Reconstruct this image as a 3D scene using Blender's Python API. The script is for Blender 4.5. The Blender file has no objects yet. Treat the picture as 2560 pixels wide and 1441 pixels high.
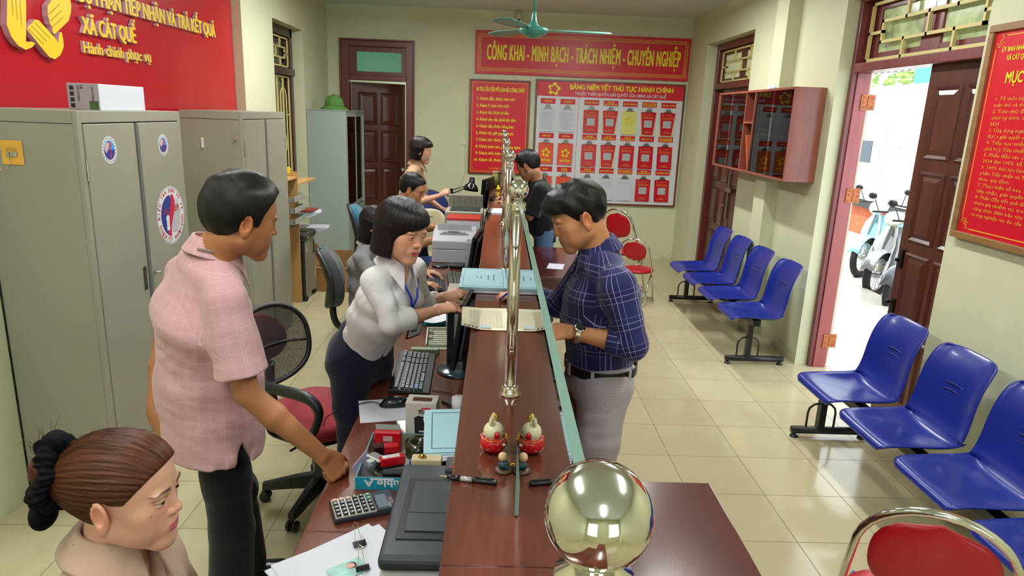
import bpy, math, random, colorsys
import numpy as np
from mathutils import Vector, Matrix, noise as mnoise

SC = bpy.context.scene
COL = SC.collection
PI = math.pi
random.seed(7)

# ---------------------------------------------------------------- camera, light, exposure
EYE = Vector((0.0, 0.0, 1.8555))
def camera():
    cd = bpy.data.cameras.new('camera'); co = bpy.data.objects.new('camera', cd); COL.objects.link(co)
    yaw, pit, rol = 0.02710, 0.24987, 0.03875
    cy, sy, cp, sp, cr, sr = math.cos(yaw), math.sin(yaw), math.cos(pit), math.sin(pit), math.cos(rol), math.sin(rol)
    f = Vector((sy*cp, cy*cp, -sp)); r = Vector((cy, -sy, 0)); u = r.cross(f)
    R = cr*r + sr*u; U = -sr*r + cr*u
    co.matrix_world = Matrix(((R.x, U.x, -f.x, EYE.x), (R.y, U.y, -f.y, EYE.y), (R.z, U.z, -f.z, EYE.z), (0, 0, 0, 1)))
    cd.sensor_width = 36; cd.lens = 36*1707/2560; cd.clip_start = .02; cd.clip_end = 300
    SC.camera = co
camera()

wd = bpy.data.worlds.new('sky'); SC.world = wd; wd.use_nodes = True
bg = wd.node_tree.nodes['Background']; bg.inputs[0].default_value = (.86, .93, 1.0, 1); bg.inputs[1].default_value = 3.4

def sun(direction, strength, angle):
    l = bpy.data.lights.new('sun', 'SUN'); l.energy = strength; l.angle = angle; l.color = (1, .95, .86)
    o = bpy.data.objects.new('sun', l); COL.objects.link(o)
    o.rotation_euler = Vector(direction).to_track_quat('-Z', 'Y').to_euler()
sun((.6, .2, -1.0), 6.0, .02)

def tube_light(x, y, z, e, sx=.08, sy=1.2, c=(1.0, .985, .955), up=False):
    l = bpy.data.lights.new('tube_light', 'AREA'); l.shape = 'RECTANGLE'; l.size = sx; l.size_y = sy; l.energy = e; l.color = c
    o = bpy.data.objects.new('tube_light', l); COL.objects.link(o); o.location = (x, y, z)
    if up: o.rotation_euler = (PI, 0, 0)
TUBES = [(-1.05, .9), (1.25, .9), (-1.05, 3.6), (1.25, 3.6), (-1.05, 6.3), (1.25, 6.3), (.1, -1.6)]
for x, y in TUBES:
    k = 1.7 if y > 6 else 1.0; tube_light(x, y, 2.99, 29*k); tube_light(x, y, 3.0, 26*k, up=True)

SC.view_settings.view_transform = 'Standard'
SC.view_settings.look = 'None'
SC.view_settings.exposure = 0.0
SC.view_settings.gamma = 1.0
SC.view_settings.use_curve_mapping = False
SC.cycles.max_bounces = 8
SC.cycles.diffuse_bounces = 5
SC.cycles.glossy_bounces = 4
SC.cycles.transmission_bounces = 6
SC.cycles.transparent_max_bounces = 12
SC.cycles.caustics_reflective = False
SC.cycles.caustics_refractive = False
SC.cycles.sample_clamp_indirect = 4.0
SC.cycles.use_denoising = True

# ---------------------------------------------------------------- materials
def lin(h):
    if isinstance(h, str):
        h = h.lstrip('#'); c = [int(h[i:i+2], 16)/255 for i in (0, 2, 4)]
        return tuple(((v/12.92) if v <= .04045 else ((v+.055)/1.055)**2.4) for v in c)
    return tuple(h[:3])
_M = {}
class NT:
    """tiny helper around a node tree"""
    def __init__(s, m):
        m.use_nodes = True; s.m = m; s.t = m.node_tree; s.b = s.t.nodes['Principled BSDF']
    def n(s, typ, **kw):
        nd = s.t.nodes.new(typ)
        for k, v in kw.items():
            if k.startswith('i_'):
                key = k[2:]; key = int(key) if key.isdigit() else key.replace('_', ' ')
                nd.inputs[key].default_value = v
            else: setattr(nd, k, v)
        return nd
    def l(s, a, b):
        s.t.links.new(a, b)
    def math(s, op, a, b=None, c=None):
        nd = s.t.nodes.new('ShaderNodeMath'); nd.operation = op
        for i, v in enumerate((a, b, c)):
            if v is None: continue
            if isinstance(v, (int, float)): nd.inputs[i].default_value = v
            else: s.l(v, nd.inputs[i])
        return nd.outputs[0]
    def mix(s, fac, a, b):
        nd = s.t.nodes.new('ShaderNodeMix'); nd.data_type = 'RGBA'
        for sock, v in ((nd.inputs[0], fac), (nd.inputs[6], a), (nd.inputs[7], b)):
            if isinstance(v, (int, float)): sock.default_value = v
            elif isinstance(v, tuple): sock.default_value = (*v[:3], 1)
            else: s.l(v, sock)
        return nd.outputs[2]
    def coord(s, kind='Object', scale=(1, 1, 1), rot=(0, 0, 0)):
        tc = s.n('ShaderNodeTexCoord'); mp = s.n('ShaderNodeMapping'); mp.inputs['Scale'].default_value = scale; mp.inputs['Rotation'].default_value = rot
        s.l(tc.outputs[kind], mp.inputs[0]); return mp.outputs[0]
    def noise(s, vec, scale, detail=3, rough=.5, dist=0):
        nd = s.n('ShaderNodeTexNoise'); nd.inputs['Scale'].default_value = scale; nd.inputs['Detail'].default_value = detail
        nd.inputs['Roughness'].default_value = rough; nd.inputs['Distortion'].default_value = dist
        if vec is not None: s.l(vec, nd.inputs['Vector'])
        return nd.outputs[0]
    def ramp(s, fac, stops):
        nd = s.n('ShaderNodeValToRGB'); el = nd.color_ramp.elements
        while len(el) < len(stops): el.new(.5)
        for e, (p, c) in zip(el, stops): e.position = p; e.color = (*lin(c), 1)
        s.l(fac, nd.inputs[0]); return nd.outputs[0]
    def bump(s, h, strength=.3, dist=.002):
        nd = s.n('ShaderNodeBump'); nd.inputs['Strength'].default_value = strength; nd.inputs['Distance'].default_value = dist
        s.l(h, nd.inputs['Height']); s.l(nd.outputs[0], s.b.inputs['Normal'])
def mat(name, col='#808080', rough=.5, metal=0.0, spec=.5, coat=0.0, var=0.0, vscale=8, bump=0.0, bscale=60, trans=0.0, ior=1.45, emit=None, es=0, sheen=0, sss=0, stretch=(1, 1, 1)):
    if name in _M: return _M[name]
    m = bpy.data.materials.new(name); t = NT(m); b = t.b; c = lin(col)
    b.inputs['Base Color'].default_value = (*c, 1); b.inputs['Roughness'].default_value = rough; b.inputs['Metallic'].default_value = metal
    b.inputs['Specular IOR Level'].default_value = spec; b.inputs['Coat Weight'].default_value = coat; b.inputs['Coat Roughness'].default_value = .08
    b.inputs['Transmission Weight'].default_value = trans; b.inputs['IOR'].default_value = ior
    if sheen: b.inputs['Sheen Weight'].default_value = sheen
    if sss:
        b.inputs['Subsurface Weight'].default_value = sss; b.inputs['Subsurface Radius'].default_value = (1, .35, .2); b.inputs['Subsurface Scale'].default_value = .006
    if emit: b.inputs['Emission Color'].default_value = (*lin(emit), 1); b.inputs['Emission Strength'].default_value = es
    if var:
        n = t.noise(t.coord('Object', stretch), vscale, 4)
        d = tuple(x*(1-var) for x in c); e = tuple(min(1, x*(1+var)) for x in c)
        r = t.n('ShaderNodeMapRange'); r.inputs[1].default_value = .3; r.inputs[2].default_value = .7; t.l(n, r.inputs[0])
        t.l(t.mix(r.outputs[0], d, e), b.inputs['Base Color'])
    if bump:
        t.bump(t.noise(t.coord('Object', stretch), bscale, 3), bump)
    _M[name] = m
    return m
def wood(name, dark, light, rough=.25, axis='Y', scale=3.0, coat=.3, grain=1.0):
    if name in _M: return _M[name]
    m = bpy.data.materials.new(name); t = NT(m); b = t.b
    s = {'X': (.12, 1.6, 1.6), 'Y': (1.6, .12, 1.6), 'Z': (1.6, 1.6, .12)}[axis]
    v = t.coord('Object', s)
    n1 = t.noise(v, scale*2.4, 5, .6, 1.2); n2 = t.noise(v, scale*22, 3, .6, .4)
    f = t.math('ADD', t.math('MULTIPLY', n1, .7), t.math('MULTIPLY', n2, .3*grain))
    t.l(t.ramp(f, [(.30, dark), (.62, light)]), b.inputs['Base Color'])
    b.inputs['Roughness'].default_value = rough; b.inputs['Coat Weight'].default_value = coat; b.inputs['Coat Roughness'].default_value = .12
    _M[name] = m
    return m

# ---------------------------------------------------------------- mesh builder
class MB:
    def __init__(s): s.v = []; s.f = []; s.mi = []; s.m = 0; s.sm = []; s.smooth = False; s.T = None
    def add(s, vs, fs):
        o = len(s.v)
        if s.T is not None: vs = [s.T @ Vector(p) for p in vs]
        s.v += [tuple(p) for p in vs]; s.f += [tuple(i+o for i in f) for f in fs]; s.mi += [s.m]*len(fs); s.sm += [s.smooth]*len(fs)
        return s
    def box(s, x0, x1, y0, y1, z0, z1):
        return s.add([(x, y, z) for z in (z0, z1) for y in (y0, y1) for x in (x0, x1)],
                     [(0, 2, 3, 1), (4, 5, 7, 6), (0, 1, 5, 4), (2, 6, 7, 3), (0, 4, 6, 2), (1, 3, 7, 5)])
    def cbox(s, c, d, rot=None):
        vs = [Vector((sx*d[0]/2, sy*d[1]/2, sz*d[2]/2)) for sz in (-1, 1) for sy in (-1, 1) for sx in (-1, 1)]
        if rot is not None:
            R = rot if isinstance(rot, Matrix) else Matrix.Rotation(rot, 3, 'Z'); vs = [R @ v for v in vs]
        return s.add([v+Vector(c) for v in vs], [(0, 2, 3, 1), (4, 5, 7, 6), (0, 1, 5, 4), (2, 6, 7, 3), (0, 4, 6, 2), (1, 3, 7, 5)])
    def quad(s, a, b, c, d): return s.add([a, b, c, d], [(0, 1, 2, 3)])
    def prism(s, pts, z0, z1, flip=False):
        """polygon pts (x, y) extruded in z"""
        n = len(pts)
        vs = [(x, y, z0) for x, y in pts]+[(x, y, z1) for x, y in pts]
        fs = [tuple(reversed(range(n))), tuple(range(n, 2*n))]+[(i, (i+1) % n, n+(i+1) % n, n+i) for i in range(n)]
        return s.add(vs, fs)
    def prism_axis(s, pts, a0, a1, axis='Y'):
        """pts in the plane across axis: Y -> (x, z); X -> (y, z)"""
        n = len(pts)
        if axis == 'Y': vs = [(x, a0, z) for x, z in pts]+[(x, a1, z) for x, z in pts]
        else: vs = [(a0, y, z) for y, z in pts]+[(a1, y, z) for y, z in pts]
        return s.add(vs, [tuple(reversed(range(n))), tuple(range(n, 2*n))]+[(i, (i+1) % n, n+(i+1) % n, n+i) for i in range(n)])
    def lathe(s, prof, c=(0, 0, 0), seg=24, axis=None, cap=True):
        """prof: list of (r, z)"""
        A = Matrix.Identity(3)
        if axis is not None: A = Vector(axis).to_track_quat('Z', 'Y').to_matrix()
        vs = []; c = Vector(c)
        for r, z in prof:
            for k in range(seg):
                a = 2*PI*k/seg; vs.append(c+A @ Vector((r*math.cos(a), r*math.sin(a), z)))
        fs = []
        for i in range(len(prof)-1):
            for k in range(seg):
                k2 = (k+1) % seg; fs.append((i*seg+k, i*seg+k2, (i+1)*seg+k2, (i+1)*seg+k))
        if cap:
            fs.append(tuple(reversed(range(seg)))); fs.append(tuple(range((len(prof)-1)*seg, len(prof)*seg)))
        return s.add(vs, fs)
    def cyl(s, a, b, r, seg=12, r2=None):
        a = Vector(a); b = Vector(b); d = b-a
        return s.lathe([(r, 0), (r if r2 is None else r2, d.length)], a, seg, d)
    def sphere(s, c, r, seg=20, rings=12, sc=(1, 1, 1)):
        c = Vector(c); vs = [c+Vector((0, 0, -r*sc[2]))]
        for i in range(1, rings):
            t = -PI/2+PI*i/rings
            for k in range(seg):
                a = 2*PI*k/seg; vs.append(c+Vector((r*sc[0]*math.cos(t)*math.cos(a), r*sc[1]*math.cos(t)*math.sin(a), r*sc[2]*math.sin(t))))
        vs.append(c+Vector((0, 0, r*sc[2]))); fs = []
        for k in range(seg): fs.append((0, 1+(k+1) % seg, 1+k))
        for i in range(rings-2):
            for k in range(seg): fs.append((1+i*seg+k, 1+i*seg+(k+1) % seg, 1+(i+1)*seg+(k+1) % seg, 1+(i+1)*seg+k))
        L = len(vs)-1
        for k in range(seg): fs.append((L, L-seg+k, L-seg+(k+1) % seg))
        return s.add(vs, fs)
    def tube(s, pts, r, seg=8, closed=False, cap=True):
        """r: number or a list"""
        P = [Vector(p) for p in pts]; n = len(P); rs = r if isinstance(r, (list, tuple)) else [r]*n
        T = []
        for i in range(n):
            a = P[(i-1) % n] if (closed or i > 0) else P[i]; b = P[(i+1) % n] if (closed or i < n-1) else P[i]
            d = (b-a); T.append(d.normalized() if d.length > 1e-9 else Vector((0, 0, 1)))
        up = Vector((0, 0, 1)) if abs(T[0].z) < .9 else Vector((1, 0, 0))
        N = (up-T[0]*up.dot(T[0])).normalized(); vs = []
        for i in range(n):
            N = (N-T[i]*N.dot(T[i])); N = N.normalized() if N.length > 1e-6 else T[i].orthogonal().normalized()
            B = T[i].cross(N)
            for k in range(seg):
                a = 2*PI*k/seg; vs.append(P[i]+(N*math.cos(a)+B*math.sin(a))*rs[i])
        fs = []
        for i in range(n if closed else n-1):
            j = (i+1) % n
            for k in range(seg):
                k2 = (k+1) % seg; fs.append((i*seg+k, i*seg+k2, j*seg+k2, j*seg+k))
        if cap and not closed:
            fs.append(tuple(reversed(range(seg)))); fs.append(tuple(range((n-1)*seg, n*seg)))
        return s.add(vs, fs)
    def strip(s, rows, closed_u=False):
        """grid surface from rows of points"""
        n = len(rows[0]); vs = [p for r in rows for p in r]; fs = []
        for i in range(len(rows)-1):
            for k in range(n if closed_u else n-1):
                k2 = (k+1) % n; fs.append((i*n+k, i*n+k2, (i+1)*n+k2, (i+1)*n+k))
        return s.add(vs, fs)
    def loft(s, rows):
        s.strip(rows, True); n = len(rows[0]); o = len(s.v)-n*len(rows)
        s.f += [tuple(o+i for i in reversed(range(n))), tuple(o+(len(rows)-1)*n+i for i in range(n))]; s.mi += [s.m]*2; s.sm += [s.smooth]*2
        return s

def link(o, parent=None):
    COL.objects.link(o)
    if parent is not None: o.parent = parent
    return o
def part(name, mb, mats, parent=None, bevel=0, seg=2, smooth=None, auto=35, solid=0, sub=0, loc=None, label=None, stuff=False):
    """links one mesh object; bevel in metres"""
    me = bpy.data.meshes.new(name)
    me.from_pydata(mb.v, [], mb.f)
    if not isinstance(mats, (list, tuple)): mats = [mats]
    for m in mats: me.materials.append(m)
    if any(mb.mi): me.polygons.foreach_set('material_index', mb.mi)
    if smooth is True or (smooth is None and any(mb.sm)):
        me.polygons.foreach_set('use_smooth', [True]*len(mb.f) if smooth else mb.sm)
    me.validate(); me.update()
    if smooth is True and auto: 
        try: me.set_sharp_from_angle(angle=math.radians(auto))
        except Exception: pass
    o = bpy.data.objects.new(name, me); link(o, parent)
    if loc is not None: o.location = loc
    if sub:
        md = o.modifiers.new('sub', 'SUBSURF'); md.levels = sub; md.render_levels = sub
    if solid:
        md = o.modifiers.new('solid', 'SOLIDIFY'); md.thickness = solid; md.offset = 0
    if bevel:
        md = o.modifiers.new('bevel', 'BEVEL'); md.width = bevel; md.segments = seg; md.limit_method = 'ANGLE'; md.angle_limit = math.radians(40); md.harden_normals = False
    if label: o['label'] = label
    if stuff: o['kind'] = 'stuff'
    return o
def tag(o, label, cat, group=None):
    o['label'] = label; o['category'] = cat
    if group: o['group'] = group
    return o
def thing(name, label, cat, loc=(0, 0, 0), rz=0, group=None):
    o = bpy.data.objects.new(name, None); COL.objects.link(o); o.empty_display_size = .05
    o.location = loc; o.rotation_euler = (0, 0, rz); return tag(o, label, cat, group)
def struct(name, mb, m, parent=None, **kw):
    o = part(name, mb, m, parent, **kw)
    if parent is None: o['kind'] = 'structure'
    return o
def copy_tree(o, parent=None):
    c = o.copy(); COL.objects.link(c)
    if parent is not None:
        c.parent = parent
    for ch in list(o.children): copy_tree(ch, c)
    return c

_TC = {}
def text_geo(body, size=1.0, sx=1.0, extrude=0.0, align='LEFT', spacing=1.0, res=3):
    key = (body, size, extrude, align, spacing, res)
    if key not in _TC:
        c = bpy.data.curves.new('t', 'FONT'); c.body = body; c.size = size; c.extrude = extrude; c.align_x = align; c.space_character = spacing; c.resolution_u = res
        o = bpy.data.objects.new('t', c); COL.objects.link(o)
        dg = bpy.context.evaluated_depsgraph_get(); me = bpy.data.meshes.new_from_object(o.evaluated_get(dg))
        _TC[key] = ([tuple(v.co) for v in me.vertices], [tuple(p.vertices) for p in me.polygons])
        bpy.data.objects.remove(o); bpy.data.curves.remove(c); bpy.data.meshes.remove(me)
    v, f = _TC[key]
    return [(x*sx, y, z) for x, y, z in v], f
def text(mb, body, at, right, up, size, sx=1.0, extrude=0.0, align='LEFT', bold=0.0, width=None, spacing=1.0, res=3):
    """letters in the plane (right, up) at point at; bold draws the strokes thicker; width fits the line to a length"""
    v, f = text_geo(body, size, sx, extrude, align, spacing, res)
    if not v: return
    r = Vector(right).normalized(); u = Vector(up).normalized(); n = r.cross(u); a = Vector(at)
    if width:
        xs = [p[0] for p in v]; k = width/(max(xs)-min(xs)); v = [(x*k, y, z) for x, y, z in v]
    offs = [(0, 0)] if not bold else [(dx, dy) for dx in (-bold, 0, bold) for dy in (-bold*.6, bold*.6)]
    for i, (dx, dy) in enumerate(offs):
        mb.add([a+r*(x+dx)+u*(y+dy)+n*(z+i*size*.0006) for x, y, z in v], f)
# ================================================================ materials of the room
def wall_mat():
    m = bpy.data.materials.new('wall_paint'); t = NT(m); b = t.b
    geo = t.n('ShaderNodeNewGeometry'); v = geo.outputs['Position']
    n = t.noise(v, 1.1, 4, .6); n2 = t.noise(v, 5, 5, .7)
    f = t.math('ADD', t.math('MULTIPLY', n, .6), t.math('MULTIPLY', n2, .4))
    base = t.ramp(f, [(.35, '#c6c9a8'), (.65, '#cfd1b2')])
    # old damp stains low down by the skirting
    sx = t.n('ShaderNodeSeparateXYZ'); t.l(v, sx.inputs[0])
    low = t.n('ShaderNodeMapRange'); low.inputs[1].default_value = .16; low.inputs[2].default_value = 0.0; t.l(sx.outputs[2], low.inputs[0])
    st = t.n('ShaderNodeMapRange'); st.inputs[1].default_value = .56; st.inputs[2].default_value = .68; t.l(t.noise(v, 9, 5, .7), st.inputs[0])
    k = t.math('MULTIPLY', t.math('MULTIPLY', low.outputs[0], st.outputs[0]), .6)
    t.l(t.mix(k, base, lin('#6d6a55')), b.inputs['Base Color'])
    b.inputs['Roughness'].default_value = .55; b.inputs['Specular IOR Level'].default_value = .35
    t.bump(t.noise(v, 90, 3), .05)
    _M['wall'] = m; return m
WALL = wall_mat()
def floor_mat(name, c1, c2, x0, y0, tile, grout, rough=.12):
    m = bpy.data.materials.new(name); t = NT(m); b = t.b
    geo = t.n('ShaderNodeNewGeometry'); v = geo.outputs['Position']; sx = t.n('ShaderNodeSeparateXYZ'); t.l(v, sx.inputs[0])
    def cell(o, off):
        p = t.math('DIVIDE', t.math('SUBTRACT', o, off), tile)
        return t.math('FLOOR', p), t.math('ABSOLUTE', t.math('SUBTRACT', t.math('FRACT', p), .5))
    ix, fx = cell(sx.outputs[0], x0); iy, fy = cell(sx.outputs[1], y0)
    e = t.math('GREATER_THAN', t.math('MAXIMUM', fx, fy), .5-.0017/tile)
    cb = t.n('ShaderNodeCombineXYZ'); t.l(ix, cb.inputs[0]); t.l(iy, cb.inputs[1])
    wn = t.n('ShaderNodeTexWhiteNoise'); t.l(cb.outputs[0], wn.inputs[0])
    n = t.noise(v, 3.2, 6, .7, .6)
    f = t.math('ADD', t.math('MULTIPLY', n, .8), t.math('MULTIPLY', wn.outputs[0], .2))
    base = t.ramp(f, [(.3, c1), (.7, c2)])
    sp = t.n('ShaderNodeMapRange'); sp.inputs[1].default_value = .68; sp.inputs[2].default_value = .75; t.l(t.noise(v, 60, 4, .7), sp.inputs[0])
    base = t.mix(t.math('MULTIPLY', sp.outputs[0], .25), base, lin('#8f8760'))
    t.l(t.mix(e, base, lin(grout)), b.inputs['Base Color'])
    r = t.math('ADD', t.math('MULTIPLY', t.noise(v, 7, 4), .12), rough-.04); t.l(t.math('MAXIMUM', r, t.math('MULTIPLY', e, .6)), b.inputs['Roughness'])
    b.inputs['Specular IOR Level'].default_value = .5
    return m
FLOOR = floor_mat('floor_tiles', '#b3aa86', '#beb592', .228, .3218, .4, '#5d5238')
CEIL = mat('ceiling_paint', '#cdd8d6', .8)
DOORW = wood('dark_door_wood', '#3a1713', '#54261c', .32, 'Z', 2.2, .2)
FRAMEW = wood('door_frame_wood', '#4b1a1a', '#682a26', .34, 'Z', 2.0, .2)
PINKW = wood('sun_tinted_frame_wood', '#7a3436', '#98494a', .35, 'Z', 2.0, .25)  # paler copy of the frame wood, with sunlight put into the colour
CREAMP = mat('cream_iron_paint', '#d8cb84', .4)
GLASSG = mat('greenish_glass', '#7fa596', .08, trans=.0, spec=.6)
GLASSD = mat('dark_pane_glass', '#55604c', .06, spec=.7, var=.4, vscale=6)

XL, XP, XR, YB, ZC = -2.2, -2.3, 2.42, 9.15, 3.1

m = MB(); m.box(-2.6, 2.66, -3.2, 12.0, -.12, 0); struct('floor', m, FLOOR)
m = MB(); m.box(-2.7, 2.7, -3.2, 12.0, ZC, ZC+.15); struct('ceiling', m, CEIL)
# left side: pilaster close by, recessed bay behind the red sign, window wall beyond
m = MB()
m.box(-2.6, -2.17, -3.2, 2.94, 0, ZC)
m.box(-2.6, XP, 2.94, 6.17, 0, ZC)
m.box(-2.6, XL, 6.17, 6.42, 0, ZC); m.box(-2.6, XL-.012, 6.42, 7.03, 0, ZC)
m.box(-2.6, XL, 8.03, YB, 0, ZC)
m.box(-2.6, XL, 7.03, 8.03, 0, .85); m.box(-2.6, XL, 7.03, 8.03, 2.66, ZC)
struct('wall_left', m, WALL)
m = MB(); R0, R1 = XR, 2.68
m.box(R0, R1, -3.2, 3.58, 0, ZC); m.box(R0, R1, 3.58, 5.10, 2.73, ZC); m.box(R0, R1, 5.10, 6.9, 0, ZC)
m.box(R0, R1, 6.9, 8.45, 2.73, ZC); m.box(R0, R1, 8.45, YB, 0, ZC)
struct('wall_right', m, WALL)
m = MB(); m.box(2.31, 2.42, 5.87, 6.12, 0, ZC); struct('trim_1', m, WALL)
m = MB()
m.box(-2.6, -2.03, YB, YB+.2, 0, ZC); m.box(-2.03, -1.12, YB, YB+.2, 2.68, ZC); m.box(-1.12, 2.68, YB, YB+.2, 0, ZC)
struct('wall_back', m, WALL)
# the room behind the open back door
m = MB(); m.box(-2.6, 0.4, 11.6, 11.75, 0, ZC); m.box(-.1, .05, YB+.2, 11.6, 0, ZC); m.box(-2.75, -2.6, YB+.2, 11.6, 0, ZC); struct('wall_far_room', m, mat('far_room_paint', '#d5dec4', .6))
tube_light(-1.1, 10.4, 2.9, 26, .1, 1.0)
# behind the photographer: a wall with two large windows that let the daylight in
m = MB(); m.box(-2.6, 2.68, -3.35, -3.2, 0, .9); m.box(-2.6, 2.68, -3.35, -3.2, 2.5, ZC)
m.box(-2.6, -1.9, -3.35, -3.2, .9, 2.5); m.box(-.6, .8, -3.35, -3.2, .9, 2.5); m.box(2.2, 2.68, -3.35, -3.2, .9, 2.5)
struct('wall_front', m, WALL)

# ---------------------------------------------------------------- window on the left wall
def grille(parent, X, y0, y1, z0, z1, pattern, r=.008):
    """flat-bar security grille in the plane X"""
    m = MB()
    def bar(ya, za, yb, zb):
        if abs(ya-yb) < 1e-4: m.box(X-r, X+r, ya-r, ya+r, min(za, zb)-r, max(za, zb)+r)
        elif abs(za-zb) < 1e-4: m.box(X-r, X+r, min(ya, yb)-r, max(ya, yb)+r, za-r, za+r)
        else: m.tube([(X, ya, za), (X, yb, zb)], r, 6)
    for a in pattern: bar(y0+(y1-y0)*a[0], z0+(z1-z0)*a[1], y0+(y1-y0)*a[2], z0+(z1-z0)*a[3])
    return m
FRET = [(0, 0, 1, 0), (0, 1, 1, 1), (0, 0, 0, 1), (1, 0, 1, 1), (.12, .3, .88, .3), (.12, .66, .88, .66), (.12, .3, .12, .66), (.88, .3, .88, .66),
        (0, .48, .12, .48), (.88, .48, 1, .48), (.3, 0, .3, .3), (.68, 0, .68, .3), (.3, .66, .3, 1), (.68, .66, .68, 1), (.5, .3, .5, .66)]
def window_left():
    fr = MB(); X0, X1 = -2.40, -2.32; ya, yb = 7.03, 8.03
    fr.box(X0, X1, ya, ya+.08, .85, 2.66); fr.box(X0, X1, yb-.08, yb, .85, 2.66); fr.box(X0, X1, ya, yb, 2.57, 2.66); fr.box(X0, X1-.0, ya, yb, .85, .92); fr.box(X0, X1+.02, ya, yb, 2.17, 2.24)
    w = struct('window_1', fr, wood('window_frame_wood', '#2c1413', '#43211d', .4, 'Z'), bevel=.004)
    sash = MB()
    for (a, b, c, d) in ((7.11, 7.53, 2.24, 2.57), (7.53, 7.95, 2.24, 2.57), (7.11, 7.53, .92, 2.17), (7.53, 7.95, .92, 2.17)):
        sash.box(-2.42, -2.38, a, a+.06, c, d); sash.box(-2.42, -2.38, b-.06, b, c, d); sash.box(-2.42, -2.38, a+.06, b-.06, d-.06, d); sash.box(-2.42, -2.38, a+.06, b-.06, c, c+.06)
    part('sash', sash, wood('window_frame_wood', '', ''), w)
    g = MB(); g.box(-2.405, -2.40, 7.16, 7.9, .95, 2.54); part('glass', g, GLASSD, w)
    part('grille', grille(w, -2.35, 7.12, 7.94, 2.26, 2.55, FRET), CREAMP, w)
    m = MB(); X = -2.35; r = .008; y0, y1, z0, z1 = 7.12, 7.94, .93, 2.15
    for y in (y0, y1): m.box(X-r, X+r, y-r, y+r, z0, z1)
    for z in (z0, z1): m.box(X-r, X+r, y0-r, y1+r, z-r, z+r)
    for c in (y0+.21, y1-.21):
        pts = [(X, c-.10, z0)]+[(X, c-.10*math.cos(a), 1.92+.12*math.sin(a)) for a in [PI*i/12 for i in range(13)]]+[(X, c+.10, z0)]
        m.tube(pts, r, 6); m.box(X-r, X+r, c-r, c+r, z0, z1)
        for z in (1.15, 1.75): m.box(X-r, X+r, c-.20, c-.10, z-r, z+r); m.box(X-r, X+r, c+.10, c+.20, z-r, z+r)
        m.tube([(X, c+.05*math.cos(a), 1.45+.09*math.sin(a)) for a in [2*PI*i/16 for i in range(16)]], r*.9, 6, closed=True)
    m.box(X-r, X+r, (y0+y1)/2-r, (y0+y1)/2+r, z0, z1)
    part('grille', m, CREAMP, w)
    b = MB(); b.box(-2.63, -2.6, 6.9, 8.1, .8, 2.7)
window_left()

# ---------------------------------------------------------------- doors
def panel_leaf(parent, x0, x1, z0, z1, th, m, rows=4, cols=2, name='leaf'):
    """leaf in local xz, thickness along y; returns the leaf"""
    L = MB(); w = x1-x0; L.box(x0, x1, 0, th, z0, z1)
    lf = part(name, L, m, parent, bevel=.003)
    s = .085 if w > .6 else .065; g = .05; cw = (w-2*s-(cols-1)*g)/cols; hh = (z1-z0-.16-.12-(rows-1)*.07)/rows
    P = MB()
    for r in range(rows):
        for c in range(cols):
            a = x0+s+c*(cw+g); b = z0+.16+r*(hh+.07)
            for side in (-1, 1):
                yy = 0 if side < 0 else th
                def ring(i, d): return [(a+i, yy+side*d, b+i), (a+cw-i, yy+side*d, b+i), (a+cw-i, yy+side*d, b+hh-i), (a+i, yy+side*d, b+hh-i)]
                for (i0, d0), (i1, d1) in (((0, .001), (.012, .014)), ((.012, .014), (.03, .002)), ((.03, .002), (.055, .010))):
                    A = ring(i0, d0); B = ring(i1, d1)
                    for k in range(4): P.quad(A[k], A[(k+1) % 4], B[(k+1) % 4], B[k])
                P.add(ring(.055, .010), [(0, 1, 2, 3)])
    part('raised_panels', P, m, lf)
    return lf
def door_back():
    d = MB(); y0, y1 = YB-.03, YB+.12
    d.box(-2.03, -1.94, y0, y1, 0, 2.68); d.box(-1.21, -1.12, y0, y1, 0, 2.68); d.box(-1.94, -1.21, y0, y1, 2.61, 2.68); d.box(-1.94, -1.21, y0-.01, y1, 2.2, 2.26)
    d.box(-2.05, -2.03, y0-.01, y0+.03, 0, 2.7); d.box(-1.12, -1.10, y0-.01, y0+.03, 0, 2.7); d.box(-2.05, -1.10, y0-.01, y0+.03, 2.68, 2.7)
    w = struct('door_1', d, FRAMEW, bevel=.006)
    s = MB(); s.box(-1.94, -1.84, y0+.05, y0+.09, 2.26, 2.61); s.box(-1.27, -1.21, y0+.05, y0+.09, 2.26, 2.61); s.box(-1.84, -1.27, y0+.05, y0+.09, 2.55, 2.61); s.box(-1.84, -1.27, y0+.05, y0+.09, 2.26, 2.31)
    part('transom_sash', s, FRAMEW, w, bevel=.003)
    g = MB(); g.box(-1.85, -1.26, y0+.065, y0+.072, 2.3, 2.56); part('transom_glass', g, mat('glowing_green_transom', '#6fae90', .12, emit='#5fa283', es=.12), w)  # opaque pane; a faint emission imitates light coming through the glass
    lf = panel_leaf(w, 0, .72, .02, 2.18, .04, DOORW, 4, 2)
    lf.location = (-1.93, YB+.11, 0); lf.rotation_euler = (0, 0, math.radians(25))
    k = MB(); k.smooth = True
    for sgn in (-1, 1):
        c = (.665, .02+sgn*.02, 1.05); k.lathe([(.03, 0), (.03, .005), (.012, .01), (.012, .03), (.022, .038), (.03, .055), (.022, .07), (.001, .075)], c, 16, (0, sgn, 0))
    part('knob', k, mat('satin_steel', '#c9c4b4', .22, 1), lf)
    return w
door_back()
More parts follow.
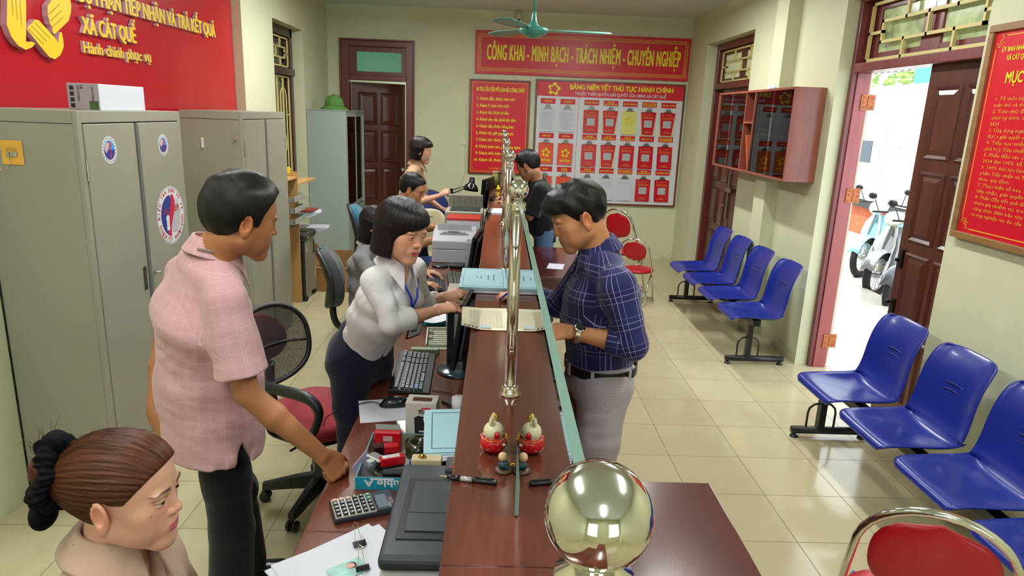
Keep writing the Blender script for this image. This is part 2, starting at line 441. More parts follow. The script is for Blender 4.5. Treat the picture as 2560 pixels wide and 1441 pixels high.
def door_right_far():
    d = MB(); x0, x1 = 2.54, 2.64; ya, yb = 6.9, 8.45
    d.box(x0, x1, yb-.08, yb, 0, 2.73); d.box(x0, x1, ya, ya+.08, 0, 2.73); d.box(x0, x1, ya+.08, yb-.08, 2.66, 2.73); d.box(x0-.02, x1, ya+.08, yb-.08, 2.22, 2.28)
    w = struct('door_2', d, FRAMEW, bevel=.005)
    s = MB()
    for a, b in ((6.98, 7.67), (7.67, 8.37)):
        s.box(2.60, 2.63, a, a+.08, 2.28, 2.66); s.box(2.60, 2.63, b-.08, b, 2.28, 2.66); s.box(2.60, 2.63, a+.08, b-.08, 2.6, 2.66); s.box(2.60, 2.63, a+.08, b-.08, 2.28, 2.34)
    part('transom_sash', s, DOORW, w, bevel=.003)
    g = MB(); g.box(2.613, 2.617, 7.0, 8.35, 2.3, 2.64); part('transom_glass', g, mat('glowing_pale_transom', '#c9d0a8', .1, emit='#b5bd94', es=.25), w)  # pane is not see-through; its glow stands in for daylight behind it
    part('grille', grille(w, 2.585, 7.02, 8.33, 2.305, 2.635, FRET, .009), CREAMP, w)
    for i, (a, b) in enumerate(((6.98, 7.67), (7.67, 8.37))):
        lf = panel_leaf(w, 0, b-a-.004, .02, 2.22, .04, DOORW, 4, 2); lf.location = (2.60+.04, a, 0); lf.rotation_euler = (0, 0, PI/2)
    k = MB(); k.box(2.575, 2.595, 7.60, 7.64, .80, 1.30); k.box(2.56, 2.58, 7.50, 7.70, 1.10, 1.14); k.tube([(2.575, 7.62, 1.28), (2.54, 7.62, 1.28), (2.54, 7.62, 1.20)], .008, 8); k.tube([(2.575, 7.57, .95), (2.53, 7.57, .95), (2.53, 7.64, .95)], .008, 8)
    part('bolt', k, mat('grey_bolt_steel', '#8f8a80', .35, .9), w, bevel=.002)
door_right_far()
def door_front():
    d = MB(); x0, x1 = 2.51, 2.64; ya, yb = 3.58, 5.10
    d.box(x0, x1, yb-.04, yb, 0, 2.73); d.box(x0, x1, ya, ya+.06, 0, 2.73); d.box(x0, x1, ya+.06, yb-.04, 2.70, 2.73); d.box(x0-.01, x1, ya+.06, yb-.04, 2.23, 2.29)
    w = struct('door_3', d, wood('front_frame_wood', '#55191d', '#762c2f', .36, 'Z'), bevel=.005)
    f = MB(); f.box(2.545, 2.64, yb-.052, yb-.04, .0, 2.23); part('jamb_lining', f, PINKW, w, bevel=.002, label='wood lining of the door jamb, pinkish sunlight put into its colour')
    s = MB()
    for a, b in ((3.64, 4.35), (4.35, 5.06)):
        s.box(2.60, 2.635, a, a+.10, 2.29, 2.70); s.box(2.60, 2.635, b-.10, b, 2.29, 2.70); s.box(2.60, 2.635, a+.10, b-.10, 2.64, 2.70); s.box(2.60, 2.635, a+.10, b-.10, 2.29, 2.36)
    part('transom_sash', s, wood('front_frame_wood', '', ''), w, bevel=.003)
    g = MB(); g.box(2.615, 2.619, 3.66, 5.04, 2.3, 2.69); part('transom_glass', g, mat('glowing_leafy_transom', '#a9b98a', .15, var=.5, vscale=9, emit='#9aa878', es=.22), w)  # leafy blotches and daylight glow are put into the pane's own colour
    part('grille', grille(w, 2.575, 3.68, 5.02, 2.31, 2.68, FRET, .010), CREAMP, w)
    # closed leaf with raised panels
    lf = panel_leaf(w, 0, .70, .02, 2.23, .042, DOORW, 4, 2); lf.location = (2.615, 3.54, 0); lf.rotation_euler = (0, 0, PI/2)
    b = MB(); b.box(2.556, 2.574, 4.165, 4.195, .62, .80); b.cyl((2.565, 4.18, .78), (2.525, 4.18, .78), .008, 10); b.sphere((2.52, 4.18, .78), .016, 12, 8); b.box(2.556, 2.574, 4.165, 4.195, 1.0, 1.12); b.cyl((2.565, 4.20, 1.05), (2.54, 4.20, 1.05), .012, 10)
    part('bolt', b, mat('dark_bolt_steel', '#2c2a2a', .4, .7), w, bevel=.002)
    # the other leaf stands folded out against the outer wall
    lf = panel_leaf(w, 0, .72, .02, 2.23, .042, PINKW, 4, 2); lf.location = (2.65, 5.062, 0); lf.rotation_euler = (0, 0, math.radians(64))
    lf['label'] = 'reddish leaf standing open, sunlight put into its colour'
    for z in (.22, 1.36, 2.03):
        h = MB(); h.box(2.592, 2.636, 5.040, 5.0475, z-.055, z+.055); h.cyl((2.646, 5.048, z-.045), (2.646, 5.048, z+.045), .008, 10); h.box(2.656, 2.70, 5.052, 5.0585, z-.055, z+.055)
        for dz in (-.035, 0, .035):
            h.sphere((2.612, 5.039, z+dz), .005, 8, 6); h.sphere((2.68, 5.051, z+dz), .005, 8, 6)
        part('hinge', h, mat('rusty_orange_paint', '#a86238', .5, .2, var=.45, vscale=70), w)
door_front()
# ================================================================ outside the front door
m = MB(); m.box(2.68, 4.45, 2.0, 12, -.12, -.01); struct('ground_terrace', m, floor_mat('terrace_tiles', '#c9c2b0', '#d8d2c2', .1, .1, .5, '#8d8677', .3))
m = MB(); m.box(4.45, 12, -2, 20, -.3, -.14); struct('ground_yard', m, mat('yard_concrete', '#b9b4aa', .8, var=.15, vscale=4))
m = MB(); m.box(7.0, 7.2, 6, 19, -.14, .40); b = struct('wall_yard_base', m, mat('yard_brick', '#b5603f', .8, var=.25, vscale=14))
def outside():
    white = mat('white_panel_paint', '#e9ecec', .5); blk = mat('black_strip', '#23262a', .5)
    m = MB(); m.box(6.9, 7.6, 9.0, 16.0, .52, 2.08)
    w = thing('metal_kiosk', 'white painted metal kiosk behind the motorbikes in the yard', 'kiosk', (6.9, 12.5, 0))
    def P(n, mb, mt, **k):
        o = part(n, mb, mt, w, **k); o.matrix_parent_inverse = Matrix.Translation((-6.9, -12.5, 0)); return o
    P('body', m, white, bevel=.05)
    m = MB(); m.box(6.88, 7.6, 9.0, 16.0, .40, .52); P('base_strip', m, blk)
    m = MB(); m.box(6.93, 7.6, 9.2, 15.8, 2.08, 2.2); m.box(7.1, 7.5, 9.6, 13.6, 2.2, 2.62); P('roof_box', m, white, bevel=.06)
    m = MB(); m.box(6.885, 6.9, 12.32, 12.335, .55, 2.0); m.box(6.87, 6.9, 12.45, 12.52, 1.38, 1.5); P('door_seam', m, mat('seam_grey', '#9aa0a0', .5))
    m = MB(); m.box(6.885, 6.9, 11.62, 12.06, 1.36, 1.60); s = P('notice_plate', m, mat('faded_plate', '#c9cac4', .4))
    t = MB()
    text(t, 'CẤM', (6.883, 11.84, 1.51), (0, -1, 0), (0, 0, 1), .07, align='CENTER', bold=.001); text(t, 'VIẾT VẼ', (6.883, 11.84, 1.41), (0, -1, 0), (0, 0, 1), .06, align='CENTER', bold=.001)
    t2 = part('lettering', t, mat('plate_blue_ink', '#5c7fa8', .5), s)
    m = MB(); m.box(6.885, 6.9, 12.75, 13.2, 1.22, 1.62); P('dark_plate', m, mat('dark_plate', '#3c4650', .4))
    # corrugated sheet
    m = MB(); rows = []
    ys = [9.2+.03*i for i in range(150)]
    for z in (2.02, 3.6): rows.append([(8.0+.012*math.sin(y*2*PI/.12), y, z) for y in ys])
    m.strip(rows); o = part('corrugated_fence', m, mat('teal_sheet_paint', '#4fb3ac', .45), smooth=True); tag(o, 'teal corrugated sheet fence rising above the white kiosk', 'fence')
    # shed roof and posts seen over the kiosk
    s = thing('shed', 'grey roofed open shed with pale posts beyond the kiosk', 'shed', (9, 16.5, 0))
    def Q(n, mb, mt, **k):
        o = part(n, mb, mt, s, **k); o.matrix_parent_inverse = Matrix.Translation((-9, -16.5, 0)); return o
    m = MB(); rows = []
    ys = [13.6+.05*i for i in range(110)]
    for x, z in ((8.1, 3.0), (10.5, 3.5)): rows.append([(x, y, z+.03*math.sin(y*2*PI/.25)) for y in ys])
    m.strip(rows); Q('roof', m, mat('grey_roof_sheet', '#8d8b84', .6), solid=.01)
    m = MB(); 
    for y in (14.0, 15.6, 17.4): m.cyl((8.4, y, -.1), (8.4, y, 3.0), .05, 10)
    Q('posts', m, white)
    # trees far behind
    rnd = random.Random(3)
    for k, (x, y, z, r) in enumerate(((12.8, 20.2, 3.6, 1.9), (13.2, 15.6, 4.6, 1.9), (14, 26, 4.2, 2.4))):
        tr = thing('leafy_tree', ['broad leafy tree behind the shed roof', 'tall leafy tree above the teal fence', 'pale leafy tree farthest behind the shed'][k], 'tree', (x, y, -.14), 0, 'trees beyond the yard')
        m = MB(); m.cyl((0, 0, 0), (.1, .1, z-.6), .16, 10, .09); part('trunk', m, mat('bark', '#6f5f4c', .9), tr)
        m = MB()
        for i in range(1400):
            d = Vector((rnd.gauss(0, 1), rnd.gauss(0, 1), rnd.gauss(0, 1))).normalized()*r*(.55+.45*rnd.random()); c = d+Vector((0, 0, z))
            q = Matrix.Rotation(rnd.random()*6, 3, 'Z') @ Matrix.Rotation(rnd.random()*3, 3, 'X'); s_ = .09+.07*rnd.random()
            m.add([c+q @ Vector(p)*s_ for p in ((-1, 0, 0), (0, -.5, 0), (1, 0, 0), (0, .5, .1))], [(0, 1, 2, 3)])
        part('foliage', m, mat('leaf_green', '#86a355', .6), tr)
outside()
def motorbike(label, loc, rz, body, accent, sc=1.0):
    """scooter: front wheel, fork, leg shield, headlight cowl with mirrors, seat, rear body; x forward"""
    b = thing('motorbike', label, 'motorbike', loc, rz, 'motorbikes parked outside the door'); b.scale = (sc,)*3
    tyre = mat('tyre_rubber', '#1d1d1f', .7); ch = mat('bike_steel', '#b9bcc0', .25, 1); bm = mat('bike_paint_'+body, body, .25, coat=.5); am = mat('bike_trim_'+accent, accent, .3, coat=.4); bl = mat('bike_black', '#1b1c1f', .4)
    for x in (.62, -.62):
        t = MB(); t.tube([(x+.25*math.cos(a), 0, .27+.25*math.sin(a)) for a in [2*PI*i/28 for i in range(28)]], .045, 10, closed=True); w = part('wheel', t, tyre, b, smooth=True)
        r = MB(); r.tube([(x+.20*math.cos(a), 0, .27+.20*math.sin(a)) for a in [2*PI*i/24 for i in range(24)]], .014, 8, closed=True); r.cyl((x, -.05, .27), (x, .05, .27), .04, 14)
        for i in range(12):
            a = 2*PI*i/12; r.cyl((x, 0, .27), (x+.2*math.cos(a), 0, .27+.2*math.sin(a)), .005, 5)
        part('rim', r, ch, w, smooth=True)
    def ell(rows, n=14):
        m = MB(); R = []
        for (x, z, hy, hz) in rows: R.append([(x, hy*math.cos(2*PI*i/n), z+hz*math.sin(2*PI*i/n)) for i in range(n)])
        m.loft(R); return m
    f = MB()
    for s in (-1, 1): f.tube([(.62, s*.07, .27), (.45, s*.07, .62), (.40, s*.03, .85)], .018, 8)
    part('fork', f, ch, b, smooth=True)
    fd = MB(); R = []
    for i in range(12):
        a = math.radians(20+i*13); R.append([(.62+.31*math.cos(a)+0*k, y, .27+.31*math.sin(a)-abs(y)*.4) for k, y in enumerate((-.075, -.05, 0, .05, .075))])
    fd.strip(R); part('front_fender', fd, bm, b, smooth=True, solid=.006)
    sh = MB(); R = []
    for (x, z, w) in ((.46, .30, .10), (.50, .42, .17), (.47, .56, .22), (.42, .70, .20), (.38, .84, .12)):
        R.append([(x-.10*abs(math.sin(t))**2-.02, w*math.sin(t), z) for t in [-PI/2+PI*i/10 for i in range(11)]])
    sh.strip(R); part('leg_shield', sh, bm, b, smooth=True, solid=.012)
    part('headlight_cowl', ell([(.50, .90, .03, .03), (.47, .92, .10, .07), (.40, .95, .13, .08), (.32, .96, .10, .06), (.26, .97, .03, .03)]), am, b, smooth=True)
    l = MB(); l.sphere((.475, 0, .91), .07, 14, 8, (.5, 1, .7)); part('headlight', l, mat('lamp_glass', '#dfe6ea', .05, spec=.8), b, smooth=True)
    h = MB(); h.tube([(.30, -.33, .98), (.34, -.12, 1.0), (.34, .12, 1.0), (.30, .33, .98)], .013, 8); hb = part('handlebar', h, bl, b, smooth=True)
    for s in (-1, 1): mr = MB(); mr.tube([(.32, s*.25, .99), (.36, s*.30, 1.14)], .006, 6); mr.sphere((.37, s*.33, 1.18), .05, 12, 8, (.35, 1.1, .8)); part('mirror', mr, bl, b, smooth=True)
    part('rear_body', ell([(.05, .48, .07, .10), (-.15, .60, .12, .13), (-.45, .66, .13, .12), (-.75, .72, .07, .06), (-.85, .74, .02, .02)]), bm, b, smooth=True)
    part('floor_board', ell([(.48, .32, .10, .05), (.3, .26, .15, .05), (.1, .28, .15, .09), (-.05, .4, .12, .12)]), am, b, smooth=True)
    part('seat', ell([(.10, .70, .06, .03), (.0, .745, .12, .045), (-.3, .765, .13, .05), (-.6, .80, .11, .04), (-.72, .81, .04, .02)]), bl, b, smooth=True)
    e = MB(); e.sphere((-.1, .02, .28), .13, 14, 8, (1.3, .8, .8)); e.cyl((-.5, -.12, .25), (-.85, -.13, .33), .04, 12, .055); part('engine', e, mat('engine_grey', '#74716c', .45, .7), b, smooth=True)
    k = MB(); k.tube([(0, .1, .2), (-.02, .2, .0)], .01, 6); part('kickstand', k, bl, b)
    return b
motorbike('light blue scooter parked behind the grey one beside the kiosk', (5.55, 9.45, -.14), math.radians(215), '#86c8de', '#cfe3e6')
motorbike('silver grey scooter parked nearest the doorway with cream headlight cowl', (5.15, 8.35, -.14), math.radians(215), '#8a8d92', '#cfc7b0')
motorbike('dark scooter standing at the edge of the terrace by the door leaf', (4.95, 7.55, -.14), math.radians(215), '#4c5058', '#8f9499')
# ================================================================ counter, posts, screens, tables
CW = wood('counter_wood', '#472018', '#6c3829', .16, 'Y', 1.6, .5)
CWD = wood('counter_side_wood', '#3c1511', '#5c241b', .25, 'Y', 1.6, .35)
TW = wood('table_wood', '#37100f', '#571d1a', .2, 'Y', 1.4, .4)
STEEL = mat('polished_steel', '#d8d0c0', .09, 1)
STEEL2 = mat('brushed_steel', '#b9b4a6', .25, 1)
CHROME = mat('chrome', '#e2dfd8', .05, 1)
def glass_mat(name, tint, rough=.01, spec=1.0):
    m = bpy.data.materials.new(name); t = NT(m)
    out = [n for n in t.t.nodes if n.type == 'OUTPUT_MATERIAL'][0]
    tr = t.n('ShaderNodeBsdfTransparent'); tr.inputs[0].default_value = (*lin(tint), 1)
    gl = t.n('ShaderNodeBsdfGlossy'); gl.inputs['Roughness'].default_value = rough
    fr = t.n('ShaderNodeFresnel'); fr.inputs[0].default_value = 1.5
    k = t.math('MULTIPLY', fr.outputs[0], spec)
    mx = t.n('ShaderNodeMixShader'); t.l(k, mx.inputs[0]); t.l(tr.outputs[0], mx.inputs[1]); t.l(gl.outputs[0], mx.inputs[2]); t.l(mx.outputs[0], out.inputs[0])
    _M[name] = m; return m
PANE = glass_mat('clear_screen_glass', '#e4efe9')
CABG = glass_mat('cabinet_door_glass', '#b9cfc4')
EDGE = mat('glass_edge_green', '#66837a', .12, spec=.8)
def counter():
    t = thing('service_counter', 'long reddish brown wooden service counter with a raised ledge running down the room', 'counter', (0, 0, 0))
    cuts = [-.9, 1.02, 2.62, 4.21, 5.81, 7.62]
    for a, b in zip(cuts[:-1], cuts[1:]):
        m = MB(); m.box(-.078, .18, a+.001, b-.001, 1.075, 1.10); part('counter_top', m, CW, t, bevel=.003)
    m = MB(); m.box(.11, .15, -.9, 7.6, .02, 1.075)
    part('counter_body', m, CWD, t, bevel=.002)
    m = MB()
    for y in (-.88, .9, 2.6, 4.2, 5.8, 7.56): m.box(-.04, .11, y, y+.025, .751, 1.075)
    part('bracket_panels', m, CWD, t)
    return t
counter()
def staff_desk():
    t = thing('staff_desk', 'low reddish brown staff desk joined along the back of the service counter', 'desk')
    cuts = [-.9, 1.62, 3.44, 5.25, 7.6]
    for a, b in zip(cuts[:-1], cuts[1:]):
        m = MB(); m.box(-.49, .108, a+.001, b-.001, .722, .75); part('desk_top', m, CW, t, bevel=.004)
        m = MB(); m.box(-.46, .10, a+.02, a+.045, 0, .722); part('side_panel', m, CWD, t)
    m = MB(); m.box(.085, .105, -.9, 7.6, .02, .72); part('back_panel', m, CWD, t)
staff_desk()
def lathe_post(y, label):
    t = thing('screen_post', label, 'post', (.055, y, 1.10), 0, 'steel ball-topped posts on the counter')
    m = MB(); m.smooth = True
    m.lathe([(.033, 0), (.033, .006), (.030, .008), (.031, .012), (.027, .016), (.028, .02), (.023, .026), (.0175, .03)], (0, 0, 0), 36); part('base_collar', m, STEEL, t)
    m = MB(); m.smooth = True
    m.lathe([(.0172, .02), (.0172, .512)], (0, 0, 0), 36); part('tube', m, STEEL, t)
    m = MB(); m.smooth = True
    m.lathe([(.0172, .508), (.0205, .512), (.0215, .518), (.0195, .523), (.0215, .527), (.020, .533), (.013, .537), (.011, .543)], (0, 0, 0), 36); part('neck_collar', m, STEEL, t)
    m = MB(); m.smooth = True; m.sphere((0, 0, .566), .027, 48, 28); part('ball', m, mat('mirror_steel', '#dcd8cc', .045, 1), t)
    for z in (.13, .42):
        m = MB(); m.smooth = True
        m.lathe([(.0045, 0), (.0045, .004), (.002, .0055)], (-.004, -.0168, z), 12, (-.2, -1, 0)); m.lathe([(.006, 0), (.006, .012), (.004, .014)], (.016, 0, z), 12, (1, 0, 0)); part('clamp_screw', m, STEEL2, t)
for i, y in enumerate((.297, 1.768, 3.24, 4.71, 6.18, 7.5)):
    lathe_post(y, ['steel post whose large mirrored ball fills the near end of the counter', 'steel post standing beside the cream certificate, second from the near end',
        'third steel post, just beyond the pale blue booklets', 'fourth steel post from the near end of the counter', 'fifth steel post, last but one at the far end', 'last steel post beside the glass jar'][i])
def pane(y0, y1, label):
    """upright sheet with a rounded service opening at the bottom"""
    t = thing('glass_screen', label, 'glass screen', (.057, y0, 0), 0, 'glass screens between the counter posts')
    L = y1-y0; a, b = L*.13, L*.595; z0, z1, h = 1.103, 1.645, 1.262
    pts = [(0, z0), (a, z0)]
    for i in range(7):
        q = PI/2*i/6; pts.append((a+.05*(1-math.cos(q)), h-.05+.05*math.sin(q)))
    for i in range(7):
        q = PI/2*i/6; pts.append((b-.012+.012*math.sin(q), h-.04+.04*math.cos(q)))
    pts += [(b, z0), (L, z0), (L, z1), (0, z1)]
    n = len(pts); m = MB(); e = .004
    vs = [(-e, y, z) for y, z in pts]+[(e, y, z) for y, z in pts]
    m.m = 0; m.add(vs, [tuple(range(n)), tuple(reversed(range(n, 2*n)))])
    m.m = 1; m.add(vs, [(i, n+i, n+(i+1) % n, (i+1) % n) for i in range(n)])
    g = part('pane', m, [PANE, EDGE], t); return t
for i, (a, b) in enumerate(((.33, 1.74), (1.80, 3.21), (3.27, 4.68), (4.74, 6.15), (6.21, 7.47))):
    pane(a, b, ['clear glass screen with a low opening beside the red figurine', 'clear glass screen beside the plaid-shirted customer', 'clear glass screen past the blue booklets', 'clear glass screen by the customer in black', 'clear glass screen at the far end of the counter'][i])
def side_table(y0, y1, label, x1=.70):
    t = thing('customer_table', label, 'table', (.44, (y0+y1)/2, 0), 0, 'low wooden tables against the customer side of the counter')
    h = (y1-y0)/2
    m = MB(); m.box(-.255, x1-.44, -h, h, .722, .75); part('tabletop', m, TW, t, bevel=.005)
    m = MB(); m.box(-.23, x1-.48, -h+.03, h-.03, .64, .72); part('apron', m, CWD, t)
    for sx in (-.21, x1-.50):
        for sy in (-h+.06, h-.06):
            m = MB(); m.box(sx-.025, sx+.025, sy-.025, sy+.025, 0, .64); part('leg', m, CWD, t, bevel=.003)
side_table(.62, 1.926, 'dark wooden table beside the near steel ball on the customer side')
side_table(4.68, 5.80, 'reddish wooden table behind the customer in the plaid shirt', .68)

# ---------------------------------------------------------------- metal cabinets
GREY = mat('grey_green_steel_paint', '#8f8d7e', .42, var=.04, vscale=2)
GREYD = mat('cabinet_gap_dark', '#35352f', .6)
def cabinet(name, label, y0, y1, zt=1.80, x0=-2.165, x1=-1.75, split=.5):
    t = thing(name, label, 'cabinet', (x0, y0, 0), 0, 'tall grey metal cabinets')
    D = x1-x0; L = y1-y0
    m = MB(); m.box(0, D-.02, 0, L, 0, zt)
    b = part('body', m, GREY, t, bevel=.004)
    m = MB(); m.box(D-.02, D, 0, .03, 0, zt); m.box(D-.02, D, L-.03, L, 0, zt); m.box(D-.02, D, .03, L-.03, zt-.05, zt); m.box(D-.02, D, .03, L-.03, 0, .12); part('face_frame', m, GREY, t, bevel=.002)
    m = MB(); m.box(.005, D-.022, -.0015, 0, zt-.055, zt-.052); m.box(D-.0205, D-.012, .03, L-.03, .12, zt-.05); part('seam', m, GREYD, t)
    s = L*split
    for k, (a, c) in enumerate(((.034, s-.024), (s+.004, L-.034))):
        m = MB(); m.box(D-.012, D+.004, a, c, .125, zt-.055); dr = part('door', m, GREY, t, bevel=.003)
        for z in (.25, zt-.25):
            h = MB(); yy = .032 if k == 0 else L-.032; h.cyl((D+.003, yy, z-.045), (D+.003, yy, z+.045), .005, 8); part('hinge', h, STEEL2, dr)
    m = MB(); m.box(D-.006, D+.01, s-.022, s+.002, .13, zt-.06); part('meeting_strip', m, mat('strip_grey', '#6d6f6c', .4, .3), t)
    m = MB(); m.box(D+.004, D+.007, s-.075, s-.045, .93, 1.05); r = part('recessed_handle', m, STEEL2, t, bevel=.002)
    m = MB(); m.box(D+.0065, D+.008, s-.068, s-.052, .95, 1.03); part('slot', m, GREYD, r)
    m = MB(); m.smooth = True; m.cyl((D+.004, s+.03, 1.0), (D+.030, s+.03, 1.0), .005, 10); m.sphere((D+.032, s+.03, 1.0), .009, 12, 8); part('key', m, STEEL, t)
    return t, D, L, s
c1, D, L1, s1 = cabinet('metal_cabinet', 'tall grey metal cabinet behind the man in pink with round survey stickers on its doors', 2.945, 3.885)
c2, D, L2, s2 = cabinet('metal_cabinet', 'tall grey metal cabinet farther along the wall, with no stickers', 4.80, 5.775)
def disc(mb, c, r, a0=0, a1=2*PI, seg=40, r0=0, X=0):
    """flat ring in the yz plane"""
    vs = []; fs = []; n = seg+1
    for i in range(n):
        a = a0+(a1-a0)*i/seg; vs += [(X, c[0]+r0*math.cos(a), c[1]+r0*math.sin(a)), (X, c[0]+r*math.cos(a), c[1]+r*math.sin(a))]
    for i in range(seg): fs.append((2*i, 2*i+1, 2*i+3, 2*i+2))
    mb.add(vs, fs)
INK_R = mat('ink_red', '#b3262d', .5); INK_B = mat('ink_blue', '#27327c', .5); INK_C = mat('ink_cyan', '#3f8fc8', .5); INK_K = mat('ink_black', '#1e1d22', .5); PAPERW = mat('white_vinyl', '#dcdde0', .35); SKINP = mat('sticker_peach', '#d9a490', .5); PINKR = mat('sticker_crimson', '#b02046', .5)
YEL = mat('sign_yellow', '#e6c21c', .4)
def sticker(cab, y, z, R, big=False):
    X = D+.0048
    m = MB(); m.smooth = False
    m.m = 0; disc(m, (y, z), R, X=X); m.m = 3; disc(m, (y, z), R*.97, r0=R*.955, X=X+.0002)
    if not big:
        m.m = 1; disc(m, (y, z), R*.70, -PI, 0, X=X+.0003); m.m = 2; disc(m, (y, z), R*.70, 0, PI, X=X+.0003)
        m.m = 4; disc(m, (y-.18*R, z+.12*R), R*.40, PI*.3, PI*1.4, X=X+.0004); m.m = 5
        pts = [(.05, .62), (.22, .3), (.02, .05), (.16, -.2), (.05, -.45), (.2, -.62)]
        for (a, b), (c, d) in zip(pts[:-1], pts[1:]): m.add([(X+.0006, y+(a-.09)*R, z+b*R), (X+.0006, y+(a+.09)*R, z+b*R), (X+.0006, y+(c+.09)*R, z+d*R), (X+.0006, y+(c-.09)*R, z+d*R)], [(0, 1, 2, 3)])
        m.m = 1
        for k, h in enumerate((.1, .2, .15, .3, .18)): m.box(X+.0004, X+.0007, y+(-.55+.2*k)*R, y+(-.45+.2*k)*R, z-.25*R, z+(-.25+h)*R)
        m.m = 6
        for k in range(22):
            a = k*2*PI/22; m.cbox((X+.0004, y+.83*R*math.cos(a), z+.83*R*math.sin(a)), (.0004, R*.07, R*.10), Matrix.Rotation(a, 3, 'X'))
    else:
        # blue half moon, crimson wave, ruled half
        m.m = 1; vs = []; N = 30
        for i in range(N+1):
            a = PI/2+PI*i/N; zz = math.sin(a); edge = .18*math.sin(zz*PI); vs += [(X+.0003, y+.70*R*math.cos(a), z+.70*R*zz), (X+.0003, y+(edge-.02)*R, z+.70*R*zz)]
        m.add(vs, [(2*i, 2*i+1, 2*i+3, 2*i+2) for i in range(N)])
        m.m = 5; vs = []
        for i in range(N+1):
            zz = -.70+1.40*i/N; w = .17*math.sqrt(max(0, 1-(zz/.72)**2))+.02; c_ = .18*math.sin(zz*PI); vs += [(X+.0005, y+(c_-w)*R, z+zz*R), (X+.0005, y+(c_+w)*R, z+zz*R)]
        m.add(vs, [(2*i, 2*i+1, 2*i+3, 2*i+2) for i in range(N)])
        m.m = 6
        for k in range(22):
            zz = -.6+1.2*k/21; x0_ = .18*math.sin(zz*PI)+.2; x1_ = math.sqrt(max(0, .7**2-zz*zz))
            if x1_ > x0_: m.box(X+.0003, X+.0006, y+x0_*R, y+x1_*R, z+(zz-.006)*R, z+(zz+.006)*R)
        m.m = 0; m.cbox((X+.0007, y-.25*R, z-.32*R), (.0002, .2*R, .34*R)); m.add([(X+.0007, y+(-.25+.12*math.cos(a))*R, z+(-.08+.12*math.sin(a))*R) for a in [2*PI*i/14 for i in range(14)]], [tuple(range(14))])
        m.m = 7
        text(m, '1.4.', (X+.0007, y-.55*R, z+.08*R), (0, 1, 0), (0, 0, 1), R*.28, .8, bold=R*.008)
        text(m, '2019', (X+.0007, y+.12*R, z+.10*R), (0, 1, 0), (0, 0, 1), R*.30, .8, bold=R*.008)
        def ringtext(s, a_mid, r, flip=False, size=.16):
            n = len(s); da = .175
            for i, ch in enumerate(s):
                if ch == ' ': continue
                a = a_mid-(i-(n-1)/2)*da if not flip else a_mid+(i-(n-1)/2)*da
                u = Vector((0, math.cos(a), math.sin(a))) if not flip else -Vector((0, math.cos(a), math.sin(a))); rr = Vector((0, u.z, -u.y))
                rad = (r-size*.35) if not flip else (r+size*.35)
                text(m, ch, Vector((X+.0007, y, z))+Vector((0, math.cos(a), math.sin(a)))*rad*R, rr, u, R*size*1.2, .9, align='CENTER', bold=R*.004)
        ringtext('TỔNG ĐIỀU TRA DÂN SỐ VÀ NHÀ Ở', PI/2, .84); ringtext('VIỆT NAM', -PI/2, .84, True)
        for a in (-PI/2-.85, -PI/2+.85): text(m, '★', (X+.0007, y+.84*R*math.cos(a), z+.84*R*math.sin(a)-.05*R), (0, 1, 0), (0, 0, 1), R*.15, align='CENTER')
    return part('sticker', m, [PAPERW, INK_B, INK_C, INK_K, SKINP, PINKR, INK_K, INK_R], cab, label='round population survey sticker' if big else 'small round logo sticker')
sticker(c1, 3.155-2.945, 1.63, .062); sticker(c1, 3.66-2.945, 1.63, .055); sticker(c1, 3.68-2.945, 1.26, .155, True)
def hooks():
    # amber adhesive hook on the near side panel
    h = thing('adhesive_hook', 'amber square adhesive hook with a wire loop on the near cabinet side', 'hook', (-2.03, 2.942, 1.62))
    m = MB(); m.box(-.045, .045, -.003, 0, -.05, .05); part('backing', m, mat('amber_plastic', '#dda53a', .2, coat=.5, var=.12, vscale=10), h, bevel=.008)
    m = MB(); m.box(-.022, .022, -.010, -.003, -.018, .004); part('clip', m, STEEL2, h, bevel=.002)
    m = MB(); m.tube([(-.008, -.012, 0), (-.008, -.014, -.04), (-.02, -.022, -.072), (-.036, -.03, -.07), (-.04, -.03, -.055)], .0015, 6); m.tube([(-.018, -.008, .0), (-.018, -.008, .018), (.018, -.008, .018), (.018, -.008, 0)], .0015, 6); part('wire', m, STEEL, h, smooth=True)
    h = thing('wall_hook', 'small white plastic hook stuck on the far cabinet side', 'hook', (-2.02, 4.798, 1.585))
    m = MB(); m.box(-.009, .009, -.004, 0, -.035, .035); part('strip', m, PAPERW, h, bevel=.003); m = MB(); m.tube([(0, -.004, -.02), (0, -.014, -.028), (0, -.014, -.015)], .003, 8); part('prong', m, PAPERW, h)
    h = thing('wall_hook', 'small metal double hook stuck on the far cabinet side', 'hook', (-1.80, 4.798, 1.61))
    m = MB(); m.lathe([(.010, 0), (.009, .003), (.001, .005)], (0, 0, .006), 14, (0, -1, 0)); part('plate', m, STEEL2, h); m = MB()
    for s in (-1, 1): m.tube([(0, -.005, 0), (s*.006, -.008, -.016), (s*.012, -.016, -.018), (s*.014, -.017, -.006)], .0015, 6)
    part('prong', m, STEEL2, h)
hooks()
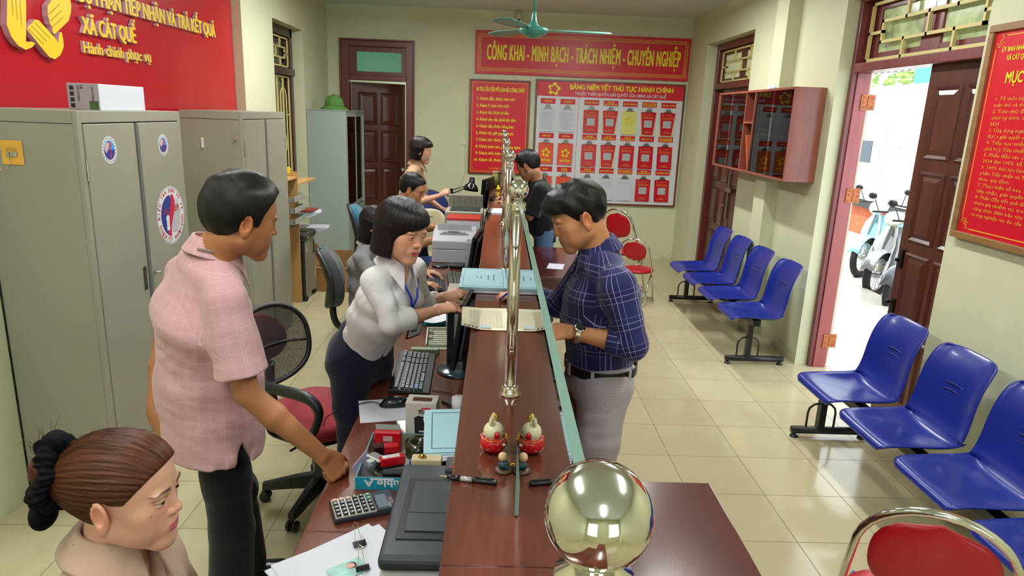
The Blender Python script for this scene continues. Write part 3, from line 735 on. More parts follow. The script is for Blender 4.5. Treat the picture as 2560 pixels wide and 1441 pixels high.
def toner_box():
    t = thing('toner_carton', 'long white and grey toner carton lying on top of the near metal cabinet', 'box', (-1.93, 3.20, 1.80), 0)
    m = MB(); m.m = 0; m.box(0, .14, 0, .40, 0, .115); part('carton', m, [mat('carton_white', '#cdd2dc', .5)], t, bevel=.002)
    m = MB(); m.m = 0; m.box(.001, .139, -.0008, -.0002, .001, .114); m.m = 1; m.box(.095, .133, -.0014, -.0008, .004, .040); m.m = 2
    for k in range(4): m.box(.012, .030, -.0014, -.0008, .01+k*.025, .028+k*.025)
    R = (0, 0, -1); U = (1, 0, 0)
    text(m, 'HP CF226A', (.045, -.0015, .105), R, U, .014, bold=.0003); text(m, '16', (.058, -.0015, .110), R, U, .02, bold=.0005); text(m, 'HG TONER', (.108, -.0015, .100), R, U, .012, bold=.0004)
    part('printed_panel', m, [mat('carton_mauve', '#a79aa4', .5), mat('leaf_print', '#3d5a27', .4, var=.4, vscale=30), INK_K], t)
toner_box()

# ---------------------------------------------------------------- red sign panel on the left wall
def sign_panel():
    t = thing('sign_panel', 'large red wall sign with raised yellow lettering and open-hands emblem', 'sign', (-2.299, 4.2, 2.0))
    m = MB(); m.box(0, .02, 2.945-4.2, 6.165-4.2, -.35, 1.08); part('panel', m, mat('sign_red_gloss', '#a80d1e', .25, coat=.3), t)
    side = mat('letter_side_grey', '#c8a9b4', .4)
    def raised(name, fn, th=.018):
        m = MB(); fn(m); n = len(m.v)
        v = m.v; 
        o = part(name, m, [YEL], t); return o
    X = .022
    def letters(body, ya, za, size, yb, bold):
        """raised letters: a grey body and a yellow face"""
        m = MB(); v, f = text_geo(body, size, 1, size*.09)
        xs = [p[0] for p in v]; k = (yb-ya)/(max(xs)-min(xs)); a = min(xs)
        for i, (dx, dy) in enumerate([(-bold, 0), (0, bold*.5), (bold, 0), (0, -bold*.5)]):
            z0 = min(p[2] for p in v)
            tv = [(X+(p[2]-z0), ya+(p[0]-a)*k+dx, za+p[1]+dy) for p in v]
            ff, gg = [], []
            top = max(q[0] for q in tv)-1e-5
            for q in f: (ff if all(tv[j][0] > top for j in q) else gg).append(q)
            m.m = 0; m.add([(p[0]+i*.0002, p[1], p[2]) for p in tv], ff); m.m = 1; m.add(tv, gg)
        return part('raised_lettering', m, [YEL, side], t)
    oy, oz = 4.2, 2.0
    letters('BỘ PHẬN TIẾP NHẬN VÀ TRẢ KẾT QUẢ', 3.942-oy, 2.351-oz, .128, 5.736-oy, .0055)
    letters('XÃ CÁT QUẾ', 3.947-oy, 2.191-oz, .122, 4.503-oy, .0055)
    letters('Hành chính phục vụ', 3.945-oy, 2.09-oz, .086, 4.679-oy, .003)
    def hand(pts, lines):
        m = MB(); n = len(pts); P = [(y-oy, z-oz) for y, z in pts]
        m.m = 0; m.add([(X+.03, y, z) for y, z in P], [tuple(range(n))]); m.m = 1
        m.add([(X, y, z) for y, z in P]+[(X+.03, y, z) for y, z in P], [(i, (i+1) % n, n+(i+1) % n, n+i) for i in range(n)])
        m.m = 2
        for (a, b), (c, d) in lines: 
            w = .0035; dy, dz = c-a, d-b; L = math.hypot(dy, dz); ny, nz = -dz/L*w/2, dy/L*w/2
            m.add([(X+.0305, a-oy+ny, b-oz+nz), (X+.0305, a-oy-ny, b-oz-nz), (X+.0305, c-oy-ny, d-oz-nz), (X+.0305, c-oy+ny, d-oz+nz)], [(0, 1, 2, 3)])
        return part('emblem_hand', m, [YEL, side, mat('emblem_line', '#7a5a12', .6)], t)
    return t, hand
SIGN, HAND = sign_panel()

HAND([(3.40, 2.42), (3.362, 2.269), (3.337, 2.16), (3.358, 2.11), (3.398, 2.075), (3.447, 2.062), (3.497, 2.079), (3.523, 2.1), (3.488, 2.103), (3.454, 2.096), (3.489, 2.262), (3.50, 2.34), (3.48, 2.36), (3.475, 2.40), (3.455, 2.41), (3.45, 2.44), (3.42, 2.44)],
     [((3.41, 2.40), (3.386, 2.206)), ((3.43, 2.41), (3.413, 2.19)), ((3.458, 2.38), (3.437, 2.171))])
HAND([(3.471, 2.157), (3.484, 2.171), (3.512, 2.187), (3.542, 2.209), (3.571, 2.208), (3.68, 2.138), (3.7, 2.116), (3.722, 2.167), (3.74, 2.173), (3.747, 2.135), (3.743, 2.101), (3.708, 2.059), (3.659, 2.035), (3.617, 2.043), (3.577, 2.072)],
     [((3.48, 2.161), (3.584, 2.099)), ((3.507, 2.177), (3.61, 2.115)), ((3.535, 2.194), (3.638, 2.133))])
HAND([(3.651, 2.285), (3.717, 2.340), (3.79, 2.40), (3.83, 2.42), (3.845, 2.38), (3.85, 2.313), (3.835, 2.272), (3.81, 2.235), (3.679, 2.155), (3.666, 2.165), (3.667, 2.189), (3.654, 2.201), (3.653, 2.22), (3.645, 2.238)],
     [((3.749, 2.308), (3.651, 2.245)), ((3.758, 2.278), (3.659, 2.216)), ((3.767, 2.248), (3.664, 2.186))])
# ================================================================ signs on the back wall
SR = mat('banner_red', '#bb1226', .35); GOLD = mat('banner_gold', '#d8a23a', .4); YL = mat('lettering_yellow', '#e2d51e', .4); WH = mat('board_white', '#cfd3da', .4)
FR = wood('board_frame_wood', '#4e1c12', '#6e2c1c', .3, 'X'); DULL = mat('card_orange', '#cf4a2a', .4)
RX, UZ = (1, 0, 0), (0, 0, 1)
def meander(m, x0, x1, z0, z1, y, s=.028):
    """greek-key border as flat strokes"""
    w = s*.13
    def seg(a, b, c, d): m.box(min(a, c)-w/2, max(a, c)+w/2, y-.0006, y, min(b, d)-w/2, max(b, d)+w/2)
    def unit(fx, n, L):
        for k in range(n):
            u = k*L
            for p, q in (((0, 0), (0, 1)), ((0, 1), (.72, 1)), ((.72, 1), (.72, .35)), ((.72, .35), (.34, .35)), ((0, 0), (1, 0))):
                a = fx(u+p[0]*L, p[1]*s); b = fx(u+q[0]*L, q[1]*s); seg(*a, *b)
    n = int((x1-x0-2*s)/s); L = (x1-x0-2*s)/n
    unit(lambda u, v: (x0+s+u, z1-s+v), n, L); unit(lambda u, v: (x0+s+u, z0+v), n, L)
    n = int((z1-z0)/s); L = (z1-z0)/n
    unit(lambda u, v: (x0+v, z0+u), n, L); unit(lambda u, v: (x1-s+v, z0+u), n, L)
def banner():
    t = thing('slogan_banner', 'long red banner board with yellow slogan lettering high on the back wall', 'banner', (1.035, YB, 2.6))
    m = MB(); m.box(-1.365, 1.365, -.03, -.004, -.26, .26); part('board', m, SR, t, bevel=.002)
    m = MB(); meander(m, -1.325, 1.325, -.215, .215, -.0305)
    for a in (0, .032):
        x0, x1, z0, z1 = -1.332+a, 1.332-a, -.222+a, .222-a; w = .002
        m.box(x0, x1, -.0312, -.0304, z0-w, z0+w); m.box(x0, x1, -.0312, -.0304, z1-w, z1+w); m.box(x0-w, x0+w, -.0312, -.0304, z0, z1); m.box(x1-w, x1+w, -.0312, -.0304, z0, z1)
    part('key_border', m, GOLD, t)
    m = MB(); text(m, 'CÔNG KHAI - MINH BẠCH - TRÁCH NHIỆM - CHUYÊN NGHIỆP', (-1.22, -.032, -.085), RX, UZ, .262, width=2.46, bold=.0045, spacing=1.12); part('lettering', m, YL, t)
    for x, z in ((-.9, .275), (1.1, .275), (-.9, -.275), (1.1, -.275)):
        m = MB(); m.cyl((x, -.004, z), (x, -.02, z), .006, 8); part('nail', m, STEEL2, t)
banner()
def ten_list():
    t = thing('rules_board', 'framed red board listing ten numbered rules in yellow on the back wall', 'notice board', (-.005, YB, 1.67)); t.location.x = -.005
    m = MB(); m.box(-.39, .39, -.025, -.003, -.6, .6); part('board', m, mat('rules_red', '#c31428', .3), t)
    m = MB(); w = .022
    m.box(-.39, .39, -.032, -.003, .6-w, .6); m.box(-.39, .39, -.032, -.003, -.6, -.6+w); m.box(-.39, -.39+w, -.032, -.003, -.6+w, .6-w); m.box(.39-w, .39, -.032, -.003, -.6+w, .6-w); part('frame', m, FR, t, bevel=.003)
    m = MB()
    for a, w in ((.033, .0022), (.043, .001)):
        x, z = .39-a, .6-a
        m.box(-x, x, -.0262, -.0252, z-w, z+w); m.box(-x, x, -.0262, -.0252, -z-w, -z+w); m.box(-x-w, -x+w, -.0262, -.0252, -z, z); m.box(x-w, x+w, -.0262, -.0252, -z, z)
    for sx in (-1, 1):
        for sz in (-1, 1):
            for k in range(2):
                r = .018+.012*k; m.tube([(sx*(.335-.0)+sx*(-r*math.cos(a)), -.026, sz*(.545)+sz*(-r*math.sin(a))) for a in [PI*.5*i/6 for i in range(7)]], .0015, 4)
    m.tube([(-.13+.26*i/40, -.026, -.52+.012*math.sin(i*.9)+.006*math.sin(i*2.1)) for i in range(41)], .003, 4); m.tube([(-.10+.20*i/40, -.026, -.53-.008*math.cos(i*1.1)) for i in range(41)], .002, 4)
    part('ornament', m, GOLD, t)
    m = MB(); text(m, '10 YÊU CẦU ĐỐI VỚI CÁN BỘ CÔNG CHỨC', (-.305, -.0265, .455), RX, UZ, .07, width=.62, bold=.0015)
    L = ['1- Khách đến, được chào hỏi.', '2- Khách ở, luôn tươi cười.', '3- Khách hỏi, được tư vấn.', '4- Khách yêu cầu, phải tận tâm.', '5- Khách cần, được thông báo.', '6- Khách vội, giải quyết nhanh.', '7- Khách chờ, được xin lỗi.', '8- Khách phàn nàn, phải lắng nghe.', '9- Khách nhờ, luôn chu đáo.', '10- Khách về, được hài lòng.']
    W = [.485, .42, .42, .515, .49, .49, .44, .585, .485, .515]
    for i, (s, w) in enumerate(zip(L, W)): text(m, s, (-.295-(.025 if i == 9 else 0), -.0265, .345-i*.0862), RX, UZ, .052, width=w, bold=.0011)
    part('lettering', m, YL, t)
    for x in (-.25, .2):
        h = MB(); h.tube([(x-.006, -.006, .60), (x, -.006, .625), (x+.006, -.006, .60)], .0018, 5); part('hanger', h, STEEL2, t)
ten_list()
def star(m, c, R, y, n_lines=True):
    """five bent yellow ribbons forming an open star"""
    for k in range(5):
        a0 = PI/2+2*PI*k/5
        def P(r, a): return (c[0]+r*R*math.cos(a), y, c[1]+r*R*math.sin(a))
        pts_o = [P(.62, a0-.62), P(.95, a0-.42), P(1.0, a0-.05), P(.80, a0+.22), P(.55, a0+.62)]
        pts_i = [P(.40, a0-.55), P(.52, a0-.35), P(.58, a0-.05), P(.50, a0+.18), P(.36, a0+.55)]
        n = len(pts_o); m.add(pts_o+pts_i, [(i, i+1, n+i+1, n+i) for i in range(n-1)])
def info_board():
    t = thing('notice_board', 'wide framed notice board with red header and rows of clipped documents on the back wall', 'notice board', (1.42, YB, 1.51))
    W, H = .965, .79
    m = MB(); m.box(-W, W, -.03, -.003, -H, H); part('board', m, WH, t)
    m = MB(); w = .022
    m.box(-W, W, -.038, -.003, H-w, H); m.box(-W, W, -.038, -.003, -H, -H+w); m.box(-W, -W+w, -.038, -.003, -H+w, H-w); m.box(W-w, W, -.038, -.003, -H+w, H-w); part('frame', m, FR, t, bevel=.003)
    m = MB(); m.box(-W+w, W-w, -.0312, -.0302, .585, H-w); part('header', m, mat('header_red', '#c01a2a', .35), t)
    m = MB(); m.box(-.405, -.401, -.0312, -.0302, -H+w, .585); part('divider', m, SR, t)
    m = MB(); text(m, 'BẢNG NIÊM YẾT THỦ TỤC HÀNH CHÍNH', (-.53, -.0315, .68), RX, UZ, .085, width=1.33, bold=.0028); star(m, (-.73, .675), .085, -.0316); part('lettering', m, YL, t)
    m = MB(); text(m, 'THUỘC THẨM QUYỀN GIẢI QUYẾT CỦA UBND XÃ CÁT QUẾ', (-.46, -.0315, .61), RX, UZ, .052, width=1.18, bold=.001); part('subtitle', m, WH, t)
    # layout: two columns left of the divider, five right; three rows
    xs = [-.80, -.545, -.235, 0.015, .265, .515, .765]; rows = [.52, .085, -.345]
    caps = [['THÔNG BÁO', 'THÔNG BÁO', 'LĨNH VỰC TÔN GIÁO', 'LĨNH VỰC|GIÁO DỤC ĐÀO TẠO', 'LĨNH VỰC THANH TRA', 'LĨNH VỰC LAO ĐỘNG|THƯƠNG BINH XÃ HỘI', 'LĨNH VỰC TƯ PHÁP'],
            ['QUYẾT ĐỊNH', 'QUYẾT ĐỊNH', 'LĨNH VỰC|VĂN HÓA - THỂ THAO', 'LĨNH VỰC|TÀI NGUYÊN - MÔI TRƯỜNG', 'LĨNH VỰC|THI ĐUA - KHEN THƯỞNG', 'LĨNH VỰC Y TẾ', 'LĨNH VỰC NÔNG NGHIỆP|VÀ PHÁT TRIỂN NÔNG THÔN'],
            ['VĂN BẢN', 'VĂN BẢN|ỦY QUYỀN', 'LĨNH VỰC|ĐƯỜNG THỦY NỘI ĐỊA', 'LĨNH VỰC XÂY DỰNG', 'LĨNH VỰC ĐĂNG KÝ|KINH PHÍ CÔNG ĐOÀN', 'LĨNH VỰC|PHÒNG CHỐNG THAM NHŨNG', 'LĨNH VỰC CÔNG THƯƠNG']]
    kind = [['w', 'w', 'q', 'qt', 'y', 'qt', 'qt'], ['d', 'd', 'q', 'qt', 'q', 'q', 'q'], ['d', 'd', 'w', 'w', 'w', 'q', 'q']]
    CL = mat('bulldog_clip_steel', '#7f7b70', .3, .9)
    cells = MB()
    ord_r = ['top', 'middle', 'bottom']
    nm = {'w': 'white sheet of printed text', 'q': 'red card with pale square', 'qt': 'tapered red card with pale square', 'y': 'pale yellow sheet', 'd': 'orange booklet with yellow star'}
    ords = ['first', 'second', 'third', 'fourth', 'fifth', 'sixth', 'seventh']
    for r, z in enumerate(rows):
        for c, x in enumerate(xs):
            m = MB(); m.m = 0; m.box(x-.096, x+.096, -.033, -.0305, z-.03, z+.036)
            m.m = 1; ls = caps[r][c].split('|')
            for i, s in enumerate(ls): text(m, s, (x, -.0335, z-.008+(0.012-.024*i if len(ls) > 1 else 0)), RX, UZ, .026, align='CENTER', bold=.0004, width=min(.17, .0105*len(s)))
            part('caption_plate', m, [SR, YL], t)
            # sheet
            k = kind[r][c]; zt = z-.09; h = .29 if k[0] != 'd' else .275; w = .098
            d = thing('hanging_document', '%s, %s in the %s row counted from the rules board' % (nm[k], ords[c], ord_r[r]), 'document', (1.42+x, YB-.034, 1.51+zt), 0, 'documents clipped to the notice board')
            lean = random.uniform(-.008, .008)
            def sheet(w0, w1, zz0, zz1, y0, cm, ext=0):
                mm = MB(); N = 6; rows_ = []
                for i in range(N+1):
                    f = i/N; rows_.append([(-w0+(w0-w1)*f+lean*f, y0-.012*f*f, zz0+(zz1-zz0)*f), (w0-(w0-w1)*f+lean*f, y0-.012*f*f, zz0+(zz1-zz0)*f)])
                mm.strip(rows_); return mm
            if k == 'w' or k == 'y':
                mm = sheet(w, w, 0, -h, 0, None); 
                s_ = part('sheet', mm, mat('sheet_white', '#c3cbd6', .5) if k == 'w' else mat('sheet_yellow', '#cfcf6c', .5), d, solid=.001)
                tm = MB(); rl = random.Random(r*7+c)
                if k == 'w':
                    for i in range(18 if (r < 2) else (5 if c != 4 else 2)):
                        zz = -.05-i*.0125; tm.box(-.075+lean, (.075 if i % 5 else .03)*rl.uniform(.8, 1)+lean, -.0135*((zz/h)**2)-.0016, -.0135*((zz/h)**2)-.0010, zz-.0012, zz+.0012)
                    part('text_lines', tm, mat('faint_text', '#8e97a2', .6), s_)
                else:
                    star(tm, (0, -.12), .06, -.006); part('star', tm, mat('faint_yellow', '#c8c43a', .5), s_)
            elif k == 'd':
                mm = sheet(w, w, 0, -h, 0, None); s_ = part('sheet', mm, DULL, d, solid=.001)
                tm = MB(); star(tm, (0, -.125), .058, -.007); text(tm, 'QUYẾT ĐỊNH', (0, -.012, -.235), RX, UZ, .034, align='CENTER', width=.13, bold=.001); part('lettering', tm, YL, s_)
                p = part('sleeve', sheet(w+.012, w+.012, -.02, -h-.03, .001, None), glass_mat('plastic_sleeve', '#f2f4f4', .08, .8) if 'plastic_sleeve' not in _M else _M['plastic_sleeve'], d)
            else:
                tp = k == 'qt'
                if tp: part('backing_sheet', sheet(w+.008, w+.004, -.005, -h-.012, .003, None), mat('backing_cream', '#c9c7a0', .5), d, solid=.0008)
                s_ = part('sheet', sheet(w, w*.72 if tp else w, 0, -h, 0, None), mat('card_red', '#b71526', .22, coat=.4), d, solid=.001)
                tm = MB(); tm.m = 0; q = .052
                yq = -.0135*((.155/h)**2)-.002; tm.box(-q+lean*.5, q+lean*.5, yq, yq+.0005, -.155-q, -.155+q)
                tm.m = 1; star(tm, (-.062, -.035), .014, -.003)
                for i, (zz, ww) in enumerate(((-.032, .03), (-.062, .07), (-.078, .075), (-.24, .03), (-.258, .055))):
                    yy = -.0135*((zz/h)**2)-.0022; x0_ = -ww if i else -.03
                    tm.box(x0_, ww if i else .05, yy, yy+.0005, zz-.0035, zz+.0035)
                part('print', tm, [mat('blank_square', '#aaaeb2', .4), mat('print_orange', '#cf7a33', .5)], s_)
            cl = MB(); cl.box(-.05, .05, -.012, -.002, .0, .012); cl.box(-.03, .03, -.016, -.004, .010, .030); cl.tube([(-.022, -.016, .02), (-.022, -.02, .05), (-.008, -.02, .05), (-.006, -.018, .025)], .003, 6); cl.tube([(.022, -.016, .02), (.022, -.02, .05), (.008, -.02, .05), (.006, -.018, .025)], .003, 6)
            part('bulldog_clip', cl, CL, d, bevel=.001)
info_board()
def poster_right():
    t = thing('goals_poster', 'wood-framed red poster of numbered goals hanging on the wall beside the front door', 'poster', (2.40, 2.95, 1.84))
    # plane X = 2.40, reading direction runs toward the camera (-y)
    W, H = .56, .52
    m = MB(); m.box(-.002, .018, -W, W, -H, H); part('board', m, mat('poster_red', '#c11328', .3), t)
    m = MB(); w = .035
    m.box(-.018, .018, -W, W, H-w, H); m.box(-.018, .018, -W, W, -H, -H+w); m.box(-.018, .018, -W, -W+w, -H+w, H-w); m.box(-.018, .018, W-w, W, -H+w, H-w); part('frame', m, wood('poster_frame_wood', '#6b4a28', '#8f6a3e', .4, 'Y'), t, bevel=.004)
    m = MB(); 
    a = .055; y0, y1, z0, z1 = -W+a, W-a, -H+a, H-a; w = .0025
    for z in (z0, z1): m.box(-.0035, -.002, y0+.04, y1-.04, z-w, z+w)
    for y in (y0, y1): m.box(-.0035, -.002, y-w, y+w, z0+.04, z1-.04)
    for sy, yy in ((1, y1), (-1, y0)):
        for sz, zz in ((1, z1), (-1, z0)):
            for (p, q) in (((.0, .04), (.02, .04)), ((.02, .04), (.02, .02)), ((.02, .02), (.04, .02)), ((.04, .02), (.04, 0)), ((.01, .05), (.03, .05)), ((.03, .05), (.03, .03)), ((.03, .03), (.05, .03)), ((.0, .06), (.0, .03)), ((.03, 0), (.06, 0))):
                ya, za, yb, zb = yy-sy*p[0], zz-sz*p[1], yy-sy*q[0], zz-sz*q[1]; m.box(-.0035, -.002, min(ya, yb)-w*.7, max(ya, yb)+w*.7, min(za, zb)-w*.7, max(za, zb)+w*.7)
    part('border', m, GOLD, t)
    R, U = (0, -1, 0), (0, 0, 1); m = MB()
    text(m, 'ỦY BAN NHÂN DÂN', (-.004, .35, .39), R, U, .032, bold=.0006, align='CENTER', width=.22); text(m, 'XÃ CÁT QUẾ', (-.004, .35, .35), R, U, .032, bold=.0006, align='CENTER', width=.14)
    text(m, 'MỤC TIÊU CHẤT LƯỢNG NĂM 2024', (-.004, .40, .245), R, U, .072, bold=.0016, width=.84)
    part('heading', m, YL, t)
    m = MB(); body = ['1. Tổ chức tuyên truyền, quán triệt việc áp dụng hệ thống quản lý', 'tuân thủ và thực hiện, đảm bảo kế hoạch đề ra trong năm', '2. Tuân thủ đúng sự chỉ đạo của cấp trên, bám sát các', 'chương trình, đề án, nhiệm vụ trọng tâm công tác năm', '2024', '3. Ứng dụng mạnh mẽ công nghệ thông tin, bảo đảm hồ sơ', 'được giải quyết sớm hạn hoặc đúng hạn đạt 100%', '4. Tiếp tục triển khai xây dựng, áp dụng, duy trì cải tiến', 'phù hợp Tiêu chuẩn quốc gia TCVN ISO 9001:2015', '5. Phấn đấu các chỉ tiêu chủ yếu về phát triển kinh tế năm', '2024 đạt 100%, kế hoạch đề ra và hoàn thành nhiệm vụ', '6. 100% thủ tục hành chính thuộc thẩm quyền tại bộ', 'phận Tiếp nhận và Trả kết quả xã, thực hiện đúng', 'theo quy định.', '7. Thực hiện số hóa 100% hồ sơ, kết quả giải quyết', 'tiếp nhận, giải quyết thủ tục hành chính', '8. Phấn đấu kết quả đánh giá cuối năm đạt 100% cán bộ', 'tham gia nhiệm vụ, trong đó ít nhất 20% xếp loại', 'công chức đảm bảo tiêu chuẩn theo quy định đầy đủ', 'trong nghiệp vụ do cấp trên tổ chức.']
    for i, s in enumerate(body): text(m, s, (-.0038, .44, .165-.0295*i), R, U, .0235, bold=.00025, width=min(.88, .0152*len(s)), res=1)
    text(m, 'Trân trọng', (-.0038, -.1, -.44), R, U, .026, bold=.0003, width=.1)
    part('body_text', m, mat('poster_orange_text', '#dd9a3c', .4), t)
poster_right()
# small things on the back wall: security camera, switch with its cable
def wall_bits():
    t = thing('security_camera', 'small white security camera mounted above the slogan banner', 'camera', (.2, YB, 3.02))
    m = MB(); m.lathe([(.05, 0), (.05, .05)], (0, -.05, 0), 20, (0, 0, 1)); m.box(-.045, .045, -.06, 0, -.06, .06); part('bracket', m, mat('aged_white_plastic', '#cfcab2', .45), t, bevel=.008)
    m = MB(); m.smooth = True; m.lathe([(.001, 0), (.034, .002), (.038, .02), (.038, .10), (.036, .105)], (0, -.09, -.07), 22, (0, 0, 1)); part('camera_body', m, mat('aged_white_plastic', ''), t)
    m = MB(); m.smooth = True; m.sphere((0, -.118, -.035), .018, 14, 8); m.box(-.012, .012, -.13, -.115, -.06, -.03); part('lens', m, INK_K, t)
    t = thing('light_switch', 'small white wall switch beside the list of rules board', 'switch', (-.455, YB, 1.47))
    m = MB(); m.box(-.03, .03, -.012, 0, -.04, .04); part('plate', m, mat('aged_white_plastic', ''), t, bevel=.003); m = MB(); m.box(-.012, .012, -.016, -.011, -.015, .015); part('rocker', m, PAPERW, t, bevel=.002)
    m = MB(); m.tube([(-.43, YB-.006, 1.95), (-.435, YB-.006, 1.52), (-.44, YB-.006, 1.43), (-.43, YB-.006, 1.1), (-.50, YB-.01, .85), (-.52, YB-.03, .70)], .004, 6); o = part('wall_cable', m, mat('aged_white_plastic', ''), smooth=True); tag(o, 'thin pale cable running down the back wall from the switch', 'cable')
wall_bits()
def fan():
    t = thing('ceiling_fan', 'teal green ceiling fan hanging above the slogan banner', 'fan', (.25, 5.8, 2.50)); TEAL = mat('fan_teal_enamel', '#3f8e84', .28, coat=.4)
    m = MB(); m.smooth = True; m.lathe([(.001, -.055), (.03, -.052), (.09, -.025), (.118, .0), (.118, .015), (.10, .03), (.07, .036)], (0, 0, 0), 36); part('motor_housing', m, TEAL, t)
    m = MB(); m.smooth = True; m.lathe([(.055, .036), (.035, .05), (.022, .085), (.016, .13), (.016, .15)], (0, 0, 0), 24); part('lower_canopy', m, TEAL, t)
    m = MB(); m.smooth = True; m.lathe([(.011, .12), (.011, .56)], (0, 0, 0), 16); m.lathe([(.02, .50), (.06, .58), (.062, .595)], (0, 0, 0), 24); part('rod', m, TEAL, t)
    for k in range(3):
        a = math.radians(3+120*k); c, s = math.cos(a), math.sin(a)
        m = MB(); rows = []
        for i in range(9):
            f = i/8; r = .13+.50*f; w = .03+.035*math.sin(min(1, f*1.6)*PI/2)-(.03 if i == 8 else 0)
            tilt = .20
            rows.append([(r*c-u*w*s, r*s+u*w*c, .014+u*w*tilt) for u in (-1, -.5, 0, .5, 1)])
        m.strip(rows); b = part('blade', m, mat('fan_blade_enamel', '#55918a', .35), t, solid=.003, smooth=True)
        m = MB(); m.cbox(((.10)*c, (.10)*s, .014), (.09, .035, .004), a); part('blade_arm', m, TEAL, b)
fan()
# ================================================================ blue waiting benches
BLUE = mat('blue_seat_plastic', '#14247c', .30, coat=.15, spec=.5)
BLKM = mat('black_metal_paint', '#17181b', .35, spec=.5)
def spline(P, n):
    """Catmull-Rom through P (tuples)"""
    P = [Vector(p) for p in P]; Q = [P[0]*2-P[1]]+P+[P[-1]*2-P[-2]]; out = []; m = len(P)-1
    for i in range(n):
        t = i/(n-1)*m; k = min(int(t), m-1); f = t-k; a, b, c, d = Q[k:k+4]
        out.append(.5*((2*b)+(c-a)*f+(2*a-5*b+4*c-d)*f*f+(3*b-a-3*c+d)*f**3))
    return out
def seat_shell():
    # (x, z, half width, side lift, dish)
    K = [(-.225, .408, .170, .0, 0), (-.220, .428, .195, .0, 0), (-.195, .440, .208, .002, .002), (-.12, .437, .212, .010, .012), (-.02, .428, .220, .020, .020), (.07, .424, .222, .026, .022), (.135, .437, .220, .024, .018),
         (.172, .480, .216, .010, .010), (.192, .55, .213, -.006, .004), (.205, .64, .210, -.014, -.004), (.224, .72, .208, -.012, -.006), (.252, .785, .204, -.010, -.004), (.275, .820, .192, -.006, 0), (.288, .834, .168, 0, 0)]
    S = [Vector(a[:3]) for a in K]; A = spline(S, 44); B = spline([(a[3], a[4], 0) for a in K], 44)
    m = MB(); rows = []; N = 18
    for a, b in zip(A, B):
        x, z, w = a; r = []
        for j in range(N+1):
            u = -1+2*j/N; uu = math.copysign(abs(u)**.85, u)
            edge = abs(u)**4
            if z < .46 and x < .16: dx, dz = 0, edge*b.x*1.2-(1-u*u)*b.y*.8+.0; 
            else: dx, dz = -edge*.028-(u*u)*.01, 0
            r.append((x+dx, uu*w, z+dz))
        rows.append(r)
    m.strip(rows); return m
_ss = seat_shell()
def bench(label, ycs, y_far, y_near, x=2.02):
    t = thing('waiting_bench', label, 'bench', (x, 0, 0), 0, 'blue plastic waiting benches along the wall')
    for i, y in enumerate(ycs):
        s = part('seat', _ss, BLUE, t, smooth=True, auto=0, solid=.009, loc=(0, y, 0), bevel=0)
        sl = MB()
        for k in range(3):
            z = .60+.035*k; w = .060
            sl.tube([(.199+.0015*k+.003*math.cos(a*3), -w*math.cos(a*PI), z+.008*math.sin(a*PI)) for a in [j/10 for j in range(11)]], .0035, 6)
        part('back_slots', sl, mat('blue_groove', '#121b60', .5), s)
        b = MB(); b.box(-.10, .12, -.03, .03, .385, .400); part('seat_bracket', b, BLKM, s)
    m = MB(); m.box(-.03, .03, y_near, y_far, .345, .395); part('beam', m, BLKM, t, bevel=.003)
    for y in (y_far-.05, y_near+.12):
        m = MB(); m.smooth = True
        m.tube([(-.17, y, .045), (.29, y, .045)], .024, 14); part('foot_bar', m, BLKM, t)
        m = MB(); m.box(-.02, .02, y-.025, y+.025, .05, .36); part('leg_post', m, BLKM, t, bevel=.003)
        m = MB()
        for s in (-1, 1): m.tube([(s*.085, y, .06), (s*.085, y, .16), (s*.078, y, .19), (s*.05, y, .215), (s*.02, y, .22)], .007, 8)
        part('leg_loop', m, BLKM, t, smooth=True)
        for xx in (-.15, .27):
            m = MB(); m.smooth = True; m.lathe([(.026, 0), (.024, .008), (.010, .016), (.006, .03)], (xx, y, 0), 16); part('foot_pad', m, BLKM, t)
bench('row of blue plastic seats on black legs standing beyond the open front door', [6.64, 6.12, 5.60, 5.06], 6.97, 4.96)
bench('row of blue plastic seats on black legs standing under the goals poster', [3.53, 3.02, 2.52, 2.02, 1.52], 3.86, 1.2)

# ---------------------------------------------------------------- folding chairs with red pads
REDV = mat('red_vinyl', '#a8101f', .35, coat=.1)
def red_chair(label, loc, rz, mb=.0):
    """faces +x; hoop back behind"""
    t = thing('folding_chair', label, 'chair', loc, rz, 'red padded chairs with chrome hoops')
    m = MB(); m.smooth = True
    pts = [(.16, -.20, .01), (.02, -.20, .40), (-.10, -.195, .62), (-.17, -.185, .76)]
    top = [(-.17-.045*math.sin(a), -.185*math.cos(a), .76+.17*math.sin(a)) for a in [PI*i/16 for i in range(17)]]
    hoop = pts[:-1]+top+[(-p[0] if False else p[0], -p[1], p[2]) for p in reversed(pts[:-1])]
    m.tube(hoop, .0115, 12); part('hoop_frame', m, CHROME, t)
    m = MB(); m.smooth = True
    for s in (-1, 1): m.tube([(-.20, s*.175, .01), (-.05, s*.175, .30), (.10, s*.175, .45), (.18, s*.16, .45)], .010, 10)
    m.tube([(-.20, -.175, .06), (-.20, .175, .06)], .008, 8); m.tube([(.15, -.20, .05), (.15, .20, .05)], .008, 8); part('rear_legs', m, CHROME, t)
    m = MB(); rows = []
    for i in range(11):
        f = -1+2*i/10; h = math.sqrt(max(0, 1-abs(f)**2.6)); r = []
        for k in range(24):
            a = 2*PI*k/24; r.append((-.168-.03*f+.018*math.sin(a)*(.4+.6*h), .150*(h*.97+.03)*math.cos(a), .755+.135*f))
        rows.append(r)
    m.loft(rows); part('back_pad', m, REDV, t, smooth=True, auto=60)
    m = MB(); m.smooth = True; m.lathe([(.001, -.022), (.17, -.022), (.195, -.010), (.20, .005), (.19, .022), (.15, .030), (.001, .034)], (.04, 0, .455), 32); part('seat_pad', m, REDV, t)
    return t
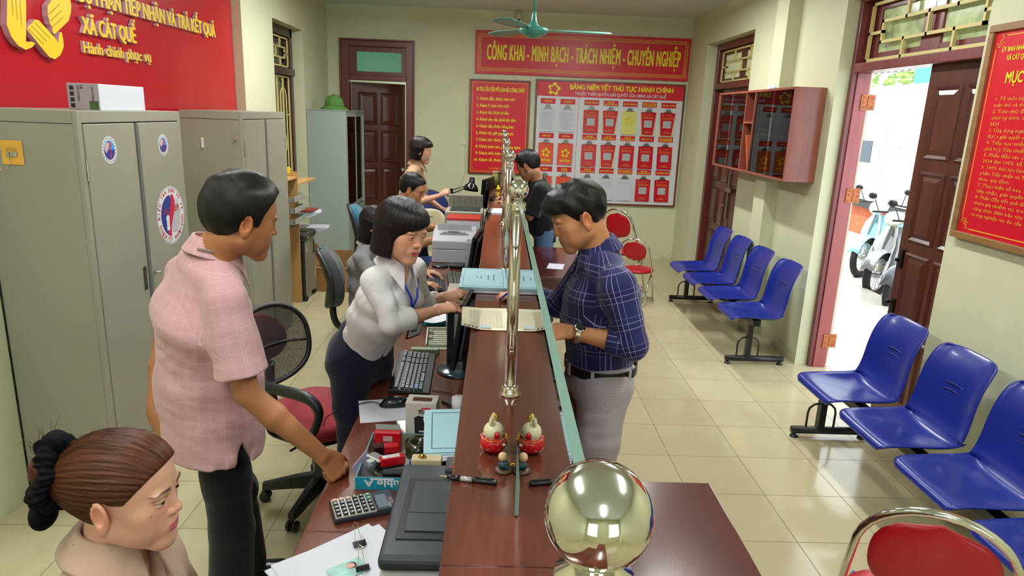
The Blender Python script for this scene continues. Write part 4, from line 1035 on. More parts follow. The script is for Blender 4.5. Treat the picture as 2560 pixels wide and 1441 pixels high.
red_chair('chrome hooped chair with a red pad by the edge of the near bench row', (1.245, 1.665, 0), math.radians(60))
red_chair('red padded chrome chair standing against the back wall under the notice board', (1.40, 7.25, 0), math.radians(48))
r = red_chair('second red padded chrome chair, lower and tilted beside the one under the notice board', (1.47, 6.86, 0), math.radians(62)); r.scale = (.8, .8, .74)

# ---------------------------------------------------------------- office chairs
BLKP = mat('black_chair_plastic', '#1a1b1e', .42); 
def mesh_mat():
    m = bpy.data.materials.new('black_mesh_fabric'); t = NT(m); out = [n for n in t.t.nodes if n.type == 'OUTPUT_MATERIAL'][0]
    t.b.inputs['Base Color'].default_value = (.02, .02, .022, 1); t.b.inputs['Roughness'].default_value = .7
    v = t.coord('Object'); sx = t.n('ShaderNodeSeparateXYZ'); t.l(v, sx.inputs[0])
    def w(o): return t.math('GREATER_THAN', t.math('ABSOLUTE', t.math('SUBTRACT', t.math('FRACT', t.math('MULTIPLY', o, 190)), .5)), .24)
    k = t.math('MAXIMUM', w(sx.outputs[1]), w(sx.outputs[2]))
    tr = t.n('ShaderNodeBsdfTransparent'); mx = t.n('ShaderNodeMixShader'); t.l(k, mx.inputs[0]); t.l(tr.outputs[0], mx.inputs[1]); t.l(t.b.outputs[0], mx.inputs[2]); t.l(mx.outputs[0], out.inputs[0])
    return m
MESHF = mesh_mat()
def office_base(t, h=.40, rot=.3):
    for k in range(5):
        a = 2*PI*k/5+rot; c, s = math.cos(a), math.sin(a)
        m = MB(); rows = []
        for r, w, z, hh in ((.03, .03, .115, .035), (.12, .026, .105, .03), (.24, .022, .085, .02), (.28, .02, .08, .016)):
            rows.append([(r*c-w*s*u, r*s+w*c*u, z+hh*v) for u, v in ((-1, -1), (1, -1), (.7, 1), (-.7, 1))])
        m.loft(rows); arm = part('base_arm', m, BLKP, t, bevel=.004)
        m = MB(); m.smooth = True
        for d in (-1, 1): m.lathe([(.008, -.009), (.024, -.008), (.027, 0), (.024, .008), (.008, .009)], (.27*c-.016*s*d, .27*s+.016*c*d, .027), 18, (-s, c, 0))
        m.cyl((.27*c, .27*s, .03), (.27*c, .27*s, .08), .008, 8); part('castor', m, BLKP, arm)
    m = MB(); m.smooth = True; m.lathe([(.045, .08), (.045, .15), (.032, .16), (.030, .24), (.02, .245), (.02, h)], (0, 0, 0), 20); part('gas_column', m, BLKP, t)
    m = MB(); m.box(-.10, .10, -.07, .07, h-.01, h+.025); m.tube([(.02, -.05, h), (.03, -.2, h-.02), (.03, -.24, h-.02)], .006, 8); part('tilt_mechanism', m, BLKP, t, bevel=.006)
def cushion(x0, x1, w, z0, z1, n=24, p=3.2):
    m = MB(); rows = []; cx = (x0+x1)/2; L = (x1-x0)/2
    for i in range(9):
        f = i/8; q = math.sin(PI*f)**.45 if 0 < f < 1 else 0; sc = .90+.10*q; z = z0+(z1-z0)*f; r = []
        for k in range(n):
            a = 2*PI*k/n; ca, sa = math.cos(a), math.sin(a)
            r.append((cx+L*sc*math.copysign(abs(ca)**(2/p), ca), w*sc*math.copysign(abs(sa)**(2/p), sa), z-(.012*(1-(ca*ca)) if f > .5 else 0)))
        rows.append(r)
    m.loft(rows); return m
def backpad(xf, w, z0, z1, th, lean, curve=.05, top_round=2.4, n=20):
    """upright pad as a closed surface: superellipse outline, wraps a little round the sitter"""
    m = MB(); rows = []; cz = (z0+z1)/2; H = (z1-z0)/2; N = 13
    outl = [(math.copysign(abs(math.cos(a))**(2/top_round), math.cos(a)), math.copysign(abs(math.sin(a))**(2/top_round), math.sin(a))) for a in [2*PI*k/32 for k in range(32)]]
    for i in range(N):
        f = i/(N-1); ang = PI*f; s = max(.02, math.sin(ang))**.5; off = -th/2*math.cos(ang); r = []
        for (u, v) in outl:
            y = u*w*(.86+.14*s) if s > .2 else u*w*.86*s/.2*1; z = cz+v*H*(.90+.10*s)
            if i in (0, N-1): y, z = u*w*.80, cz+v*H*.86
            r.append((xf+off-lean*(z-z0)/(z1-z0)+curve*(y/w)**2-.02*((z-cz)/H)**2, y, z))
        rows.append(r)
    m.loft(rows); return m
def armrest(t, side, hs=.47):
    m = MB(); m.smooth = True; y = side*.265
    pts = [(.17, y*.9, hs-.06), (.13, y, hs), (.02, y*1.06, hs+.10), (-.02, y*1.07, hs+.17)]
    P = spline([(.16, y*.80, hs-.05), (.15, y, hs-.02), (.21, y*1.05, hs+.08), (.23, y*1.06, hs+.16), (.17, y*1.05, hs+.205), (.02, y*1.04, hs+.21), (-.09, y*1.02, hs+.20), (-.12, y, hs+.12), (-.06, y*.98, hs+.03), (-.02, y*.8, hs-.04)], 40)
    n = len(P); rs = [.017+.008*math.exp(-((i/n-.5)/.16)**2) for i in range(n)]
    m.tube(P, rs, 12); return part('armrest', m, BLKP, t)
def office_chair(label, loc, rz, back='mesh', backmat=None, seatmat=None, top=.98, w=.215, group='office chairs behind the staff desk', arms=True, name='office_chair'):
    t = thing(name, label, 'chair', loc, rz, group)
    office_base(t, rot=.3+rz)
    part('seat', cushion(-.22, .24, .235, .425, .505), seatmat, t, smooth=True, auto=50)
    m = cushion(-.20, .22, .225, .405, .43); part('seat_shell', m, BLKP, t, smooth=True)
    m = MB(); m.smooth = True; m.tube(spline([(-.10, 0, .41), (-.24, 0, .42), (-.29, 0, .50), (-.29, 0, .66)], 14), .022, 10); part('back_support', m, BLKP, t)
    if arms:
        for s in (-1, 1): armrest(t, s)
    if back == 'mesh':
        H = (top-.56)/2; cz = (top+.56)/2
        O = [(math.copysign(abs(math.cos(a))**(2/2.5), math.cos(a))*w, cz+math.copysign(abs(math.sin(a))**(2/2.5), math.sin(a))*H) for a in [2*PI*k/48 for k in range(48)]]
        def X(y, z): return -.26-.06*(z-.56)/(top-.56)+.055*(y/w)**2
        m = MB(); m.smooth = True; m.tube([(X(y, z), y, z) for y, z in O], .0125, 10, closed=True); m.tube([(X(y, cz-.02), y, cz-.02+.02*math.cos(y/w*PI/2)) for y in [-w+2*w*i/12 for i in range(13)]], .007, 8); part('back_frame', m, BLKP, t)
        m = MB(); rows = []
        for i in range(17):
            f = -1+2*i/16; z = cz+f*H*.985; hw = w*.985*(max(0, 1-abs(f)**2.5))**(1/2.5); rows.append([(X(u*hw, z), u*hw, z) for u in [-1+2*j/14 for j in range(15)]])
        m.strip(rows); part('mesh_back', m, MESHF, t, smooth=True)
    else:
        part('backrest', backpad(-.27, w, .58, top, .075, .05), backmat, t, smooth=True, auto=50)
        part('back_shell', backpad(-.312, w*1.03, .57, top+.008, .03, .05), BLKP, t, smooth=True, auto=50)
    return t
REDF = mat('red_fabric', '#8e1426', .85, bump=.3, bscale=400, sheen=.2); BLKF = mat('charcoal_fabric', '#2c3136', .85, bump=.3, bscale=400, sheen=.2); TEALF = mat('teal_fabric', '#12526a', .85, bump=.3, bscale=400, sheen=.2); NAVYF = mat('navy_fabric', '#1d2960', .85, bump=.3, bscale=400, sheen=.2)
oc = office_chair('black mesh-backed office chair with a red seat behind the woman in white', (-.80, 2.98, 0), math.radians(-25), 'mesh', seatmat=REDF, top=.93)
part('lumbar_pad', backpad(-.335, .13, .64, .88, .035, .04), REDF, oc, smooth=True, auto=50)
office_chair('office chair with a charcoal padded back behind the seated dark-haired woman', (-.78, 4.45, 0), math.radians(12), 'pad', BLKF, BLKF, .955, .20, arms=False)
office_chair('office chair with a tall teal padded back behind the seated man in glasses', (-.88, 5.85, 0), math.radians(8), 'pad', TEALF, TEALF, 1.06, .21, arms=False)
office_chair('office chair with a navy padded back beside the woman in tan', (-.66, 7.75, 0), math.radians(-60), 'pad', NAVYF, NAVYF, .95, .24)
office_chair('mesh-backed office chair under the auburn-haired woman', (-.68, 1.02, 0), math.radians(20), 'mesh', seatmat=BLKF, top=1.0, w=.23, arms=False)
def plastic_chair():
    t = thing('plastic_chair', 'cream plastic chair with a slotted back beyond the man in glasses', 'chair', (-.72, 6.75, 0), math.radians(-100)); CR = mat('cream_plastic', '#cfc7a4', .35)
    m = backpad(-.20, .19, .52, .88, .02, .05); part('backrest', m, CR, t, smooth=True, auto=50)
    part('seat', cushion(-.2, .2, .2, .42, .45), CR, t, smooth=True, auto=50)
    for sx in (-1, 1):
        for sy in (-1, 1): m = MB(); m.cyl((sx*.17, sy*.17, .42), (sx*.20, sy*.20, 0), .016, 8, .012); part('leg', m, CR, t)
    for s in (-1, 1): m = MB(); m.tube([(-.17, s*.15, .43), (-.21, s*.16, .56)], .012, 8); part('back_post', m, CR, t)
    m = MB(); m.tube([(-.232, -.03, .80), (-.232, .03, .80)], .008, 8); part('slot', m, GREYD, t)
plastic_chair()
# ================================================================ wall cabinet with books, glass cabinet, rack, shredder
WC = wood('wall_cabinet_wood', '#6b352b', '#93503f', .3, 'Z', 1.8, .25); WCI = wood('wall_cabinet_inner', '#5a3024', '#6d3d2e', .45, 'Z', 1.8, .05)
def wall_cabinet():
    t = thing('wall_cabinet', 'reddish wooden wall cabinet with sliding glass doors hung beside the front door', 'cabinet', (2.18, 5.22, 1.43))
    L, H, D = 1.80, .70, .235; w = .018
    m = MB(); m.box(0, D, 0, w, 0, H); m.box(0, .12, L-w, L, 0, H); m.box(0, .12, w, L-w, 0, w); m.box(0, .12, w, L-w, H-w, H); m.box(.12, D, w, .64, 0, w); m.box(.12, D, w, .64, H-w, H)
    part('carcass', m, WC, t, bevel=.0015)
    m = MB(); m.box(.115, .12, w, L-w, w, H-w); part('back_panel', m, WCI, t)
    m = MB()
    for y in (.80, 1.02): m.box(.004, .115, y, y+w, w, H-w)
    m.box(.004, .115, .80+w, 1.02, .42, .42+w); m.box(.02, .115, w, .80, .33, .33+w); m.box(.02, .115, 1.02+w, L-w, .33, .33+w); part('shelves', m, WC, t)
    for a, b in ((w, .80), (1.02+w, L-w)):
        mid = (a+b)/2
        for k, (c, d, x) in enumerate(((a, mid+.025, .008), (mid-.025, b, .016))):
            g = MB(); g.box(x, x+.004, c, d, w, H-w); part('sliding_glass', g, glass_mat('shelf_glass', '#eef4f2', .02, 1.0) if 'shelf_glass' not in _M else _M['shelf_glass'], t)
    # things inside
    rnd = random.Random(5)
    spec = [('blue binder spine', '#27408f'), ('pale blue binder', '#8fb2cf'), ('white binder', '#c6cbcd'), ('light blue folder', '#7fa3c4'), ('cream folder', '#c9bf9a')]
    low = [('yellow book', '#c9bd45'), ('cream book', '#bfae82'), ('green book', '#7f9a3f'), ('mauve book', '#8f5f77'), ('brown book', '#6d3d2c'), ('navy book', '#2d4a8c')]
    ORD = ['first', 'second', 'third', 'fourth', 'fifth', 'sixth', 'seventh', 'eighth', 'ninth', 'tenth', 'eleventh', 'twelfth', 'thirteenth', 'fourteenth', 'fifteenth', 'sixteenth', 'seventeenth', 'eighteenth', 'nineteenth', 'twentieth', 'twenty-first', 'twenty-second', 'twenty-third', 'twenty-fourth', 'twenty-fifth', 'twenty-sixth', 'twenty-seventh', 'twenty-eighth', 'twenty-ninth', 'thirtieth']
    def books(y0, y1, z, hh, pal, grp, where):
        y = y0; k = 0
        while y < y1-.03:
            th = rnd.uniform(.020, .042); h = hh*rnd.uniform(.82, 1); nm, col = pal[k % len(pal)] if k < 2*len(pal) else rnd.choice(pal)
            o = thing('book', '%s, %s from the cabinet end beside the front door, %s' % (nm, ORD[k], where), 'book', (2.18+.035, 5.22+y, 1.43+z+.001), 0, grp)
            m = MB(); m.box(0, .075, 0, th-.002, 0, h); part('cover', m, mat('book_'+col[1:], col, .5), o, bevel=.0015)
            m = MB(); m.box(-.0006, 0, .004, th-.006, h*.55, h*.8); part('spine_label', m, PAPERW, o)
            y += th; k += 1
    books(.025, .75, .33+w, .29, spec, 'binders on the upper shelf', 'upper shelf')
    books(.025, .50, w, .27, low, 'books on the lower shelf', 'lower shelf')
    o = thing('folder_box', 'orange document box behind the far sliding glass of the wall cabinet', 'box', (2.215, 6.30, 1.43+.33+w+.001)); m = MB(); m.box(0, .075, 0, .20, 0, .25); part('carton', m, mat('orange_card', '#c98a3a', .5), o, bevel=.002); m = MB(); m.box(-.001, 0, .03, .17, .14, .21); part('label_strip', m, PAPERW, o)
    o = thing('leaning_folder', 'orange brown folder leaning in the open middle slot of the wall cabinet', 'folder', (2.20, 6.06, 1.43+w+.002)); m = MB(); m.prism_axis([(0, 0), (.03, 0), (.15, .30), (.12, .30)], 0, .09, 'X'); b = part('cover', m, mat('orange_brown_card', '#a8512f', .4), o); 
    o = thing('crumpled_bag', 'crumpled pale plastic bag lying on top of the wall cabinet', 'bag', (2.25, 5.86, 1.43+H+.001)); m = MB(); rows = []
    for i in range(7):
        f = i/6; rows.append([(.03*math.cos(a)*(1-f*f*.8)*(1+.3*math.sin(a*3+i)), .09*math.sin(a)*(1-f*f*.9)*(1+.2*math.cos(a*4+i*2)), .035*f) for a in [2*PI*k/16 for k in range(16)]])
    m.loft(rows); part('bag', m, mat('pale_plastic_bag', '#b9cbdc', .3), o)
wall_cabinet()
def glass_cabinet():
    t = thing('glass_cabinet', 'grey steel cabinet with sliding glass doors in the far corner, a green helmet on top', 'cabinet', (-2.195, 8.06, 0)); GP = mat('pale_steel_paint', '#95a19c', .4)
    D, L, H = .445, 1.05, 1.81; w = .02
    m = MB(); m.box(0, D, 0, w, 0, H); m.box(0, D, L-w, L, 0, H); m.box(0, D, w, L-w, H-w, H); m.box(0, w, w, L-w, 0, H-w); m.box(w, D, w, L-w, 0, .66); part('carcass', m, GP, t, bevel=.002)
    m = MB(); m.box(-.0, D+.008, -.006, L+.006, H, H+.012); part('top_panel', m, GP, t, bevel=.002)
    for z in (.98, 1.35): m = MB(); m.box(w, D-.04, w, L-w, z, z+.015); part('shelf', m, GP, t)
    for a, b, x in ((w, L/2+.03, D-.012), (L/2-.03, L-w, D-.03)):
        f = MB(); f.box(x, x+.014, a, a+.035, .68, H-.02); f.box(x, x+.014, b-.035, b, .68, H-.02); f.box(x, x+.014, a+.035, b-.035, H-.06, H-.02); f.box(x, x+.014, a+.035, b-.035, .68, .72); d = part('door', f, GP, t, bevel=.002)
        g = MB(); g.box(x+.005, x+.009, a+.03, b-.03, .71, H-.05); part('glass', g, CABG, d)
    for a, b in ((w, L/2), (L/2, L-w)): m = MB(); m.box(D-.002, D+.004, a+.01, b-.01, .08, .62); part('lower_panel', m, GP, t, bevel=.002)
    rnd = random.Random(9)
    for k, (y, z, c) in enumerate(((8.2, .995, '#b8b2a0'), (8.25, 1.365, '#c0a36a'), (8.55, .995, '#8fa59c'), (8.6, 1.365, '#b8b2a0'), (8.2, .665, '#aab4b0'), (8.6, .665, '#9c9a8c'))):
        o = thing('paper_pile', 'pile of papers behind the cabinet glass, %s' % ('near lower shelf', 'near top shelf', 'far lower shelf', 'far top shelf', 'near bottom shelf', 'far bottom shelf')[k], 'papers', (-2.1, y, z), 0, 'paper piles in the glass cabinet'); m = MB()
        zz = 0.001
        for i in range(9): h = rnd.uniform(.008, .02); m.cbox((.13+rnd.uniform(-.01, .01), .13, zz+h/2), (.22, .30, h-.002), rnd.uniform(-.08, .08)); zz += h
        part('sheets', m, mat('pile_'+c[1:], c, .7), o)
    # sun helmet
    h = thing('pith_helmet', 'olive green cloth sun helmet on the grey glass-doored cabinet', 'hat', (-1.93, 8.28, 1.823)); m = MB(); rows = []
    for r, z in ((.150, .0), (.148, .006), (.135, .018), (.115, .032), (.100, .045), (.098, .07), (.092, .10), (.075, .135), (.048, .158), (.018, .168), (.002, .169)):
        rows.append([(r*1.12*math.cos(a), r*.92*math.sin(a), z) for a in [2*PI*k/32 for k in range(32)]])
    m.loft(rows); GR = mat('helmet_green_cloth', '#4f7a38', .8, bump=.2, bscale=300); part('shell', m, GR, h, smooth=True, auto=0)
    m = MB(); m.smooth = True; m.tube([(.112*math.cos(a), .092*math.sin(a), .05) for a in [2*PI*k/32 for k in range(32)]], .004, 6, closed=True); part('band', m, mat('helmet_band', '#41672f', .8), h)
    m = MB(); m.smooth = True; m.sphere((0, 0, .172), .012, 12, 8, (1, 1, .6)); part('button', m, GR, h)
glass_cabinet()
CARD = mat('brown_cardboard', '#8a6436', .8, var=.08, vscale=5); PLY = wood('pale_plywood', '#a97f4b', '#c39a62', .5, 'Z', 2, .1)
def rack():
    t = thing('document_rack', 'pale plywood document rack with wire trays between the metal cabinets and the window', 'rack', (-2.16, 6.03, 0))
    m = MB(); m.box(0, .30, .40, .418, .0, 1.26); m.box(0, .30, 0, .018, 0, 1.26); part('side_panel', m, PLY, t, bevel=.001)
    m = MB(); m.box(.0, .30, .018, .40, 1.2, 1.215); m.box(0, .30, .418, 1.05, 1.13, 1.146); part('shelf', m, PLY, t)
    m = MB(); m.box(0, .28, .418, 1.05, .80, .81); m.box(0, .28, .85, 1.05, .60, .61); m.box(.01, .03, 1.03, 1.05, 0, 1.13); part('lower_shelf', m, WCI, t)
    for k in range(3):
        z = 1.02-.10*k; m = MB(); m.box(.30, .37, .03, .38, z, z+.004); m.box(.366, .372, .03, .38, z, z+.05); m.box(.30, .372, .03, .036, z, z+.05); m.box(.30, .372, .374, .38, z, z+.05)
        part('tray', m, mat('smoky_tray_plastic', '#9a9c94', .3), t, bevel=.001)
    o = thing('yellow_box', 'small yellow box on top of the plywood rack', 'box', (-2.02, 6.12, 1.261)); m = MB(); m.box(0, .16, 0, .12, 0, .05); part('carton', m, mat('yellow_card', '#e0b21c', .5), o, bevel=.003)
    m = MB(); m.box(.002, .158, .002, .118, .05, .056); part('lid', m, mat('yellow_card', ''), o, bevel=.002)
    o = thing('cloth_bundle', 'small pink cloth bundle on the plywood shelf', 'cloth', (-1.95, 6.56, 1.147)); m = MB(); rows = []
    for i in range(7):
        f = i/6; q = math.sqrt(max(0, 1-f*f)); rows.append([(.05*q*math.cos(a)*(1+.15*math.sin(3*a+i)), .07*q*math.sin(a)*(1+.12*math.sin(5*a)), .06*f) for a in [2*PI*k/16 for k in range(16)]])
    m.loft(rows); part('cloth', m, mat('pink_cloth', '#c98a8d', .8), o, smooth=True)
    for k, (z, n, c, lb) in enumerate(((.811, 6, '#b9c4cc', 'white papers and a black folder stacked on the middle rack shelf'), (.861, 2, '#7a2c28', 'dark red books lying on the middle rack shelf'), (.611, 5, '#b7b3bf', 'drooping white papers on the lower rack shelf'))):
        o = thing('paper_stack', lb, 'papers', (-2.08, 6.50 if z > .7 else 6.95, z)); m = MB(); zz = 0
        for i in range(n): m.cbox((.15+.012*i, .20 if z > .7 else .10, zz+.004), (.30, .22, .0075), .04*i); zz += .008
        part('sheets', m, mat('stack_'+c[1:], c, .6), o)
rack()
def shredder():
    t = thing('paper_shredder', 'black and grey wheeled paper shredder standing by the document rack', 'shredder', (-2.15, 6.45, 0)); SG = mat('shredder_grey', '#84806f', .4); 
    m = MB(); m.box(.02, .33, .02, .36, .06, .60); part('bin', m, SG, t, bevel=.01)
    m = MB(); m.box(0, .325, 0, .03, .05, .62); part('front_panel', m, BLKP, t, bevel=.015)
    m = MB(); m.box(0, .345, 0, .38, .60, .665); h = part('cutter_head', m, mat('shredder_head', '#2d2d2b', .35), t, bevel=.02)
    m = MB(); m.box(.06, .30, .16, .20, .665, .668); part('slot', m, INK_K, h); m = MB(); m.box(.345, .347, .05, .10, .62, .635); part('warning_label', m, mat('label_olive', '#8c9a2c', .5), h)
    m = MB(); m.tube([(.335, .24, .58), (.352, .24, .57), (.352, .24, .46), (.335, .24, .45)], .006, 6); part('handle', m, BLKP, t)
    m = MB(); m.lathe([(.02, 0), (.02, .001)], (.331, .07, .50), 20, (1, 0, 0)); part('round_label', m, mat('label_pink_white', '#c7b3ac', .5), t)
    for x in (.04, .31):
        for y in (.04, .34): m = MB(); m.smooth = True; m.sphere((x, y, .028), .028, 12, 8); part('castor', m, BLKP, t)
shredder()
def cardboard():
    t = thing('cardboard_box', 'large open brown cardboard box on the floor behind the shredder', 'box', (-1.83, 6.86, 0)); W, L, H = .62, .42, .26; e = .006
    m = MB(); m.box(0, W, 0, e, 0, H); m.box(0, W, L-e, L, 0, H+.10); m.box(0, e, e, L-e, 0, H); m.box(W-e, W, e, L-e, 0, H); m.box(e, W-e, e, L-e, 0, e); part('carton', m, CARD, t, bevel=.001)
    m = MB(); m.quad((0, 0, H), (W, 0, H), (W, -.01, H-.01), (0, -.01, H-.01)); m.add([(0, .02, H), (0, L, H), (-.09, L-.04, H+.18), (-.05, .10, H+.15)], [(0, 1, 2, 3)]); part('flap', m, CARD, t, solid=.004)
    m = MB(); m.add([(.2, -.001, H-.01), (.3, -.001, H-.01), (.36, -.001, .08), (.28, -.001, .06)], [(0, 1, 2, 3)]); part('tape', m, mat('packing_tape', '#a27c48', .25), t)
    o = thing('paper_bundle', 'bundle of pale papers and an envelope standing in the cardboard box', 'papers', (-1.80, 7.00, .010)); m = MB()
    for k in range(6): m.add([Vector(p) for p in ((.01+.012*k, 0, 0), (.01+.012*k, .18, 0), (-.02+.018*k, .20, .43-.02*k), (-.03+.018*k, .01, .42-.015*k))], [(0, 1, 2, 3)])
    part('sheets', m, mat('pale_blue_paper', '#a9b8cc', .6), o, solid=.002)
cardboard()
def far_room():
    t = thing('side_table', 'small grey cabinet in the room behind the open back door', 'cabinet', (-1.35, 10.0, 0)); m = MB(); m.box(0, .30, 0, .5, 0, .98); part('body', m, mat('pale_steel_paint', ''), t, bevel=.005); m = MB(); m.box(.02, .28, -.004, 0, .1, .9); part('door', m, mat('pale_steel_paint', ''), t)
    o = thing('paper_pile', 'pile of papers seen past the open back door', 'papers', (-1.35, 10.05, .981)); m = MB(); rnd = random.Random(2)
    for i in range(9): m.cbox((.15+rnd.uniform(-.02, .02), .2, .009+.018*i), (.24, .3, .014), rnd.uniform(-.1, .1))
    part('sheets', m, mat('pile_b8b2a0', '#b8b2a0', .7), o)
far_room()
# ================================================================ things on the desk and the counter
ZD, ZL = .7505, 1.1005
INKB = mat('black_gloss_plastic', '#15171a', .25); GRYP = mat('grey_plastic', '#8d9193', .4); LGP = mat('light_grey_plastic', '#bfc0bd', .35); PAPER = mat('paper_white', '#d5d9e6', .6); BLUP = mat('pale_blue_paper_cover', '#a6cfdc', .6)
def bump_sheet(w, l, fn, nx=14, ny=14):
    m = MB(); m.strip([[(w*(i/nx-.5), l*(j/ny-.5), fn(i/nx-.5, j/ny-.5)) for i in range(nx+1)] for j in range(ny+1)]); return m
def sheet(name, label, cat, loc, rz, w, l, mt, fn=lambda u, v: 0.0, group=None, lines=None, th=.0006):
    t = thing(name, label, cat, loc, rz, group); s = part('page', bump_sheet(w, l, fn), mt, t, solid=th)
    if lines: 
        m = MB(); lines(m); part('print', m, mat('print_grey', '#5e6472', .6), s)
    return t
def keyboard(label, loc, rz, base='#16181a', keyc='#2e3236', L=.44, W=.155, accent=False, caps='#bfc7c9'):
    """long axis along x"""
    t = thing('keyboard', label, 'keyboard', loc, rz, 'keyboards on the staff desk')
    m = MB(); m.prism_axis([(-W/2, .004), (W/2, .006), (W/2, .020), (W/2-.02, .024), (-W/2+.03, .013), (-W/2, .010)], -L/2, L/2, 'X'); part('case', m, mat('kb_base_'+base[1:], base, .4), t, bevel=.003)
    ks = MB(); tx = MB(); p = .0187; x0 = -L/2+.012; rows = [-.045, -.027, -.009, .009, .027, .052]
    def z(y): return .013+(y+W/2-.03)*(.011/(W-.05))
    for r, y in enumerate(rows):
        x = x0; n = 0
        while x < L/2-.012-p*.9:
            wide = 1
            if r == 0 and 4 <= n <= 4: wide = 6
            if (r, n) in ((1, 0), (2, 0), (3, 0)): wide = 1.6
            if x+wide*p > L/2-.010: break
            seg = x-x0
            if (.272 < seg < .285 or .336 < seg < .349): x += .010
            c = Vector((x+wide*p/2, y, z(y)+.0045)); a = .0078+(wide-1)*p/2; b = .0078
            ks.add([c+Vector(q) for q in ((-a, -b, -.004), (a, -b, -.004), (a, b, -.004), (-a, b, -.004), (-a*.82, -b*.75, .004), (a*.82, -b*.75, .004), (a*.82, b*.80, .004), (-a*.82, b*.80, .004))], [(0, 1, 5, 4), (1, 2, 6, 5), (2, 3, 7, 6), (3, 0, 4, 7), (4, 5, 6, 7)])
            if wide < 5: tx.cbox(c+Vector((-.002, .001, .0042)), (.003, .0035, .0003))
            x += wide*p; n += 1
    k = part('keys', ks, mat('kb_keys_'+keyc[1:], keyc, .35), t); part('legends', tx, mat('kb_caps_'+caps[1:], caps, .5), k)
    if accent:
        m = MB()
        for i in range(2): 
            c = Vector((x0+p*(.8+1.1*i), -.027, z(-.027)+.0052)); a = b = .0076; m.cbox(c, (2*a, 2*b, .009))
        part('blue_keys', m, mat('key_blue', '#3f86cf', .35), t, bevel=.001)
    return t
keyboard('black keyboard with two bright blue keys beside the mouse paper', (-.335, 2.775, ZD), math.radians(92), '#1b2022', '#3a4548', .46, .165, True)
keyboard('black keyboard under the typing hands of the seated dark-haired woman', (-.40, 4.38, ZD), math.radians(96), '#10141f', '#1b2236', .44, .15, caps='#c5cde0')
keyboard('grey-keyed keyboard pushed against the monitors beyond the blue booklets', (-.235, 4.43, ZD), math.radians(96), '#20221f', '#565a52', .44, .15, caps='#b9bcb2')
def mouse():
    t = thing('computer_mouse', 'black computer mouse lying on the white sheet of paper', 'mouse', (-.372, 2.44, ZD+.0015), math.radians(100)); m = MB(); rows = []
    for i in range(13):
        f = i/12; y = -.055+.11*f; w = .031*math.sqrt(max(0.02, 1-abs(2*f-1)**3)); h = .036*math.sqrt(max(.03, 1-abs(2*f-.86)**2.6 if abs(2*f-.86) < 1 else .03)); rows.append([(w*math.copysign(abs(math.cos(a))**.8, math.cos(a)), y, max(.001, h*.35+h*.65*math.sin(a))) for a in [2*PI*k/20 for k in range(20)]])
    m.loft(rows); part('shell', m, INKB, t, smooth=True, auto=60); m = MB(); m.smooth = True; m.lathe([(.004, -.003), (.009, -.003), (.009, .003), (.004, .003)], (0, .028, .028), 14, (1, 0, 0)); part('wheel', m, BLKM, t)
    c = MB(); c.tube(spline([(0, .055, .012), (.03, .10, .004), (-.02, .18, .003), (-.08, .24, .003), (-.16, .25, .003)], 24), .002, 6); part('cable', c, INKB, t, smooth=True)
mouse()
def scr(m):
    r = random.Random(3)
    for i in range(5): m.box(.06, .06+r.uniform(.04, .07), .085-.017*i, .0865-.017*i, .0012, .0015)
sheet('paper_sheet', 'white sheet of paper lying under the black mouse', 'paper', (-.352, 2.41, ZD), math.radians(13), .285, .20, PAPER, lines=scr)
def monitor(label, loc, rz, w=.46, h=.285, tilt=8, base=True, z0=.085, screen='#3b4a46'):
    """faces -x locally, stands on a round foot"""
    t = thing('computer_monitor', label, 'monitor', loc, rz, 'monitors on the staff desk')
    T = Matrix.Translation((0, 0, z0)) @ Matrix.Rotation(math.radians(tilt), 4, 'Y')
    m = MB(); m.T = T; m.box(-.012, .008, -w/2, w/2, 0, h); b = part('housing', m, INKB, t, bevel=.004)
    m = MB(); m.T = T; m.prism_axis([(-w/2+.03, .03), (w/2-.03, .03), (w/2-.06, h-.03), (-w/2+.06, h-.03)], .008, .03, 'X'); part('back_cover', m, BLKM, t, bevel=.006)
    m = MB(); m.T = T; m.box(-.0128, -.012, -w/2+.012, w/2-.012, .018, h-.012); part('screen', m, mat('lit_screen', screen, .15, emit='#7f978f', es=.35), t)
    m = MB(); m.T = Matrix.Identity(4); m.box(.012, .045, -.03, .03, .0, z0+.12); part('stand_neck', m, BLKM, t, bevel=.004)
    m = MB(); m.smooth = True; m.lathe([(.105, 0), (.105, .006), (.095, .011), (.03, .014), (.001, .014)], (-.0, 0, 0), 32); part('stand_foot', m, mat('foot_gloss', '#31424c', .12), t)
    return t
monitor('monitor whose top edge the woman in white is touching', (-.135, 2.83, ZD), math.radians(-6))
monitor('monitor between the typing hands and the counter ledge, its back to the booklets', (-.15, 4.35, ZD), math.radians(-5), .44, .28, 8)
monitor('monitor beside the white laser printer', (-.085, 5.36, ZD), math.radians(-4), .44, .30, 6)
monitor('monitor beside the tall beige printer', (-.075, 6.25, ZD), math.radians(-4), .44, .31, 6)
monitor('monitor at the far end of the desk by the black desk lamp', (-.11, 7.05, ZD), math.radians(-14), .44, .31, 4, z0=.15)
